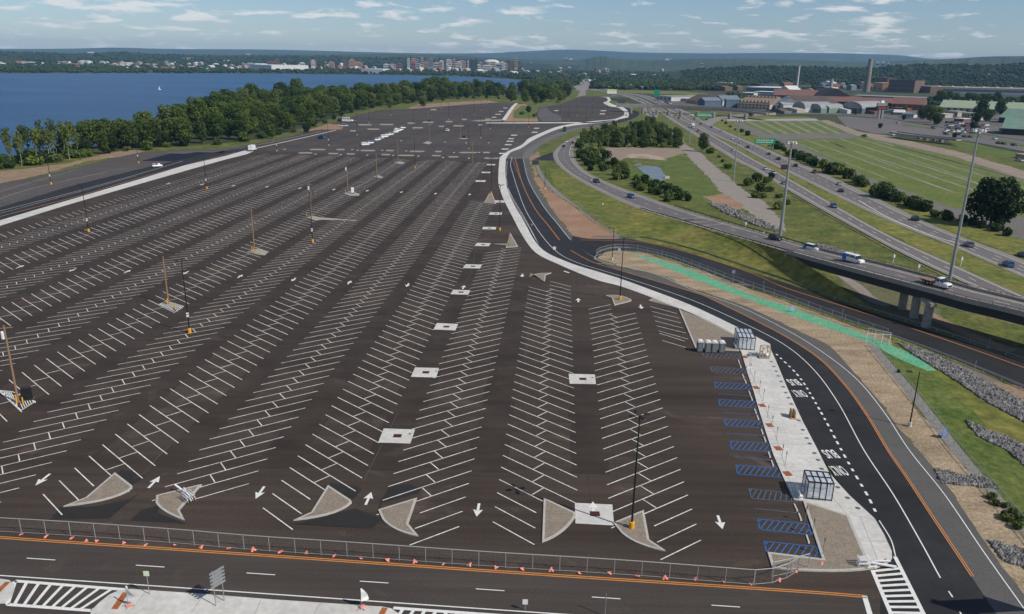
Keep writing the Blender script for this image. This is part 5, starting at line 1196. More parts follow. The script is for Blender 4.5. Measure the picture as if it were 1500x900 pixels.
# box truck and others
def box_truck(px, hd, label, L=8, m1=None, name='box_truck', cabm=None, z=.02):
    t = thing(name, label, 'truck', P(*px,z), hd); MB().box(-.8,0,.9,L*.75,2.5,2.8).build('cargo_box', m1 or M_WPL, t); m = MB(); m.box(L*.42,0,.5,L*.22,2.2,1.9,0,.9); m.build('cab', cabm or PAINTS['white'], t)
    MB().box(L*.45,0,1.55,L*.2,2.1,.6).build('windshield', M_GLASS, t); MB().box(0,0,.5,L,1.0,.4).build('chassis', M_BLACK, t); wheels(t, (-L*.35,L*.38), 1.1, .5); return t
box_truck((1014.7,187.5), heading(1014,187,8,5.2), 'big white box truck on the near carriageway beside the mast', 12)
box_truck((827.5,192.5), heading(827,192,8,-5), 'dark green truck on the bus road beside the green bank', 8, PAINTS['green'], cabm=PAINTS['green'])
box_truck((370,221.5), RD, 'white box trailer at the upper end of the long white walk', 7)
t = thing('utility_cart', 'small white utility truck parked beside the bus strip left of the dark basin', 'truck', P(231,245), RD-.9)
section_body(MB(), [(-2.6,.95,.6,1.1),(.2,.95,.5,1.15),(1.6,.95,.5,1.2),(2.3,.85,.5,1.0)]).build('body', PAINTS['white'], t); section_body(MB(), [(.1,.86,1.1,1.9),(1.0,.86,1.1,1.9),(1.6,.88,1.1,1.2)]).build('cab', PAINTS['white'], t); m = MB(); m.box(-1.6,0,1.1,1.7,1.7,.9); m.build('tool_box', M_STEEL, t); MB().box(1.28,0,1.3,.2,1.5,.4).build('windshield', M_GLASS, t); wheels(t, (-1.7,1.5), .93, .4)
# parked cars
LG = 'white cars parked in one long row'
cols = ['white','white','blue','white','silver','white','white','white','grey','white','white','white','white','silver']
for i, (x, y) in enumerate(((535,213.3),(542.4,210.7),(547.7,208.4),(552.7,206),(557.7,203.7),(563,201.7),(567.3,199),(572,198),(575,196.3),(579,194.7),(582,193),(586.4,191.3),(590,188.4),(581.5,189.8))):
    place('suv' if i % 5 else 'van', cols[i], x, y, RD-R(50), f'{cols[i]} {"car" if i%5 else "van"} in the long parked row of the second lot, {ORD[i]} from its near end', s=1.0, group=LG)
place('suv','blue',471,203.2,RD+1.0,'blue car parked alone left of the row of white cars',s=1.4)
place('suv','white',655.5,192.5,RD,'white car parked alone right of the pole in the second lot',s=1.3)
place('suv','black',498,177.5,RD,'black car behind the white canopy van at the far aisle',s=1.4); place('suv','black',504,174,RD-1,'black car at the edge of the trees behind the canopy',s=1.3); place('sedan','grey',519,178.5,RD,'grey car right of the white canopy van',s=1.5); place('van','white',509.5,178.8,RD-1.57,'white van with dark opening at the far aisle by the trees',s=1.7); place('pickup','silver',503,186,RD-1.4,'silver pickup with trailer on the far aisle by the trees',s=1.4)
# cars of the distant right lot and arterial
rp_ = random.Random(5); CL = list(PAINTS)
for i in range(34):
    x = 1388+(i % 9)*7.2+rp_.uniform(-1.5,1.5); y = 180.5+(i//9)*4.1+(i%9)*.55+rp_.uniform(-.4,.4)
    c = rp_.choice(['white','silver','grey','red','blue','white','black']); place(rp_.choice(['sedan','suv','suv']), c, x, y, rp_.choice([.4,1.9,.3]), f'{c} car in the crowded lot before the green roofed hall, {ORD[i]} row by row', s=1.25, group='cars crowded in the lot before the green roofed hall')
for k, c, x, y, l in (('suv','black',1385.5,197.5,'black car on the arterial road behind the small dark bush'),('suv','grey',1406,198.4,'dark grey car next to the small dark bush on the arterial'),('sedan','black',1413,201.5,'black car in the centre of the arterial behind the small concrete viaduct'),('sedan','black',1421,201.8,'black car leading another behind the tallest mast head'),('sedan','white',1456.5,204.5,'white car on the arterial right of the tallest mast'),('sedan','black',1463,211,'black car at the bend of the arterial near a yellow sign'),('sedan','black',1470,211.8,'second black car at the bend of the arterial'),('sedan','black',1485,213.6,'black car by the yellow sign near the right edge'),('pickup','white',1306,198.6,'white pickup truck at the corner of the striped grass field'),('pickup','green',1266,201,'green pickup truck on the gravel road along the striped field'),('sedan','silver',1315,181,'silver car by the lawn beyond the arterial'),('sedan','white',1383,194.5,'white car at the start of the arterial'),('sedan','silver',1493,236.5,'silver car behind the pink canopy at the right edge'),('suv','blue',1367,188.5,'blue car at the left of the crowded lot')):
    place(k, c, x, y, heading(x,y,8,1.3), l, s=1.25)
# ================================================================ VEGETATION
def leaf_mat(name, c, c2, tr=.25):
    m = bpy.data.materials.new(name); m.use_nodes = True; nt = m.node_tree; nt.nodes.clear(); out = nd(nt,'ShaderNodeOutputMaterial')
    tc = nd(nt,'ShaderNodeTexCoord'); no = nd(nt,'ShaderNodeTexNoise'); no.inputs['Scale'].default_value = .35; no.inputs['Detail'].default_value = 3; nt.links.new(tc.outputs['Object'], no.inputs[0])
    oi = nd(nt,'ShaderNodeObjectInfo'); ad = nd(nt,'ShaderNodeMath', operation='MULTIPLY_ADD'); ad.inputs[1].default_value = .75; nt.links.new(oi.outputs['Random'], ad.inputs[0]); nt.links.new(no.outputs[0], ad.inputs[2])
    rp = nd(nt,'ShaderNodeValToRGB'); e = rp.color_ramp.elements; e[0].position = .45; e[1].position = 1.2; e[0].color = (*c,1); e[1].color = (*c2,1); nt.links.new(ad.outputs[0], rp.inputs[0])
    d = nd(nt,'ShaderNodeBsdfPrincipled'); d.inputs['Roughness'].default_value = .6; d.inputs['Specular IOR Level'].default_value = .2; t = nd(nt,'ShaderNodeBsdfTranslucent'); nt.links.new(rp.outputs[0], d.inputs['Base Color']); nt.links.new(rp.outputs[0], t.inputs[0])
    ms = nd(nt,'ShaderNodeMixShader'); ms.inputs[0].default_value = tr; nt.links.new(d.outputs[0], ms.inputs[1]); nt.links.new(t.outputs[0], ms.inputs[2]); nt.links.new(ms.outputs[0], out.inputs[0]); _mats[name] = m; return m
LEAF = [leaf_mat('oak_leaves',(.024,.050,.009),(.088,.130,.023)), leaf_mat('maple_leaves',(.036,.068,.011),(.120,.158,.027)), leaf_mat('willow_leaves',(.050,.082,.018),(.135,.165,.045)), leaf_mat('dark_leaves',(.016,.036,.008),(.035,.065,.012))]
import numpy as np
def leaves(name, lumps, n, size, m, seed, parent=None, droop=0):
    """crown of many small leaf-clump faces spread over and inside uneven lobes"""
    g = np.random.default_rng(seed); L = np.array([[*c, *r] for c, r in lumps]); wgt = (L[:,3]*L[:,4]+L[:,4]*L[:,5]+L[:,3]*L[:,5]); wgt /= wgt.sum()
    k = g.choice(len(L), n, p=wgt); d = g.normal(size=(n,3)); d /= np.linalg.norm(d,axis=1)[:,None]; rad = g.uniform(.55,1.06,n)**.6
    c = L[k,:3]+d*L[k,3:]*rad[:,None]; c[:,2] = np.maximum(c[:,2], .25)
    nrm = d+g.normal(size=(n,3))*.55; nrm /= np.linalg.norm(nrm,axis=1)[:,None]
    a = np.cross(nrm, g.normal(size=(n,3))); a /= np.linalg.norm(a,axis=1)[:,None]; b = np.cross(nrm, a); s = size*g.uniform(.6,1.4,n)[:,None]
    b[:,2] -= droop; a *= s; b *= s*.75
    V = np.stack([c-a-b, c+a-b*.6, c+a*.8+b, c-a*.7+b*.9], 1).reshape(-1,3); me = bpy.data.meshes.new(name)
    me.vertices.add(4*n); me.vertices.foreach_set('co', V.ravel().astype('f4')); me.loops.add(4*n); me.loops.foreach_set('vertex_index', np.arange(4*n, dtype='i4')); me.polygons.add(n); me.polygons.foreach_set('loop_start', np.arange(0,4*n,4,dtype='i4')); me.update(calc_edges=True)
    me.materials.append(m); o = bpy.data.objects.new(name, me); COL.objects.link(o)
    if parent: o.parent = parent
    return o
def tree_proto(name, cat, h, w, seed, m, n=1500, size=.42, trunk=.25, bark=None, lobes=14, bare=.18, droop=0):
    g = random.Random(seed); t = thing(name, 'tree', cat); tr = MB(); th = h*.55
    b0 = Vector((0,0,0)); p1 = Vector((g.uniform(-.3,.3),g.uniform(-.3,.3),th*.5)); p2 = Vector((g.uniform(-.6,.6),g.uniform(-.6,.6),th))
    tr.tube(b0,p1,trunk,trunk*.75,8); tr.tube(p1,p2,trunk*.75,trunk*.4,7)
    L = []
    for i in range(lobes):
        a = i*2.4+g.uniform(-.4,.4); f = (i+.5)/lobes; z = h*(bare+.12+(.86-bare)*f*.96); prof = math.sin(min(1,max(.12,(z/h-bare)/(1-bare)))*math.pi*.93)**.6
        r = w*.5*prof*g.uniform(.35,.72); rr = w*g.uniform(.14,.27)*(.65+.5*prof); L.append(((math.cos(a)*r, math.sin(a)*r, min(z,h-rr*.8)), (rr,rr,rr*g.uniform(.75,1.0))))
        if i % 2 == 0: q = Vector(L[-1][0]); s = p1.lerp(p2, g.uniform(.1,1)); tr.tube(s,q,trunk*.32,trunk*.1,5)
    L.append(((0,0,h*.60),(w*.30,w*.30,h*.26)))
    tr.build('trunk', bark or M_BARK, t); leaves('crown', L, n, size, m, seed, t, droop); return t
TP = []
for i, (h, w, s, m, n, sz, bare, dr) in enumerate(((17,13,11,LEAF[0],3400,.40,.06,0),(15,11.5,12,LEAF[1],3000,.38,.06,0),(19,12,13,LEAF[0],3400,.40,.08,0),(14,12,14,LEAF[1],3000,.38,.03,0),(16,9,15,LEAF[2],2600,.36,.05,.3),(12,11,16,LEAF[3],2600,.36,.02,0))):
    TP.append(tree_proto('broadleaf_tree','tree',h,w,s,m,n,sz,.32,None,22,bare,dr))
SP_ = [tree_proto('slender_tree','tree',15,5.0,31,LEAF[2],300,.36,.17,M_BARKP,8,.5), tree_proto('slender_tree','tree',13,4.5,32,LEAF[1],340,.36,.15,M_BARKP,8,.45)]
def bush_proto(h, w, seed, m, n, sz):
    g = random.Random(seed); t = thing('bush','bush','bush'); L = [((g.uniform(-w*.3,w*.3),g.uniform(-w*.3,w*.3),h*g.uniform(.3,.6)),(w*.28,w*.28,h*.38)) for _ in range(7)]
    tr = MB()
    for k in range(4): a = k*1.6; tr.tube((0,0,0),(math.cos(a)*w*.2,math.sin(a)*w*.2,h*.6),.07,.03,5)
    tr.build('stem', M_BARK, t); leaves('foliage', L, n, sz, m, seed, t); return t
BP = [bush_proto(4,5,41,LEAF[0],520,.34), bush_proto(3,4.5,42,LEAF[1],460,.32), bush_proto(3.5,4,43,LEAF[3],460,.32), bush_proto(3,4,44,LEAF[2],420,.30)]
first_used = set()
def plant(proto, loc, rz, label, group=None, scale=1.0):
    if proto.name not in first_used:
        first_used.add(proto.name); proto.location = loc; proto.rotation_euler = (0,0,rz); proto['label'] = label; proto.scale = scale if hasattr(scale,'__len__') else (scale,)*3
        if group: proto['group'] = group
        return proto
    return dup(proto, loc, rz, label, group, scale)
KIND = ['dark broad tree','fresh green round tree','tall dark tree','low spreading green tree','pale feathery tree','low dark tree']
# lakeside wood
front_c = [(-120,262),(-60,252),(20,243),(60,238),(110,231),(150,225),(200,220),(260,214),(330,209),(400,200),(440,190),(470,180),(500,169),(530,161),(560,155.5),(600,152),(640,148),(680,145),(720,144),(760,147),(800,151),(830,150)]
back_c = [(-120,246),(-60,239),(20,232),(60,227.5),(110,219),(150,213.5),(200,205),(260,193),(310,177),(345,160),(385,152),(430,150.5),(480,151),(520,149),(560,146),(600,142),(640,138),(680,135),(720,132),(770,134),(810,137),(835,136)]
FA = W(front_c); BA = W(back_c); g = random.Random(9); spots = []
for i in range(len(FA)-1):
    a0, a1, b0, b1 = FA[i], FA[i+1], BA[i], BA[i+1]; L = ((a1-a0).length+(b1-b0).length)/2; Dp = ((b0-a0).length+(b1-a1).length)/2
    st_ = 14+a0.y/75; nu = max(1, round(L/st_)); nv = max(1, min(5, round(Dp/(st_*1.05))))
    for u in range(nu):
        for v in range(nv):
            s, t = (u+.5+g.uniform(-.35,.35))/nu, (v+.4+g.uniform(-.3,.3))/nv
            p = a0.lerp(a1,s).lerp(b0.lerp(b1,s),t); spots.append((p, t, (a0.lerp(a1,s)-Vector((0,0,0))).y))
print('lakeside', len(spots))
spots = [q for q in spots if q[0].x/q[0].y > P(118,228).x/P(118,228).y or q[0].y > 420]; print('used', len(spots))
for i, (p, t, yy) in enumerate(spots):
    left = p.y < 400 and i < 60 and p.x < P(130,230).x+ (p.y*0)
    px_left = (p.x/p.y) < -.40 and p.y < P(125,228).y+30
    if (P(110,226).y > p.y) and (p.x/p.y < P(118,228).x/P(118,228).y):
        if g.random() < .72:
            k = g.randrange(2); plant(SP_[k], p, g.uniform(0,6.28), 'slender pale trunked tree with thin airy crown at the lake edge, far left', 'slender pale trees at the left end of the lakeside wood', g.uniform(.75,1.0))
        else: plant(BP[g.randrange(4)], p, g.uniform(0,6.28), 'bush among the slender pale trees at the far left', 'bushes under the slender trees', g.uniform(1.0,1.7))
        continue
    k = g.choices(range(6), (4,3,3,3,1.6,2))[0]; sc = g.uniform(.78,1.12)*(1+min(.3,p.y/3500))*(.92 if p.y < 480 else 1.05)
    if t < .25: sc *= .78
    plant(TP[k], p, g.uniform(0,6.28), f'{KIND[k]} of the dense lakeside wood between lots and lake', f'{KIND[k]}s of the lakeside wood', (sc*g.uniform(.98,1.25), sc*g.uniform(.98,1.25), sc*g.uniform(.9,1.12)))
for (x, y), k, l, s, rz in (((152,226),4,'tree with bare pale trunk at the front of the wood, left of the dark basin',.95,0),((98,232),None,'tallest slender tree with long bare trunk right of the open group',1.35,0),((61,236),None,'slender tree leaning left in the open group',1.1,2),((74,238),None,'second tall slender tree near the bank',1.15,1),((602,147),0,'round isolated tree crown against the lake in the middle of the wood',1.25,1),((545,147.5),1,'small tree crown standing out against the lake',.9,2),
                           ((620,156),3,'wide low bush-like tree at the sandy bank of the third lot',1.05,1),((571,158),3,'rounded low tree in front of the wood near the sandy bank',.9,2),((449,194),5,'dark low tree at the front of the wood above the brown bank',.7,0),((398,203),1,'fresh green tree at the front edge of the wood above the white trailer',.75,0),((660,142),0,'broad tree crown rising at the right half of the wood',1.35,1),((690,139),2,'tall tree right of the broad crown in the wood',1.15,2),((750,150),0,'big dark tree at the right end of the wood beside the green bank',1.25,2),((770,152),2,'tall dark tree behind the green bank',1.1,0),((785,153),1,'fresh green tree at the right end of the wood near the farthest lot',.85,1),((822,148),1,'lone green tree at the left rim of the farthest lot',.8,1)):
    if k is None: o = plant(SP_[0], P(x,y), rz, l, None, s); 
    else: plant(TP[k], P(x,y), rz, l, None, s*.85)
for x, y, l in ((774,165,'dark little tree on the green bank between the lots'),(783,171,'bush at the right corner of the green bank'),(764,168,'low bush at the left side of the green bank')): plant(TP[5] if y == 165 else BP[1], P(x,y), 1, l, None, .6 if y == 165 else 1.2)
for i in range(40):
    t = i/39; p = cat_rom(FA,4)[int(t*82)]+Vector((g.uniform(-2,6),-g.uniform(1,9),0)); plant(BP[i%4], p, g.uniform(0,6), 'low bush along the grassy front edge of the lakeside wood', 'bushes in front of the lakeside wood', g.uniform(1.0,2.0))
# thicket in the loop of the slip road
def scatter(poly, n, fn, seed):
    w = W(poly); g = random.Random(seed); xs = [p.x for p in w]; ys = [p.y for p in w]; out = []
    def inside(x, y):
        c = False; j = len(w)-1
        for i in range(len(w)):
            if (w[i].y > y) != (w[j].y > y) and x < (w[j].x-w[i].x)*(y-w[i].y)/(w[j].y-w[i].y)+w[i].x: c = not c
            j = i
        return c
    k = 0
    while len(out) < n and k < n*80:
        k += 1; x, y = g.uniform(min(xs),max(xs)), g.uniform(min(ys),max(ys))
        if inside(x,y) and all((a-x)**2+(b-y)**2 > fn for a, b in out): out.append((x,y))
    return [Vector((x,y,0)) for x,y in out], g
pts, g = scatter([(880,198),(925,188),(945,186),(975,195),(992,206),(998,216),(960,217),(900,216),(878,214)], 60, 20, 4)
for p in pts:
    k = g.choices(range(6),(2,3,1,2,6,1))[0]; plant(TP[k], p, g.uniform(0,6), f'{KIND[k]} in the thicket enclosed by the slip road loop', f'{KIND[k]}s of the slip road thicket', (g.uniform(.36,.62),g.uniform(.36,.62),g.uniform(.34,.72)))
for p in scatter([(850,203),(880,198),(925,188),(945,186),(975,195),(992,206),(998,216),(960,217),(900,216),(878,214)], 90, 14, 44)[0]: plant(BP[g.randrange(4)], p, g.uniform(0,6), 'low bush filling the thicket enclosed by the slip road loop', 'bushes of the slip road thicket', g.uniform(1.0,1.9))
pts, g = scatter([(850,205),(878,200),(880,215),(892,222),(890,240),(902,258),(925,262),(925,272),(880,262),(855,244),(848,225)], 40, 12, 6)
for p in pts:
    if g.random() < .35: k = g.randrange(2); plant(SP_[k], p, g.uniform(0,6), 'slender pale tree rising from the bushes inside the slip road bend', 'slender trees inside the slip road bend', g.uniform(.5,.8))
    else: plant(BP[g.randrange(4)], p, g.uniform(0,6), 'dense bush inside the slip road bend left of the pond', 'bushes inside the slip road bend', g.uniform(.9,1.7))
pts, g = scatter([(925,262),(960,266),(1000,285),(1018,296),(1008,303),(975,294),(930,277)], 26, 9, 8)
for p in pts: plant(BP[g.randrange(4)], p, g.uniform(0,6), 'bush in the strip between the slip road and the green hollow', 'bushes along the slip road below the pond', g.uniform(.7,1.25))
plant(TP[3], P(912,258), 1, 'tall bushy tree beside the pond at the bend of the slip road', None, .55); plant(TP[5], P(899,247), 1, 'dark bushy tree at the left end of the sandy clearing', None, .5)
plant(TP[0], P(1029,222.5), 1, 'single dark roadside tree left of the highway', None, (.55,.55,.72))
for i, (x, y, s) in enumerate(((1040,225,.9),(1053,231,.5),(1058,238,.5),(1066,247,.9),(1105,262,.6),(1125,268,.9),(1131,262,.8),(1140,290,.6),(1152,300,.6),(1138,307,1.0),(1112,281,1.0),(1098,272,1.1),(1106,290,.7),(1118,290,.7),(1108,266,1.1),(1126,281,.8))):
    plant(BP[(i*3)%4], P(x,y), i, f'scrub bush on the grass slope left of the highway, the {ORD[i]} down the slope', None, s*1.2)
for i, (x, y, s) in enumerate(((1452,731,.26),(1457,739,.3),(1470,757,.28),(1477,765,.34),(1490,774,.3),(1485,752,.3),(1317,546,.2),(1472,742,.24),(1493,762,.34))): plant(BP[(i*3)%4], P(x,y), i, f'dark shrub by the wire fence in the lower right grass, {ORD[i]} counted', None, s)
# hedge of bushes along the far carriageway
hs = [(1058,178,.5),(1063,182,.6),(1070,187,.5),(1077,191,.5),(1088,194,.9),(1096,199,1.0),(1136,216,1.2),(1141,219,1.2),(1148,222,.7),(1157,228,1),(1163,230,1.2),(1169,232,1.3),(1175,235,1.3),(1181,238,1.3),(1187,241,1.2),(1193,243.5,1.1),(1203,246,1.4),(1211,253,1.3),(1218,255,1.5),(1226,256,1.4),(1243,262,1.3),(1250,268,1.1),(1260,272,1.4),(1268,274,1.0),(1290,289,1.6),(1296,290,1.5),(1303,292,1.3),(1314,296,1.3),(1320,295,1.2),(1330,301,1.1),(1338,304,1.2),(1346,307,1.2),(1354,310,1.1),(1372,318,.8),(1386,322,1.1)]
for i, (x, y, s) in enumerate(hs): plant(BP[(i*2+(i//3))%4 if i%5 else 2], P(x,y), i*1.3, f'dark bush in the hedge between highway and striped field, {ORD[i]} from its far end', 'bushes of the hedge line beside the highway', s*1.25)
bigt = tree_proto('broadleaf_tree','tree',18,19,77,LEAF[3],5200,.52,.55,M_BARK,24,.12); bigt.location = P(1450,332); tag(bigt, 'big round dark tree alone at the right beside the striped field'); bigt.scale = (.95,.95,.98)
for i, (x, y) in enumerate(((1412,326),(1424,330),(1436,334),(1455,339),(1462,338),(1475,346))): plant(BP[2], P(x,y), i, f'low dark bush at the foot of the big round tree, the {ORD[i]} from the left', None, .9)
# trees at upper right
for i, (x, y, s, k) in enumerate(((1100,171,.8,3),(1207,165,.8,3),(1215,163,.6,5),(1228,165,.7,5),(1253,168,.7,3),(1358,165,1.1,5),(1350,175,1.4,5),(1362,180,1.4,0),(1375,172,1.1,3),(1372,183,1.2,5),(1436,172,1.6,0),(1430,181,1.3,5),(1445,178,1.4,5),(1464,168,1.4,0),(1470,176,1.3,5),(1425,190,.8,5),(1324,176,.6,5),(1398,203,.5,5),(1289,188,.5,5),(1440,157,1.2,2),(1325,164,.7,3),(1288,160,.6,3),(1302,160,.8,5),(1338,161,.8,3))):
    plant(TP[k], P(x,y), i, f'{KIND[k]} among the sheds and green roofed halls at upper right, {ORD[i]} counted', None, s*.78)
rnd = random.Random(14)
for i in range(46):
    x = 1372+i*3.6+rnd.uniform(-2,2); y = 150+i*.33+rnd.uniform(-1.5,2.0); k = rnd.choice((0,3,5,2,5)); plant(TP[k], P(x,y), rnd.uniform(0,6), f'{KIND[k]} in the tree belt behind the long pale green roof', f'{KIND[k]}s of the belt behind the green roof', rnd.uniform(.85,1.3))
pts, g = scatter([(-30,250),(20,246),(70,240),(118,231),(116,222),(60,229),(0,238),(-30,242)], 30, 20, 12)
for p in pts: k = g.randrange(2); plant(SP_[k], p, g.uniform(0,6.28), 'slender pale trunked tree with thin airy crown at the lake edge, far left', 'slender pale trees at the left end of the lakeside wood', (lambda v: (v*.8,v*.8,v*1.1))(g.uniform(.75,1.3)))
pts, g = scatter([(-30,252),(20,247),(70,241),(125,230),(116,222),(60,229),(0,238),(-30,242)], 50, 10, 13)
for p in pts: plant(BP[g.randrange(4)], p, g.uniform(0,6.28), 'bush among the slender pale trees at the far left', 'bushes under the slender trees', g.uniform(.9,1.6))
# ================================================================ BUILDINGS
SUN_XY = Vector((14.2,-8.7,0)).normalized()
def bm(n, c, r=.85): return mat(n, c, r, tuple(x*.8 for x in c), .15, 1, fine=.8, fine_amt=.1)
B = {'cream':bm('cream_wall',(.48,.42,.33)),'white':bm('white_wall',(.58,.58,.56)),'brick':bm('brick_wall',(.24,.095,.065)),'brown':bm('brown_wall',(.16,.11,.08)),'grey':bm('grey_wall',(.24,.25,.26)),'dark':bm('dark_wall',(.045,.045,.05)),'blue':bm('blue_wall',(.10,.15,.20)),'tan':bm('tan_wall',(.42,.31,.19)),'pink':bm('pink_wall',(.45,.30,.25)),
     'green':bm('green_roof',(.30,.36,.24)),'green2':bm('blue_green_roof',(.17,.27,.21)),'rust':bm('rust_roof',(.20,.105,.085)),'silver':bm('silver_roof',(.29,.30,.30)),'roofw':bm('white_roof',(.62,.62,.60)),'roofd':bm('dark_roof',(.035,.034,.036)),'slate':bm('slate_blue_roof',(.16,.20,.24)),'orange':bm('orange_brick',(.50,.28,.16)),'roofb':bm('brown_roof',(.13,.10,.08)),'greybrown':bm('grey_brown_brick',(.24,.20,.165)),'cream2':bm('weathered_cream',(.27,.235,.20)),'tanroof':bm('weathered_tan_roof',(.26,.195,.14))}
M_WIN = mat('window_glass', (.03,.04,.05), .2, (.04,.05,.06), 1, spec=.6)
def building(x0, y0, x1, y1, top, depth, wall, roof, label, name='building', gable=0, cat='building', win=(0,0), bands=0, extra=None, group=None, hreal=None):
    """front wall from (x0,y0) to (x1,y1); top is the photo row of its eaves above x0"""
    a, b = P(x0,y0), P(x1,y1); u = b-a; w = u.length; rz = math.atan2(u.y,u.x); h = hreal or hgt(x0,y0,top)
    t = thing(name, label, cat, a, rz, group)
    MB().box(w/2,depth/2,0,w,depth,h).build('wall', B[wall], t)
    r = MB()
    if gable == 1:   # ridge along the front
        g = h+min(depth*.22, 9); r.add([(-.5,-.6,h),(w+.5,-.6,h),(w+.5,depth+.6,h),(-.5,depth+.6,h),(-.5,depth/2,g),(w+.5,depth/2,g)], [(0,1,5,4),(2,3,4,5),(1,2,5),(3,0,4),(3,2,1,0)])
    elif gable == 2: # ridge running away from the front
        g = h+w*.25; r.add([(-.5,-.6,h),(w+.5,-.6,h),(w+.5,depth+.6,h),(-.5,depth+.6,h),(w/2,-.6,g),(w/2,depth+.6,g)], [(0,1,4),(1,2,5,4),(2,3,5),(3,0,4,5),(3,2,1,0)])
    elif gable == 3: # barrel vault
        n = 8; vs = []
        for i in range(n+1): an = math.pi*i/n; vs += [(w/2-math.cos(an)*w/2,-.3,h+math.sin(an)*w*.28),(w/2-math.cos(an)*w/2,depth+.3,h+math.sin(an)*w*.28)]
        r.add(vs, [(2*i,2*i+2,2*i+3,2*i+1) for i in range(n)]+[tuple(range(2*n,-1,-2)), tuple(range(1,2*n+2,2))])
    elif gable == 4: # saw tooth
        k = max(3, int(w/12)); 
        for i in range(k): x = w*i/k; d = w/k; r.add([(x,-.3,h),(x+d,-.3,h),(x,-.3,h+4),(x,depth,h),(x+d,depth,h),(x,depth,h+4)], [(0,1,2),(4,3,5),(1,4,5,2),(0,2,5,3)])
    else: r.box(w/2,depth/2,h+.003,w+.8,depth+.8,.6)
    r.build('roof', B[roof], t)
    nx, nz = win
    for i in range(nx):
        for j in range(nz): MB().box(w*(i+.5)/nx,-.06,h*(j+.35)/nz,w/nx*.45,.2,h/nz*.42).build('window', M_WIN, t)
    for j in range(bands): MB().box(w/2,-.08,h*(j+.4)/bands,w*.94,.24,h/bands*.36).build('window_band', M_WIN, t); MB().box(-.08,depth/2,h*(j+.4)/bands,.24,depth*.9,h/bands*.36).build('window_band', M_WIN, t)
    return t, w, h
# row of connected gabled mill houses with dormers
t, w, h = building(1080,159,1127,161.5,151,60,'cream','tanroof','long cream mill row with many small dormers facing the striped field','mill',1,win=(9,2))
for i in range(9): MB().box(w*(i+.5)/9,4,h+1,w/9*.35,5,3.5).build('dormer', B['greybrown'], t); MB().box(w*(i+.5)/9,26,h+6,w/9*.25,5,4).build('dormer', B['brown'], t)
building(1024,150,1043,151.5,145,45,'grey','roofb','low grey shed left of the pale mill buildings','shed',1)
t, w, h = building(981,147,1005,149,143.5,40,'silver','silver','long pale grey shed right behind the distant overpass','shed',0)
building(960,146.5,983,148.5,140.5,80,'white','silver','white walled warehouse with pale roof beyond the distant overpass','warehouse',0,win=(4,1))
building(1005,151,1022,153,146.5,40,'tan','roofb','tan shed with brown roof beyond the overpass','shed',1)
building(1033,152,1043,153,146,30,'white','slate','white house with windows beside the dark vats','house',2,win=(2,2)); building(1044,153.5,1058,155,146,30,'white','slate','second white house beside the dark vats','house',2,win=(3,2)); building(1022,154,1032,155,147,30,'blue','slate','dark blue shed at the left of the white houses','shed',2)
for i in range(5): building(1060+i*3,158,1063+i*3,158.4,146,14,'blue','slate',f'dark blue vat building, the {ORD[i]} of five standing in a tight row','vat_building',2)
building(1136,161,1147,162,153,45,'white','silver','white gabled shed with pale end wall right of the mill row','shed',2); building(1127,160.5,1136,161.5,154,40,'blue','slate','blue sided shed left of the white gabled shed','shed',1)
building(1160,163,1179,165,157,40,'white','silver','pale curved roofed hall with bright end wall','hall',3); building(1184,164.5,1202,166,158,40,'green2','silver','teal fronted hall with grey vault','hall',3,win=(5,1)); building(1203,165.5,1214,166,158,30,'green2','silver','teal fronted hall right of the first teal hall','hall',3,win=(3,1))
building(1231,165,1262,167,157.5,60,'blue','silver','blue grey hall with wide curved roof','hall',3); building(1145,152,1160,153,146,60,'white','roofw','white domed hall behind the mill row','hall',3)
building(1133,146,1200,148,139.5,70,'dark','rust','long rust red roofed factory','factory',1,bands=1); building(1200,149,1246,150,141,60,'roofd','roofd','black gabled factory beside the rust red roof','factory',2); building(1236,151,1246,151.5,142.5,40,'brown','brown','brown wall end of the black factory','factory',0)
building(1143,157,1200,160,150,70,'brown','roofb','wide low brown roofed works behind the halls','works',1); building(1180,154,1352,159.5,147.5,30,'dark','rust','very long narrow rust roofed shed','shed',1); building(1200,160,1300,164,154.5,40,'roofd','roofb','dark low works with brown roof behind the teal halls','works',0)
t, w, h = building(1249,147.5,1352,151.5,140.5,50,'grey','silver','long grey flat roofed plant with dark window ribbon','plant',0); MB().box(w*.35,-.3,h*.55,w*.6,.5,h*.3).build('window_band', M_WIN, t)
building(1305,160.5,1352,162.5,152,40,'brick','rust','red sided shed with rust roof right of the long plant','shed',1,win=(6,1)); building(1263,166.5,1284,167.5,158,25,'dark','roofd','black box building left of the billboard tower','building',0)
building(1104,140.5,1140,142,134.5,40,'white','roofw','low white office block left of the rust roofed factory','office',0,bands=2); building(1093,134,1150,136,128,120,'slate','roofw','very wide white roofed warehouse in the distance','warehouse',0); building(1082,140,1104,141,136,40,'white','roofw','white low building at the left of the wide warehouse','building',0,bands=1); building(1140,138,1156,139,131,30,'white','roofw','white block with clipped corner by the wide warehouse','building',2)
building(1196,138,1207,138.5,127,20,'grey','silver','tall grey industrial block beside a silver silo','plant',0,bands=3); building(1176,139.5,1192,140,133,20,'tan','tan','tan rough works building left of the grey block','works',2); building(1208,139,1226,140,134,20,'grey','silver','low grey works right of the silver silo','works',0,win=(5,1))
building(1243,123,1254,123.5,115,25,'brick','brick','small red brick block in front of the dark ridge','building',0,win=(4,3))
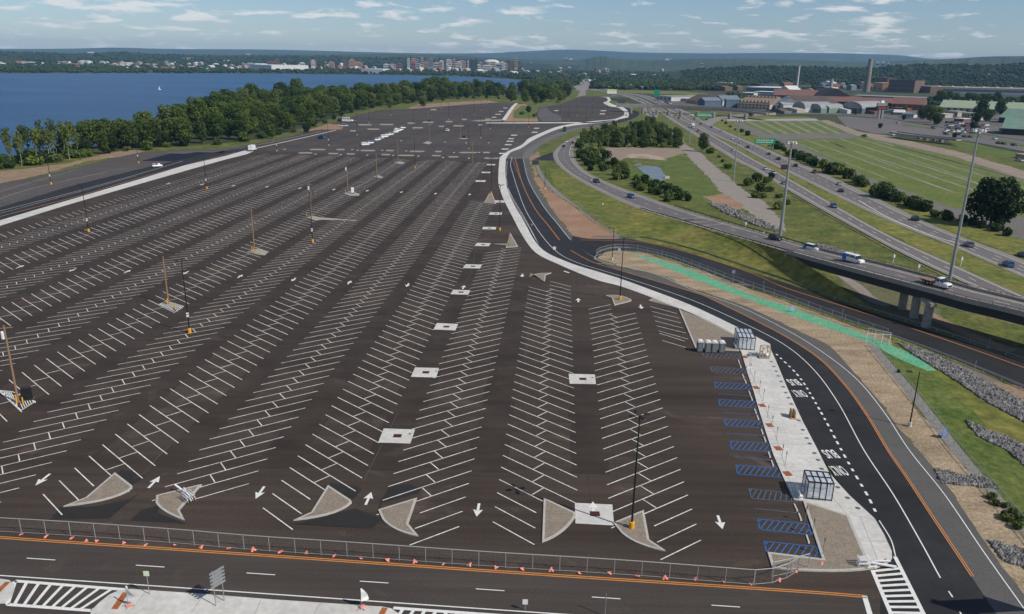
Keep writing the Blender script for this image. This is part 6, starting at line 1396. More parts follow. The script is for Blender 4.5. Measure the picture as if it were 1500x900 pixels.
def stack(x, y, top, r, label, m, cat='chimney', z=0, capm=None, taper=.6):
    h = hgt(x,y,top); t = thing('chimney', label, cat, P(x,y)); MB().tube((0,0,0),(0,0,h*.55),r,r*(1+taper)/2,16).build('lower_shaft', m, t); MB().tube((0,0,h*.55),(0,0,h),r*(1+taper)/2,r*taper,16).build('upper_shaft', capm or m, t); MB().tube((0,0,h-.8),(0,0,h+.4),r*taper*1.12,r*taper*1.12,16).build('rim', M_BCONC, t); return t
stack(1268.5,135,87,mpp(1268,135)*3.4,'very tall tapering chimney standing over the factories',B['greybrown'],capm=B['cream2']); stack(1167,130,96,mpp(1167,130)*1.1,'slim white chimney behind the wide white warehouse',B['white'],taper=.7); stack(1215.5,138,116,mpp(1215,138)*2.0,'silver silo stack beside the tall grey block',B['silver'],taper=1)
stack(1340.5,121,106.5,mpp(1340,121)*1.4,'short cream chimney at the left end of the long pale plant',B['cream'],taper=.8); stack(1309.5,133,117,mpp(1309,133)*1.7,'stubby cream chimney on the dark brick mill',B['cream'],taper=.85); stack(1444,128,108,mpp(1444,128)*1.3,'left one of two white chimneys behind the long pale plant',B['white'],taper=.75); stack(1464,128,108.5,mpp(1464,128)*1.3,'right one of two white chimneys behind the long pale plant',B['white'],taper=.75); stack(1445,134,127,mpp(1445,134)*1.2,'short white stack in front of the long pale plant',B['white'],taper=.9)
t, w, h = building(1300,135,1338,136.5,117,60,'brown','roofd','dark brick mill with rows of windows left of the long pale plant','mill',0,win=(9,3)); building(1338,135.5,1362,137,126,60,'brown','tan','brown mill wing joining the long pale plant','mill',0,win=(6,2)); building(1278,132,1292,134,121,30,'orange','orange','sunlit orange brick mill block right of the tall chimney','mill',0,win=(2,2)); building(1284,129,1298,130,114,25,'brown','brown','tall brown brick tower block behind the orange mill','mill',0,win=(3,3))
t, w, h = building(1346,136,1372,137,126,30,'orange','cream','bright end bays of the long plant with twin orange piers','mill',0,win=(3,1)); t, w, h = building(1370,137,1640,143,128,110,'slate','tan','very long plant with pale flat roof and blue grey glass front','plant',0,bands=1)
for k in range(12): MB().box(w*(k+.5)/12, 30+8*(k%3), h+.6, 6, 6, 2.5).build('roof_vent', B['roofw'], t)
# green roofed halls
t, w, h = building(1375,163,1640,175,157,60,'cream','green','very long pale green gabled roof with low cream walls','exhibition_hall',1)
for k in range(26): MB().box(w*(k+.5)/26,-.1,0.5,w/26*.4,.3,h*.8).build('window', M_WIN, t)
for k in range(8): MB().tube((w*(k+.3)/8,30,h+8),(w*(k+.3)/8,30,h+11),1.2,1.2,8).build('roof_vent', B['silver'], t)
building(1383,170,1402,171.5,163,20,'cream','green','cream pillared front pavilion under the long green roof','pavilion',0,win=(4,1)); building(1408,173,1424,174,166,18,'cream','green','second cream pavilion with tall dark windows','pavilion',0,win=(4,1))
building(1462,180,1620,190,172,45,'dark','green2','dark walled hall with blue green roof above the parked cars','exhibition_hall',1); building(1466,197,1620,206,188,40,'dark','green2','nearest dark hall with pale green roof at the right edge','exhibition_hall',1); building(1486,183,1560,186,178,30,'tan','tan','tan gabled wing between the two dark halls','hall',2); building(1371,172,1384,173,167,14,'cream','roofw','small white hut left of the cream pavilion','hut',0,win=(2,1)); building(1463,193,1475,194,188,14,'silver','roofw','small pale kiosk before the nearest dark hall','kiosk',0)
building(1397,178,1411,179,174,14,'brick','roofw','low brick kiosk with white canopy at the head of the crowded lot','kiosk',0); building(1418,176,1435,177,172,12,'cream','tan','low tan roofed hut left of the big dark tree','hut',0); building(1487,231,1500,233.5,226,14,'pink','pink','pink canopy at the right edge by the gravel road','canopy',0); building(1281,166,1305,167,162.5,12,'silver','slate','low row of grey booths before the red shed','booth',0); building(1320,172,1338,173,167.5,14,'white','slate','long white tent by the trees at upper right','tent',0,win=(4,1)); building(1308,168.5,1322,169.2,164.5,14,'silver','roofw','pale tent left of the long white tent','tent',1)
# tower with sign: pale concrete pier carrying a white top
t = thing('sign_tower', 'pale concrete sign tower with dark and red sign below a white cap', 'tower', P(1289,174)); h = hgt(1289,174,147.5); k = mpp(1289,174)
for x in (-2.2,1.8): MB().box(x*k,0,0,k*2.4,3,h*.55).build('pier', B['silver'], t)
MB().box(0,0,h*.5,k*13,3,h*.2).build('sign_panel', B['roofd'], t); MB().box(0,-1.7,h*.55,k*11,.4,h*.07).build('red_sign', M_REDS, t); MB().box(0,0,h*.72,k*12,3.5,h*.14).build('white_panel', B['silver'], t); MB().box(0,0,h*.87,k*5,3,h*.13,0,.5).build('cap', M_WPL, t)
# ---------------------------------------------------------------- skyline
def block(x, w_, y0, top, wall, label, bands=4, dep=None, D_=4600, roof=None, group=None):
    c = PD(x-w_/2, 98, D_); c.z = 0; e = PD(x+w_/2, 98, D_); w = (e.xy-c.xy).length; tp = PD(x, top, D_); bt = 0; h = tp.z; dep = dep or w*.8
    t = thing('tower_block', label, 'building', c, math.atan2(e.y-c.y,e.x-c.x), group); MB().box(w/2,dep/2,0,w,dep,h).build('wall', B[wall], t); MB().box(w/2,dep/2,h+.01,w*.6,dep*.6,max(3,h*.05)).build('roof', B[roof or wall], t)
    for j in range(bands): MB().box(w/2,-.4,h*(.3+.7*(j+.3)/bands),w*.86,1,h*.7/bands*.4).build('window_band', M_WIN, t)
    return t
sky_ = [(598.5,4,85,'white'),(606,7,85,'orange'),(612,4,86,'silver'),(618.5,4,83.5,'pink'),(624,7,90,'tan'),(627,5,85.5,'slate'),(632,5,85,'grey'),(640,12,91,'cream'),(647,6,88,'roofw'),(651.5,5,87,'brown'),(657.5,8,86.5,'white'),(661,3,87,'brown'),(665,6,86,'pink'),(672,9,89.5,'white'),(677.5,9,88,'orange'),(680,4,88,'brick'),(690.5,7,86.3,'dark'),(697.5,4,86,'dark'),(687,5,88,'roofw'),(704,6,90,'pink'),(722,9,89.5,'cream'),(736,8,90,'roofw'),(741,5,92,'pink'),(756,5,84,'tan'),(749,5,90,'brick'),(645,5,90,'tan'),(700,8,94,'white'),(713,14,95,'white'),(730,12,93,'grey'),(653,8,94,'roofw'),(603,12,91,'brick'),(612,9,92,'white'),(585,9,92,'brick'),(575,10,93,'pink'),(566,8,93,'white'),(516,9,86.5,'orange'),(505,5,87,'brick'),(525,12,90,'orange'),(459,6,88,'roofw'),(460,9,86,'brick'),(406,5,85.5,'brick'),(400,18,90,'brick'),(486,9,90,'pink'),(443,8,91,'white')]
adj = {'white':'white','orange':'orange brick','silver':'silvery','pink':'pinkish','tan':'sandy','slate':'slate blue','grey':'grey','cream':'cream','roofw':'bright white','brown':'brown','brick':'red brick','dark':'black glass'}
for i, (x, w_, tp, wl_) in enumerate(sorted(sky_)):
    hgt_w = 'tall' if tp < 87 else 'mid height' if tp < 91 else 'low'
    block(x, w_, 0, tp+1.5, wl_, f'{hgt_w} {adj[wl_]} block of the distant city, {(ORD[i] if i < 40 else ("sixth last","fifth last","fourth last","third last","second last","last")[i-len(sky_)])} from left on the skyline', 4 if tp < 91 else 2, D_=4100+(i*37 % 400))
# dome
c = PD(720,97,4700); c.z = 0; t = thing('domed_stadium', 'white domed stadium on the distant city skyline', 'stadium', c, .05); k = 4700/F_PX
m = MB(); n, q = 20, 6; vs = []; hh0 = PD(720,91.5,4700).z; hh1 = PD(720,87.3,4700).z
for j in range(q+1):
    a = math.pi/2*j/q
    for i in range(n): b_ = 2*math.pi*i/n; vs.append((math.cos(b_)*math.cos(a)*k*11, math.sin(b_)*math.cos(a)*k*9, hh0+math.sin(a)*(hh1-hh0)))
fs = [(j*n+i, j*n+(i+1)%n, (j+1)*n+(i+1)%n, (j+1)*n+i) for j in range(q) for i in range(n)]; m.add(vs, fs); m.build('dome', B['roofw'], t, smooth=False)
m = MB()
for i in range(n): a0, a1 = 2*math.pi*i/n, 2*math.pi*(i+1)/n; m.add([(math.cos(a0)*k*11,math.sin(a0)*k*9,0),(math.cos(a1)*k*11,math.sin(a1)*k*9,0),(math.cos(a1)*k*11,math.sin(a1)*k*9,hh0+.5),(math.cos(a0)*k*11,math.sin(a0)*k*9,hh0+.5)], [(0,1,2,3)])
m.build('drum', B['cream'], t)
# white mall and long shore buildings, then the scatter of far houses
def farbox(x, y, w_, hp, dep, wl_, label, name='far_building', group=None, gable=False, roof=None):
    a, b_ = P(x-w_/2,y), P(x+w_/2,y); w = (b_-a).length; h = hp*mpp(x,y); t = MB().box(0,dep/2,-1,w,dep,h+1)
    if gable: t.add([(-w/2,0,h),(w/2,0,h),(w/2,dep,h),(-w/2,dep,h),(-w/2,dep/2,h*1.35),(w/2,dep/2,h*1.35)], [(0,1,5,4),(2,3,4,5),(1,2,5),(3,0,4)])
    o = t.build(name, B[wl_]); o.location = (a+b_)/2; o.rotation_euler.z = math.atan2(b_.y-a.y,b_.x-a.x); return tag(o, label, 'building', group)
farbox(425,103.5,54,5.6,120,'roofw','wide bright white mall at the far lake shore','mall'); farbox(385,99.5,22,4,80,'roofw','white block at the left of the wide white mall','mall'); farbox(400,102,30,5,80,'roofw','white wing joining the wide mall','mall'); farbox(545,107.8,32,4.5,60,'slate','long low blue grey shed on the far lake shore','shed'); farbox(555,104.8,32,2.5,60,'roofw','long white roof behind the blue grey shore shed','shed')
farbox(45,94.3,14,2.5,60,'roofw','white long roof among the far left shore woods','shed'); farbox(58,95,14,2.5,60,'roofw','second white long roof among the far left shore woods','shed'); farbox(31,93.5,15,3,60,'brick','red brick block among the far left shore woods','shed'); farbox(100,94,9,2.5,40,'roofw','small white roof in the far woods left of centre shore','shed'); farbox(218,96.5,26,2,50,'tan','long tan roof on the far shore','shed'); farbox(280,94,11,5,40,'orange','orange brick block with pale tower on the far shore','shed'); farbox(290,92.5,5,3,30,'brick','small brick block right of the orange one on the far shore','shed')
rnd = random.Random(21); grp = 'small pale houses scattered in the distant woods'; n_far = 0
def hz(x): return 90+(x-750)*math.tan(ROLL)
for i in range(235):
    x = rnd.uniform(0,1120); hy = hz(x); r_ = rnd.random()
    if x < 330: y = hy+rnd.uniform(13,23)
    elif x < 780: y = hy+rnd.uniform(9,19) if x > 470 else hy+rnd.uniform(11,21)
    else: y = hy+rnd.uniform(10,28)
    wl_ = rnd.choice(['white','roofw','cream','pink','tan','brick','grey','white','silver']); s_ = rnd.uniform(1.6,4.5) if rnd.random() < .8 else rnd.uniform(5,12)
    farbox(x, y, s_, (rnd.uniform(1.6,3.2) if x < 780 else rnd.uniform(1.2,2.0)), rnd.uniform(12,30), wl_, f'tiny {adj[wl_]} house or shed among the far woods towards the horizon', 'distant_house', f'tiny {adj[wl_]} buildings in the far woods', True)
for i in range(62):
    x = rnd.uniform(1100,1500); y = hz(x)+rnd.uniform(12,22); wl_ = rnd.choice(['white','cream','pink','grey']); farbox(x, y, rnd.uniform(2,4.5), rnd.uniform(1.6,2.8), 14, wl_, f'tiny {adj[wl_]} house or shed among the far woods towards the horizon', 'distant_house', f'tiny {adj[wl_]} buildings in the far woods', True)
for x, tp, w_, wl_, D_, l in ((829,85.5,6,'pink',7500,'pinkish block on the far hillside, left of a pair'),(836,86.5,5,'white',7500,'white block on the far hillside, right of a pair'),(977,87,7,'white',7000,'wide white block on the blue hillside'),(982,86,3,'pink',7000,'thin pale tower on the blue hillside'),(1028,93,6,'pink',6000,'small pinkish block on the blue hillside'),(1285,91,5,'roofw',6000,'white block on the hillside right of the tall chimney, left of three'),(1293,91,5,'roofw',6000,'white block on the hillside right of the tall chimney, middle of three'),(1301,92,3,'roofw',6000,'white block on the hillside right of the tall chimney, right of three'),(904,94.5,5,'white',7200,'white block in the far valley'),(922,95.5,5,'roofw',7200,'bright white block in the far valley with low roof'),(889,101,2,'white',3800,'thin white tower in the middle distance'),(892,102,2,'white',3800,'second thin white tower in the middle distance'),(872,100,4,'brick',3600,'red brick tower left of the thin white towers'),(137,76.8,13,'cream',7000,'long pale building on the crest beyond the lake'),(365,79.5,7,'tan',7000,'sandy block on the crest beyond the lake')):
    block(x, w_, 0, tp, wl_, l, 2, D_=D_)
# distant overpass
t = thing('overpass', 'distant flat concrete overpass crossing the highway', 'overpass', P(950,160)); o0 = P(950,160)
def rel(p, o): return Vector((p.x-o.x,p.y-o.y,p.z-o.z))
zc = 8.0; q = [P(903,153.5,zc),P(960,155,zc),P(1020,157.5,zc),P(1080,160.5,zc),P(1130,165.5,zc)]
ch = [rel(p,o0) for p in resample(cat_rom(q,6),24)]
wall_along(ch, 12, -2.4, 0).build('deck', M_BCONC, t)
for s in (-5.9,5.9):
    ch2 = [p+Vector((0,s,.01)) for p in ch]; wall_along(ch2, .35, 0, 1.2).build('parapet', M_BCONC, t)
for x in (925,942,963,980,998,1022,1046,1070,1093): p = rel(P(x, 154.5+(x-903)*.052, zc),o0); MB().box(p.x,p.y,-.1,2,8,zc-2.2).build('pier', M_BCONC, t)
def stuff(o, label, cat): return tag(o, label, cat, None, 'stuff')
# woods of the plain as one mass of crowns
def wood_mass(name, n, seed, fn, m, label):
    g = np.random.default_rng(seed); V = []; F = []
    t = (1+5**.5)/2; ico = np.array([(-1,t,0),(1,t,0),(-1,-t,0),(1,-t,0),(0,-1,t),(0,1,t),(0,-1,-t),(0,1,-t),(t,0,-1),(t,0,1),(-t,0,-1),(-t,0,1)],float); ico /= np.linalg.norm(ico[0])
    f0 = np.array([(0,11,5),(0,5,1),(0,1,7),(0,7,10),(0,10,11),(1,5,9),(5,11,4),(11,10,2),(10,7,6),(7,1,8),(3,9,4),(3,4,2),(3,2,6),(3,6,8),(3,8,9),(4,9,5),(2,4,11),(6,2,10),(8,6,7),(9,8,1)])
    for i in range(n):
        q = fn(g)
        if q is None: continue
        x, y, z, r = q
        for k in range(3):
            o = g.normal(size=3)*r*.6*np.array([1,1,.25]); rr = r*g.uniform(.45,.8)
            V.append(ico*(g.uniform(.75,1.2,(12,1)))*rr*np.array([1,1,.95])+np.array([x,y,z+r*.55])+o); F.append(f0+12*len(F))
    V = np.concatenate(V).astype('f4'); F = np.concatenate(F).astype('i4'); me = bpy.data.meshes.new(name); nf = len(F)
    me.vertices.add(len(V)); me.vertices.foreach_set('co', V.ravel()); me.loops.add(nf*3); me.loops.foreach_set('vertex_index', F.ravel()); me.polygons.add(nf); me.polygons.foreach_set('loop_start', np.arange(0,3*nf,3,dtype='i4')); me.update(calc_edges=True)
    me.materials.append(m); o = bpy.data.objects.new(name, me); COL.objects.link(o); return stuff(o, label, 'woodland')
M_WOODS = mat('far_woods', (.010,.024,.006), .95, (.034,.056,.014), .03, 1.4, fine=.15, fine_amt=.4, big=(.006,.4))
rnd = random.Random(77)
for i in range(34):
    if i < 20: x, y = 1062+rnd.random()*215, 126+rnd.random()*8
    else: x, y = 1135+rnd.random()*200, 161+rnd.random()*7
    wl_ = rnd.choice(['grey','white','silver','brown','slate','tan','cream','dark','brick'])
    farbox(x, y+(x-1100)*.008, rnd.uniform(5,14), rnd.uniform(2.2,4.5), rnd.uniform(15,40), wl_, f'small {adj.get(wl_,wl_) if wl_ != "dark" else "dark"} shed squeezed among the factories at upper right, {ORD[i]} counted across', 'small_shed', None, rnd.random() < .6)
def fn_fac(g):
    r_ = g.random()
    if r_ < .45: x, y = g.uniform(1360,1570), g.uniform(146,155)
    elif r_ < .8: x, y = g.uniform(1000,1300), g.uniform(119,131)
    else: x, y = g.uniform(1063,1132), g.uniform(139,147)
    if r_ >= .45 and 1090 < x < 1156 and y > 124: return None
    if 1160 < x < 1300 and y > 133: return None
    p = P(x,y); return p.x, p.y, 0, g.uniform(3.5,6)
wood_mass('factory_woods', 620, 8, fn_fac, M_WOODS, 'dark trees packed between and behind the factories')
# small viaduct at right
t = thing('viaduct', 'low concrete viaduct ending beside the lawn right of the striped field', 'bridge', P(1360,208)); o0 = P(1360,208); ch = [rel(P(x,y,4.5),o0) for x,y in ((1310,193),(1340,197.5),(1375,201),(1405,203.5))]
wall_along(resample(ch,12), 9, -1.5, 0).build('deck', M_BCONC, t); wall_along([p+Vector((0,-4.6,0)) for p in resample(ch,12)], .4, .01, .9).build('parapet', M_BCONC, t)
for x, y in ((1350,204.5),(1360,205.8),(1372,208),(1382,209)): p = rel(P(x,y),o0); MB().box(p.x,p.y+4,-.1,1.6,5,3.2).build('pier', M_BCONC, t)
# ---------------------------------------------------------------- right side ground
M_FIELD = mat('field_asphalt', (.17,.155,.14), .95, (.125,.12,.10), .05, 1, fine=.8, fine_amt=.15)
region('field_road', [(1066,174),(1200,176),(1262,196),(1310,202),(1400,224),(1500,256),(1640,300),(1640,470),(1500,352),(1440,333),(1380,312),(1250,262),(1180,228),(1120,203),(1085,188)], -.004, M_FIELD)
for q in ([(1078,178),(1100,178),(1140,192),(1110,193)],): pass
M_STRIPE = mat('striped_field_grass', (.085,.125,.018), .95, (.140,.155,.034), .06, 1.2, fine=.5, fine_amt=.25, bump=.1, bscale=1)
dv = (P(1415,283)-P(1204,213)); dv.z = 0; dvn = dv.normalized(); nv_ = Vector((-dvn.y,dvn.x,0)); base = P(1204,213)
region('striped_field', [(1150,204),(1215,202.5),(1262,200.5),(1300,209),(1400,231),(1500,264),(1640,310),(1640,430),(1500,318),(1440,312),(1385,302),(1310,276),(1240,246),(1190,222)], .0, M_STRIPE)
region('striped_field', [(1078,177.5),(1205,178.5),(1245,195),(1110,196.5)], .0, M_STRIPE)
sl = MB(); M_SL = mat('stripe_gravel',(.25,.235,.19),.95,(.14,.15,.08),.06,1.3,fine=.8,fine_amt=.25)
for a, b_, w in (((1180,205),(1400,283),2.2),((1204,205),(1430,280),2.2),((1232,204),(1500,291),2.6),((1256,203),(1520,281),2.4),((1285,207),(1520,271),2.6),((1160,207),(1300,262),1.6),((1310,214),(1520,270),1.6),((1215,208),(1320,248),1.6),((1330,232),(1420,262),1.4)): seg(sl, P(*a), P(*b_), w, .012)
for i in range(7): x = 1094+i*19; seg(sl, P(x,177.5), P(x+42,197), 4.0, .012)
st(sl.build('field_lane', M_SL))
region('field_road', [(1098,197),(1250,195.5),(1262,201),(1240,203),(1150,204.5),(1125,203)], .018, M_FIELD)
st(MB().poly(cat_rom(W([(1066,174),(1085,186),(1130,207),(1180,229),(1250,262),(1330,291),(1400,316)]),5)+cat_rom(W([(1412,312),(1340,284),(1262,257),(1195,226),(1142,204),(1096,184),(1080,175)]),5), None, .014).build('field_road', M_FIELD))
region('gravel_road', [(1200,177),(1212,176),(1262,194),(1310,200),(1345,210),(1400,221.5),(1500,250),(1640,295),(1640,312),(1500,263),(1400,230),(1300,208),(1255,199)], .02, mat('tan_gravel',(.30,.245,.18),.95,(.22,.17,.125),.1,1.1,fine=1,fine_amt=.2))
region('arterial_road', [(1225,170),(1300,174),(1345,182),(1400,191),(1500,207),(1640,230),(1640,258),(1500,222),(1420,207),(1330,197),(1280,196),(1240,186)], .03, M_HWY)
region('lawn', [(1385,202),(1420,209),(1500,226),(1500,235),(1440,226),(1395,213)], .035, M_GRASSL); region('lawn', [(1320,182),(1370,188),(1370,190.5),(1322,184.5)], .035, M_GRASSL); region('lawn', [(1383,192),(1440,199),(1440,203),(1395,196)], .035, M_GRASSL); region('lawn', [(1457,203),(1500,212),(1500,216),(1460,207)], .035, M_GRASSL)
region('lawn', [(1105,171),(1180,171),(1196,174),(1066,175)], .02, M_GRASS); region('pavement', [(1064,175),(1195,174),(1200,177),(1066,177.5)], .03, mat('pale_pavement',(.36,.35,.33),.9)); 
region('yard', [(1320,150),(1500,165),(1640,180),(1640,222),(1500,206),(1345,181),(1300,173),(1215,168),(1060,165),(960,152),(1000,146)], .01, mat('yard_paving',(.15,.135,.12),.95,(.09,.085,.07),.03,1.2,fine=.3,fine_amt=.25))
region('meadow', [(905,132),(1000,134),(1075,141),(1075,145),(1000,139),(905,136)], .02, M_GRASS); region('meadow', [(1075,110),(1100,109),(1110,116),(1080,118)], .02, M_GRASS)
# hollow with pond and clearing
region('sand_clearing', [(882,217),(925,216),(997,218),(1004,224),(990,229),(975,236),(948,234),(920,232),(905,236),(884,232)], -.008, mat('clearing_sand',(.29,.22,.16),.95,(.22,.165,.12),.15,1,fine=1,fine_amt=.15))
region('pale_sand', [(917,228),(925,225.5),(950,226),(970,230),(975,235),(960,234),(940,229),(925,232)], -.004, mat('pale_sand',(.38,.31,.22),.95))
region('hollow_grass', [(972,233),(1000,226),(1018,245),(1035,262),(1065,284),(1058,296),(1030,300),(1000,298),(960,280),(925,262),(905,240),(918,231),(950,234)], -.007, M_GRASSL)
region('hollow_grass', [(915,232),(948,233),(972,237),(975,252),(968,262),(935,252)], -.005, M_GRASSD)
wmat = mat('pond_water', (.11,.125,.115), .22, (.17,.175,.155), .12, 1.2, spec=.4)
region('pond', [(933,245),(945,243.5),(965,245),(972,254),(976,262),(965,265),(950,259)], .0, wmat, 4); region('pond', [(929,241),(938,239.5),(940,241.5),(932,243)], .0, wmat)
m = MB(); m.box(0,0,0,2.4,.6,1.3); m.box(-1,1,0,.5,2.2,1.2); m.box(1,1,0,.5,2.2,1.2); o = m.build('culvert_head', M_CONC); o.location = P(977,262); tag(o, 'white concrete culvert head at the end of the pond', 'culvert')
region('gravel_track', [(983,193),(996,197),(1004,212),(1028,226),(1050,246),(1070,262),(1090,279),(1120,296),(1150,330),(1150,345),(1120,325),(1085,303),(1060,287),(1040,262),(1018,240),(1002,222),(988,212)], -.002, M_PATH)
region('dirt_patch', [(1030,288),(1060,284),(1090,300),(1080,308),(1050,300)], -.001, M_REDDIRT)
# ---------------------------------------------------------------- stone
def rocks(name, px, n, s, z=0, dz=None, seed=1, dens=1):
    g = np.random.default_rng(seed); pts, _ = scatter(px, n, .04, seed); k = len(pts)
    ico = np.array([(0,0,-1),(.72,-.53,-.45),(-.28,-.85,-.45),(-.89,0,-.45),(-.28,.85,-.45),(.72,.53,-.45),(.28,-.85,.45),(-.72,-.53,.45),(-.72,.53,.45),(.28,.85,.45),(.89,0,.45),(0,0,1)]); F = [(0,1,2),(1,0,5),(0,2,3),(0,3,4),(0,4,5),(1,5,10),(2,1,6),(3,2,7),(4,3,8),(5,4,9),(1,10,6),(2,6,7),(3,7,8),(4,8,9),(5,9,10),(6,10,11),(7,6,11),(8,7,11),(9,8,11),(10,9,11)]
    m = MB()
    for p in pts:
        sc = s*g.uniform(.5,1.3); q = ico*(g.uniform(.7,1.2,(12,1)))*sc*g.uniform(.6,1.1,3); a = g.uniform(0,6.28); zz = dz(p) if dz else z
        m.add([(p.x+v[0]*math.cos(a)-v[1]*math.sin(a), p.y+v[0]*math.sin(a)+v[1]*math.cos(a), zz+sc*.2+v[2]) for v in q], F)
    o = m.build(name, M_ROCK); return tag(o, None, None, None, 'stuff')
def stuff(o, label, cat): return tag(o, label, cat, None, 'stuff')
stuff(rocks('riprap', [(1315,503),(1367,519),(1433,553),(1500,590),(1600,645),(1600,690),(1500,618),(1447,590),(1393,553),(1340,521)], 3400, .36, seed=2), 'band of grey loose stone along the drain below the access road', 'stones')
stuff(rocks('riprap', [(1415,617),(1447,631),(1500,652),(1560,680),(1560,710),(1500,682),(1473,658),(1433,640)], 900, .36, seed=3), 'patch of pale loose stone in the green bank at the right edge', 'stones')
stuff(rocks('riprap', [(1369,687),(1415,697),(1441,700),(1463,716),(1440,714),(1380,708)], 640, .28, seed=4), 'narrow patch of grey stone crossing the straw bank', 'stones')
stuff(rocks('riprap', [(1449,792),(1500,805),(1540,815),(1540,860),(1500,832),(1468,821)], 480, .28, seed=5), 'lowest patch of grey stone at the right edge of the straw bank', 'stones')
stuff(rocks('riprap', [(1038,299),(1060,300),(1090,314),(1130,330),(1150,340),(1136,340),(1100,328),(1060,312)], 420, .75, seed=6), 'row of big pale rocks between the gravel track and the slip road', 'stones')
stuff(rocks('riprap', [(1185,358),(1215,362),(1250,372),(1262,377),(1240,376),(1200,366)], 260, .6, seed=7), 'pale stones spilling beside the far side of the bridge', 'stones')
# stray small stones
# ================================================================ FAR LAND
def ridge(name, crest, dist, depth, m, base_z=0):
    n = len(crest); a = []; 
    cs = cat_rom([Vector((x,y,0)) for x,y in crest], 10); rows = [[],[],[],[],[]]
    rr = random.Random(len(name)+int(dist))
    for i, c in enumerate(cs):
        top = PD(c.x, c.y, dist); h = max(4, top.z); u = Vector((top.x,top.y,0)).normalized()
        for j, (t, k) in enumerate(((-1,0),(-.6,.38),(-.25,.82),(0,1),(1,.0))):
            p = Vector((top.x,top.y,0))+u*t*depth; p.z = h*k*(1 if j in (0,3,4) else rr.uniform(.85,1.1)); 
            if j == 0: p.z = -2
            rows[j].append(p)
    return loft(name, rows, m)
M_HILL = mat('wooded_hill', (.030,.050,.014), .95, (.055,.075,.025), .004, 1.3, fine=.02, fine_amt=.4, bump=12, bscale=.02, big=(.0012,.2))
M_HILLD = mat('dark_wooded_ridge', (.012,.024,.007), .95, (.03,.048,.013), .008, 1.3, fine=.04, fine_amt=.4, bump=8, bscale=.04)
ridge('hills', [(-400,69),(-200,72),(0,72),(100,71.5),(170,70),(250,72),(400,73),(560,77),(650,78.5),(720,78),(755,76),(790,74.5),(830,73),(880,74.5),(930,77),(1000,78),(1050,78.5),(1100,78),(1200,78),(1260,79),(1320,81.5),(1360,86),(1400,87.5),(1500,88),(1800,92)], 15000, 4500, M_HILL)
ridge('hills', [(-400,74),(-200,76),(0,75.5),(60,77.5),(130,78),(180,76),(230,79),(330,80),(480,80),(560,79.3),(650,81),(720,85),(800,88),(850,88),(870,84),(885,82.5),(905,86),(950,88),(1000,86.5),(1060,86),(1100,86),(1200,89),(1250,91),(1330,89),(1360,88),(1400,86),(1450,83),(1500,82.5),(1600,82),(1800,80)], 7600, 2500, M_HILL)
ridge('wooded_ridge', [(980,106),(1020,102),(1050,100),(1100,98.5),(1150,98),(1200,99),(1240,101),(1270,101),(1300,98),(1350,95),(1400,95.5),(1450,96),(1500,94),(1600,92),(1800,88)], 3600, 900, M_HILLD)
ridge('wooded_ridge', [(-400,76),(-200,78),(0,77.5),(50,79),(120,81),(180,78.5),(240,82),(330,84),(480,84),(620,87),(760,92),(900,97),(1000,102)], 6500, 1500, M_HILLD)
def inlake(x, y):
    return None
def fn_left(g):
    x = g.uniform(-60,800); hy = hz(x); e = g.uniform(0,1); y = hy+5+26*e
    sh = np.interp(x, [-60,0,400,560,640,700,750,800], [107.8,107.6,108.2,110,111.4,113,116.3,120])
    y = hy+5+(sh-hy-5.6)*e; p = P(x,y)
    if x > 340 and x < 455 and 97 < y < 104 and g.random() < .8: return None
    if 470 < x < 780 and y < hy+15 and g.random() < .6: return None
    return p.x, p.y, 0, g.uniform(5,8.5)*(1+(1-e)*.6)
wood_mass('far_shore_woods', 3600, 1, fn_left, M_WOODS, 'dark green woods covering the far shore of the lake up to the city')
def fn_mid(g):
    x = g.uniform(780,1110); hy = hz(x); e = g.uniform(0,1)**.8; ylo = 128 if x < 1000 else 128; y = hy+5+(ylo-hy-5)*e
    if 840 < x < 880 and y > 112 and abs(x-(862-(y-112)*.4)) < 7+(y-112)*.5: return None
    if 905 < x < 1075 and 130 < y: return None
    if x > 1075 and y > 126: return None
    if 1075 < x < 1112 and 108 < y < 118: return None
    p = P(x,y); return p.x, p.y, 0, g.uniform(5,8)*(1+(1-e)*.5)
wood_mass('valley_woods', 3000, 2, fn_mid, M_WOODS, 'dark woods filling the valley between the highway and the blue hills')
def fn_right(g):
    x = g.uniform(1060,1560); hy = hz(x); e = g.uniform(0,1); y = hy+6+18*e
    if 1380 < x < 1500 and y > hy+17: return None
    if 1090 < x < 1160 and y > 123: return None
    p = P(x,y); return p.x, p.y, 0, g.uniform(5,9)*(1+(1-e)*.5)
wood_mass('east_woods', 2200, 3, fn_right, M_WOODS, 'dark woods behind the factories at the right')
def fn_ridge(g):
    x = g.uniform(1000,1600); d = 3600-900*g.uniform(0,1); crest = np.interp(x, [1000,1050,1100,1150,1200,1240,1270,1300,1350,1400,1450,1500,1600],[104,100,98.5,98,99,101,101,98,95,95.5,96,94,92]); h = PD(x,crest,3600).z*max(0,1-(3600-d)/900)**.8; p = PD(x,100,d); return p.x, p.y, h, g.uniform(3.5,7.5)
wood_mass('ridge_woods', 3200, 4, fn_ridge, M_WOODS, 'trees covering the dark ridge at the right')
def fn_ridge2(g):
    x = g.uniform(-80,760); d = 6500-1500*g.uniform(0,1); crest = np.interp(x, [-200,0,50,120,180,240,330,480,620,760],[78,77.5,79,81,78.5,82,84,84,87,92]); h = PD(x,crest,6500).z*max(0,1-(6500-d)/1500)**.8; p = PD(x,100,d); return p.x, p.y, h, g.uniform(9,15)
wood_mass('ridge_woods', 2600, 5, fn_ridge2, M_WOODS, 'trees covering the low ridge beyond the lake')
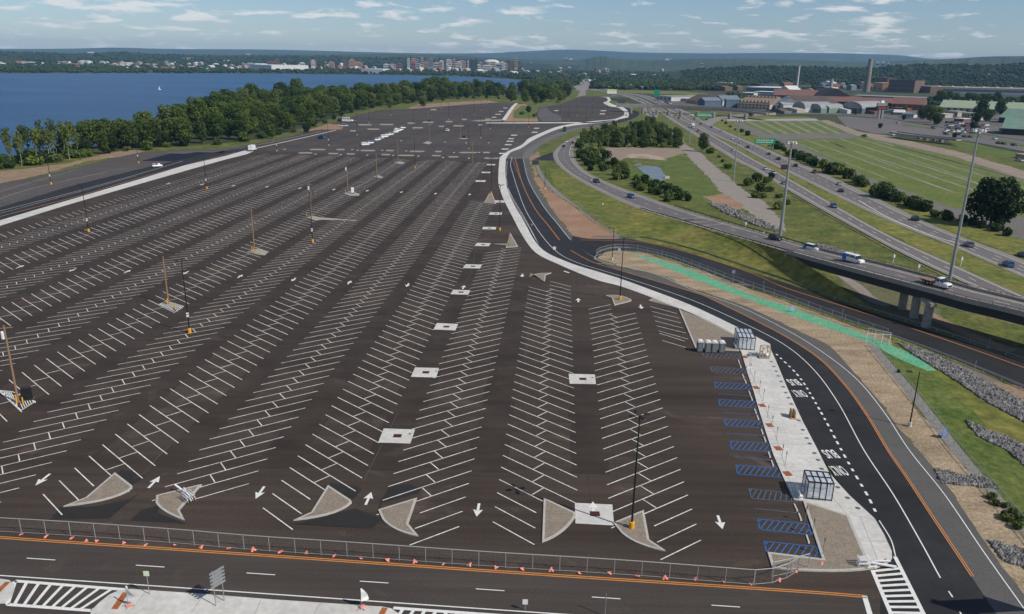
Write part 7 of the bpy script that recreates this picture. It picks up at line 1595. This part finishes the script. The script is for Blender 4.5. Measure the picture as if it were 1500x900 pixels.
# shrub cover where the big lots meet the highway far away
region('far_highway', [(852,118),(858,116),(866,125),(900,141),(923,143),(905,141),(880,134),(862,131),(850,134),(842,131),(858,125)], .012, M_SHOULD)
region('far_highway', [(838,126),(858,124),(858,140),(845,142),(850,134)], .014, M_SHOULD); 
st(MB().poly(cat_rom(W([(800,113),(815,114),(835,118),(850,124)]),4)+cat_rom(W([(858,124),(842,116),(818,112),(800,111)]),4), None, .01).build('far_highway', M_SHOULD))
region('farthest_lot_road', [(787,170),(790,160),(800,157),(806,164),(822,170),(822,178),(795,178)], .012, M_OLD)
# belt of woods beyond the overpass
def fn_belt(g):
    x = g.uniform(868,1065); y = 121+g.uniform(0,10)+(x-868)*.012; p = P(x,y); return p.x, p.y, 0, g.uniform(5,9)
wood_mass('belt_woods', 420, 7, fn_belt, M_WOODS, 'belt of woods beyond the distant overpass and the billboard')
# sign-shaped panel on posts, added out of view to throw the corner shadow
s0 = P(1432,888); c = Vector((s0.x,s0.y,0))+SUN_XY*(7.5/math.tan(R(42.5))); t = thing('shadow_caster', 'road sign gantry just outside the lower right corner, casting the dark shadow', 'sign', c, .1)
MB().box(0,0,6.0,7,.25,3).build('sign_panel', M_SIGNG, t); MB().box(-3,.3,0,.3,.3,9).build('post', M_STEEL, t); MB().box(3,.3,0,.3,.3,9).build('post', M_STEEL, t)
# boat
c = P(234,131.5); t = thing('sailboat', 'tiny white sailboat alone on the lake', 'boat', c, .5); section_body(MB(), [(-4,.8,0,1.0),(-1,1.4,-.2,1.1),(3,1.0,-.1,1.2),(5,.1,.5,1.4)]).build('hull', M_WPL, t); MB().tube((0.5,0,1),(0.5,0,11),.08,.05,6).build('mast', M_STEEL, t); MB().add([(.4,0,1.8),(-3.5,.1,1.8),(.4,0,10.5),(.4,.06,1.8),(-3.5,.16,1.8),(.4,.06,10.5)], [(0,1,2),(5,4,3)]).build('sail', M_WPL, t); t.scale = (.55,.55,.55)
# ================================================================ AIR, SKY, LIGHT
hz_m = bpy.data.materials.new('air_haze'); hz_m.use_nodes = True; nt = hz_m.node_tree; nt.nodes.clear(); out = nd(nt,'ShaderNodeOutputMaterial'); pv = nd(nt,'ShaderNodeVolumePrincipled'); pv.inputs['Color'].default_value = (.33,.62,1,1); pv.inputs['Density'].default_value = HAZE; pv.inputs['Anisotropy'].default_value = .0; nt.links.new(pv.outputs[0], out.inputs['Volume'])
o = MB().add([(-22000,-1500,-3.0),(22000,-1500,-3.0),(22000,17500,-3.0),(-22000,17500,-3.0),(-22000,-1500,300),(22000,-1500,300),(22000,17500,300),(-22000,17500,300)], [(3,2,1,0),(4,5,6,7),(0,1,5,4),(1,2,6,5),(2,3,7,6),(3,0,4,7)]).build('haze', hz_m); tag(o, 'thin blue haze that fades the far hills', 'haze', None, 'stuff')
SUN = Vector((14.2,-8.7,0)).normalized(); EL = R(42.5); sd = Vector((SUN.x*math.cos(EL), SUN.y*math.cos(EL), math.sin(EL)))
sun = bpy.data.lights.new('sun', 'SUN'); sun.energy = SUN_E; sun.angle = R(.5); sun.color = (1,.95,.87); so = bpy.data.objects.new('sun', sun); COL.objects.link(so); so.rotation_euler = (-sd).to_track_quat('-Z','Y').to_euler(); so.location = (0,0,300)
w = bpy.data.worlds.new('World'); scene.world = w; w.use_nodes = True; nt = w.node_tree; nt.nodes.clear()
out = nd(nt,'ShaderNodeOutputWorld'); bg = nd(nt,'ShaderNodeBackground'); bg.inputs[1].default_value = SKY_S
sk = nd(nt,'ShaderNodeTexSky'); sk.sky_type = 'NISHITA'; sk.sun_disc = False; sk.sun_elevation = EL; sk.sun_rotation = math.atan2(sd.x, sd.y); sk.altitude = 100; sk.air_density = 1.0; sk.dust_density = .15; sk.ozone_density = 1.8
tc = nd(nt,'ShaderNodeTexCoord'); sx = nd(nt,'ShaderNodeSeparateXYZ'); nt.links.new(tc.outputs['Generated'], sx.inputs[0])
za = nd(nt,'ShaderNodeMath', operation='ADD'); za.inputs[1].default_value = .15; nt.links.new(sx.outputs[2], za.inputs[0]); zm = nd(nt,'ShaderNodeMath', operation='MAXIMUM'); zm.inputs[1].default_value = .01; nt.links.new(za.outputs[0], zm.inputs[0])
dx = nd(nt,'ShaderNodeMath', operation='DIVIDE'); dy = nd(nt,'ShaderNodeMath', operation='DIVIDE'); nt.links.new(sx.outputs[0], dx.inputs[0]); nt.links.new(zm.outputs[0], dx.inputs[1]); nt.links.new(sx.outputs[1], dy.inputs[0]); nt.links.new(zm.outputs[0], dy.inputs[1])
cb = nd(nt,'ShaderNodeCombineXYZ'); nt.links.new(dx.outputs[0], cb.inputs[0]); nt.links.new(dy.outputs[0], cb.inputs[1])
n1 = nd(nt,'ShaderNodeTexNoise'); n1.inputs['Scale'].default_value = 3.6; n1.inputs['Detail'].default_value = 9; n1.inputs['Roughness'].default_value = .58; n1.inputs['Distortion'].default_value = .3; nt.links.new(cb.outputs[0], n1.inputs[0])
n3 = nd(nt,'ShaderNodeTexNoise'); n3.inputs['Scale'].default_value = .8; n3.inputs['Detail'].default_value = 3; nt.links.new(cb.outputs[0], n3.inputs[0])
ad = nd(nt,'ShaderNodeMath', operation='MULTIPLY_ADD'); ad.inputs[1].default_value = .5; nt.links.new(n3.outputs[0], ad.inputs[0]); nt.links.new(n1.outputs[0], ad.inputs[2])
rp = nd(nt,'ShaderNodeValToRGB'); e = rp.color_ramp.elements; e[0].position = .785; e[0].color = (0,0,0,1); e[1].position = .90; e[1].color = (1,1,1,1); nt.links.new(ad.outputs[0], rp.inputs[0])
fm = nd(nt,'ShaderNodeMath', operation='MULTIPLY'); fm.inputs[1].default_value = .75; nt.links.new(rp.outputs[0], fm.inputs[0])
mx = nd(nt,'ShaderNodeMix', data_type='RGBA'); mx.inputs['B'].default_value = (CLOUD*1.02,CLOUD,CLOUD*.97,1); nt.links.new(fm.outputs[0], mx.inputs['Factor']); nt.links.new(sk.outputs[0], mx.inputs['A'])
tn = nd(nt,'ShaderNodeVectorMath', operation='MULTIPLY'); tn.inputs[1].default_value = (.85,.97,1.19); nt.links.new(sk.outputs[0], tn.inputs[0]); nt.links.new(tn.outputs[0], mx.inputs['A']); nt.links.new(mx.outputs['Result'], bg.inputs[0]); nt.links.new(bg.outputs[0], out.inputs[0])
vs_ = scene.view_settings; vs_.view_transform = 'Standard'; vs_.look = 'None'; vs_.exposure = EXPO; vs_.gamma = 1
# unused prototypes far below the ground are removed
for (kind, col), t in protos.items():
    if (kind, col) not in used:
        for ch in list(t.children):
            for g2 in list(ch.children): bpy.data.objects.remove(g2)
            bpy.data.objects.remove(ch)
        bpy.data.objects.remove(t)
for p in TP+SP_+BP:
    if p.name not in first_used:
        for ch in list(p.children): bpy.data.objects.remove(ch)
        bpy.data.objects.remove(p)
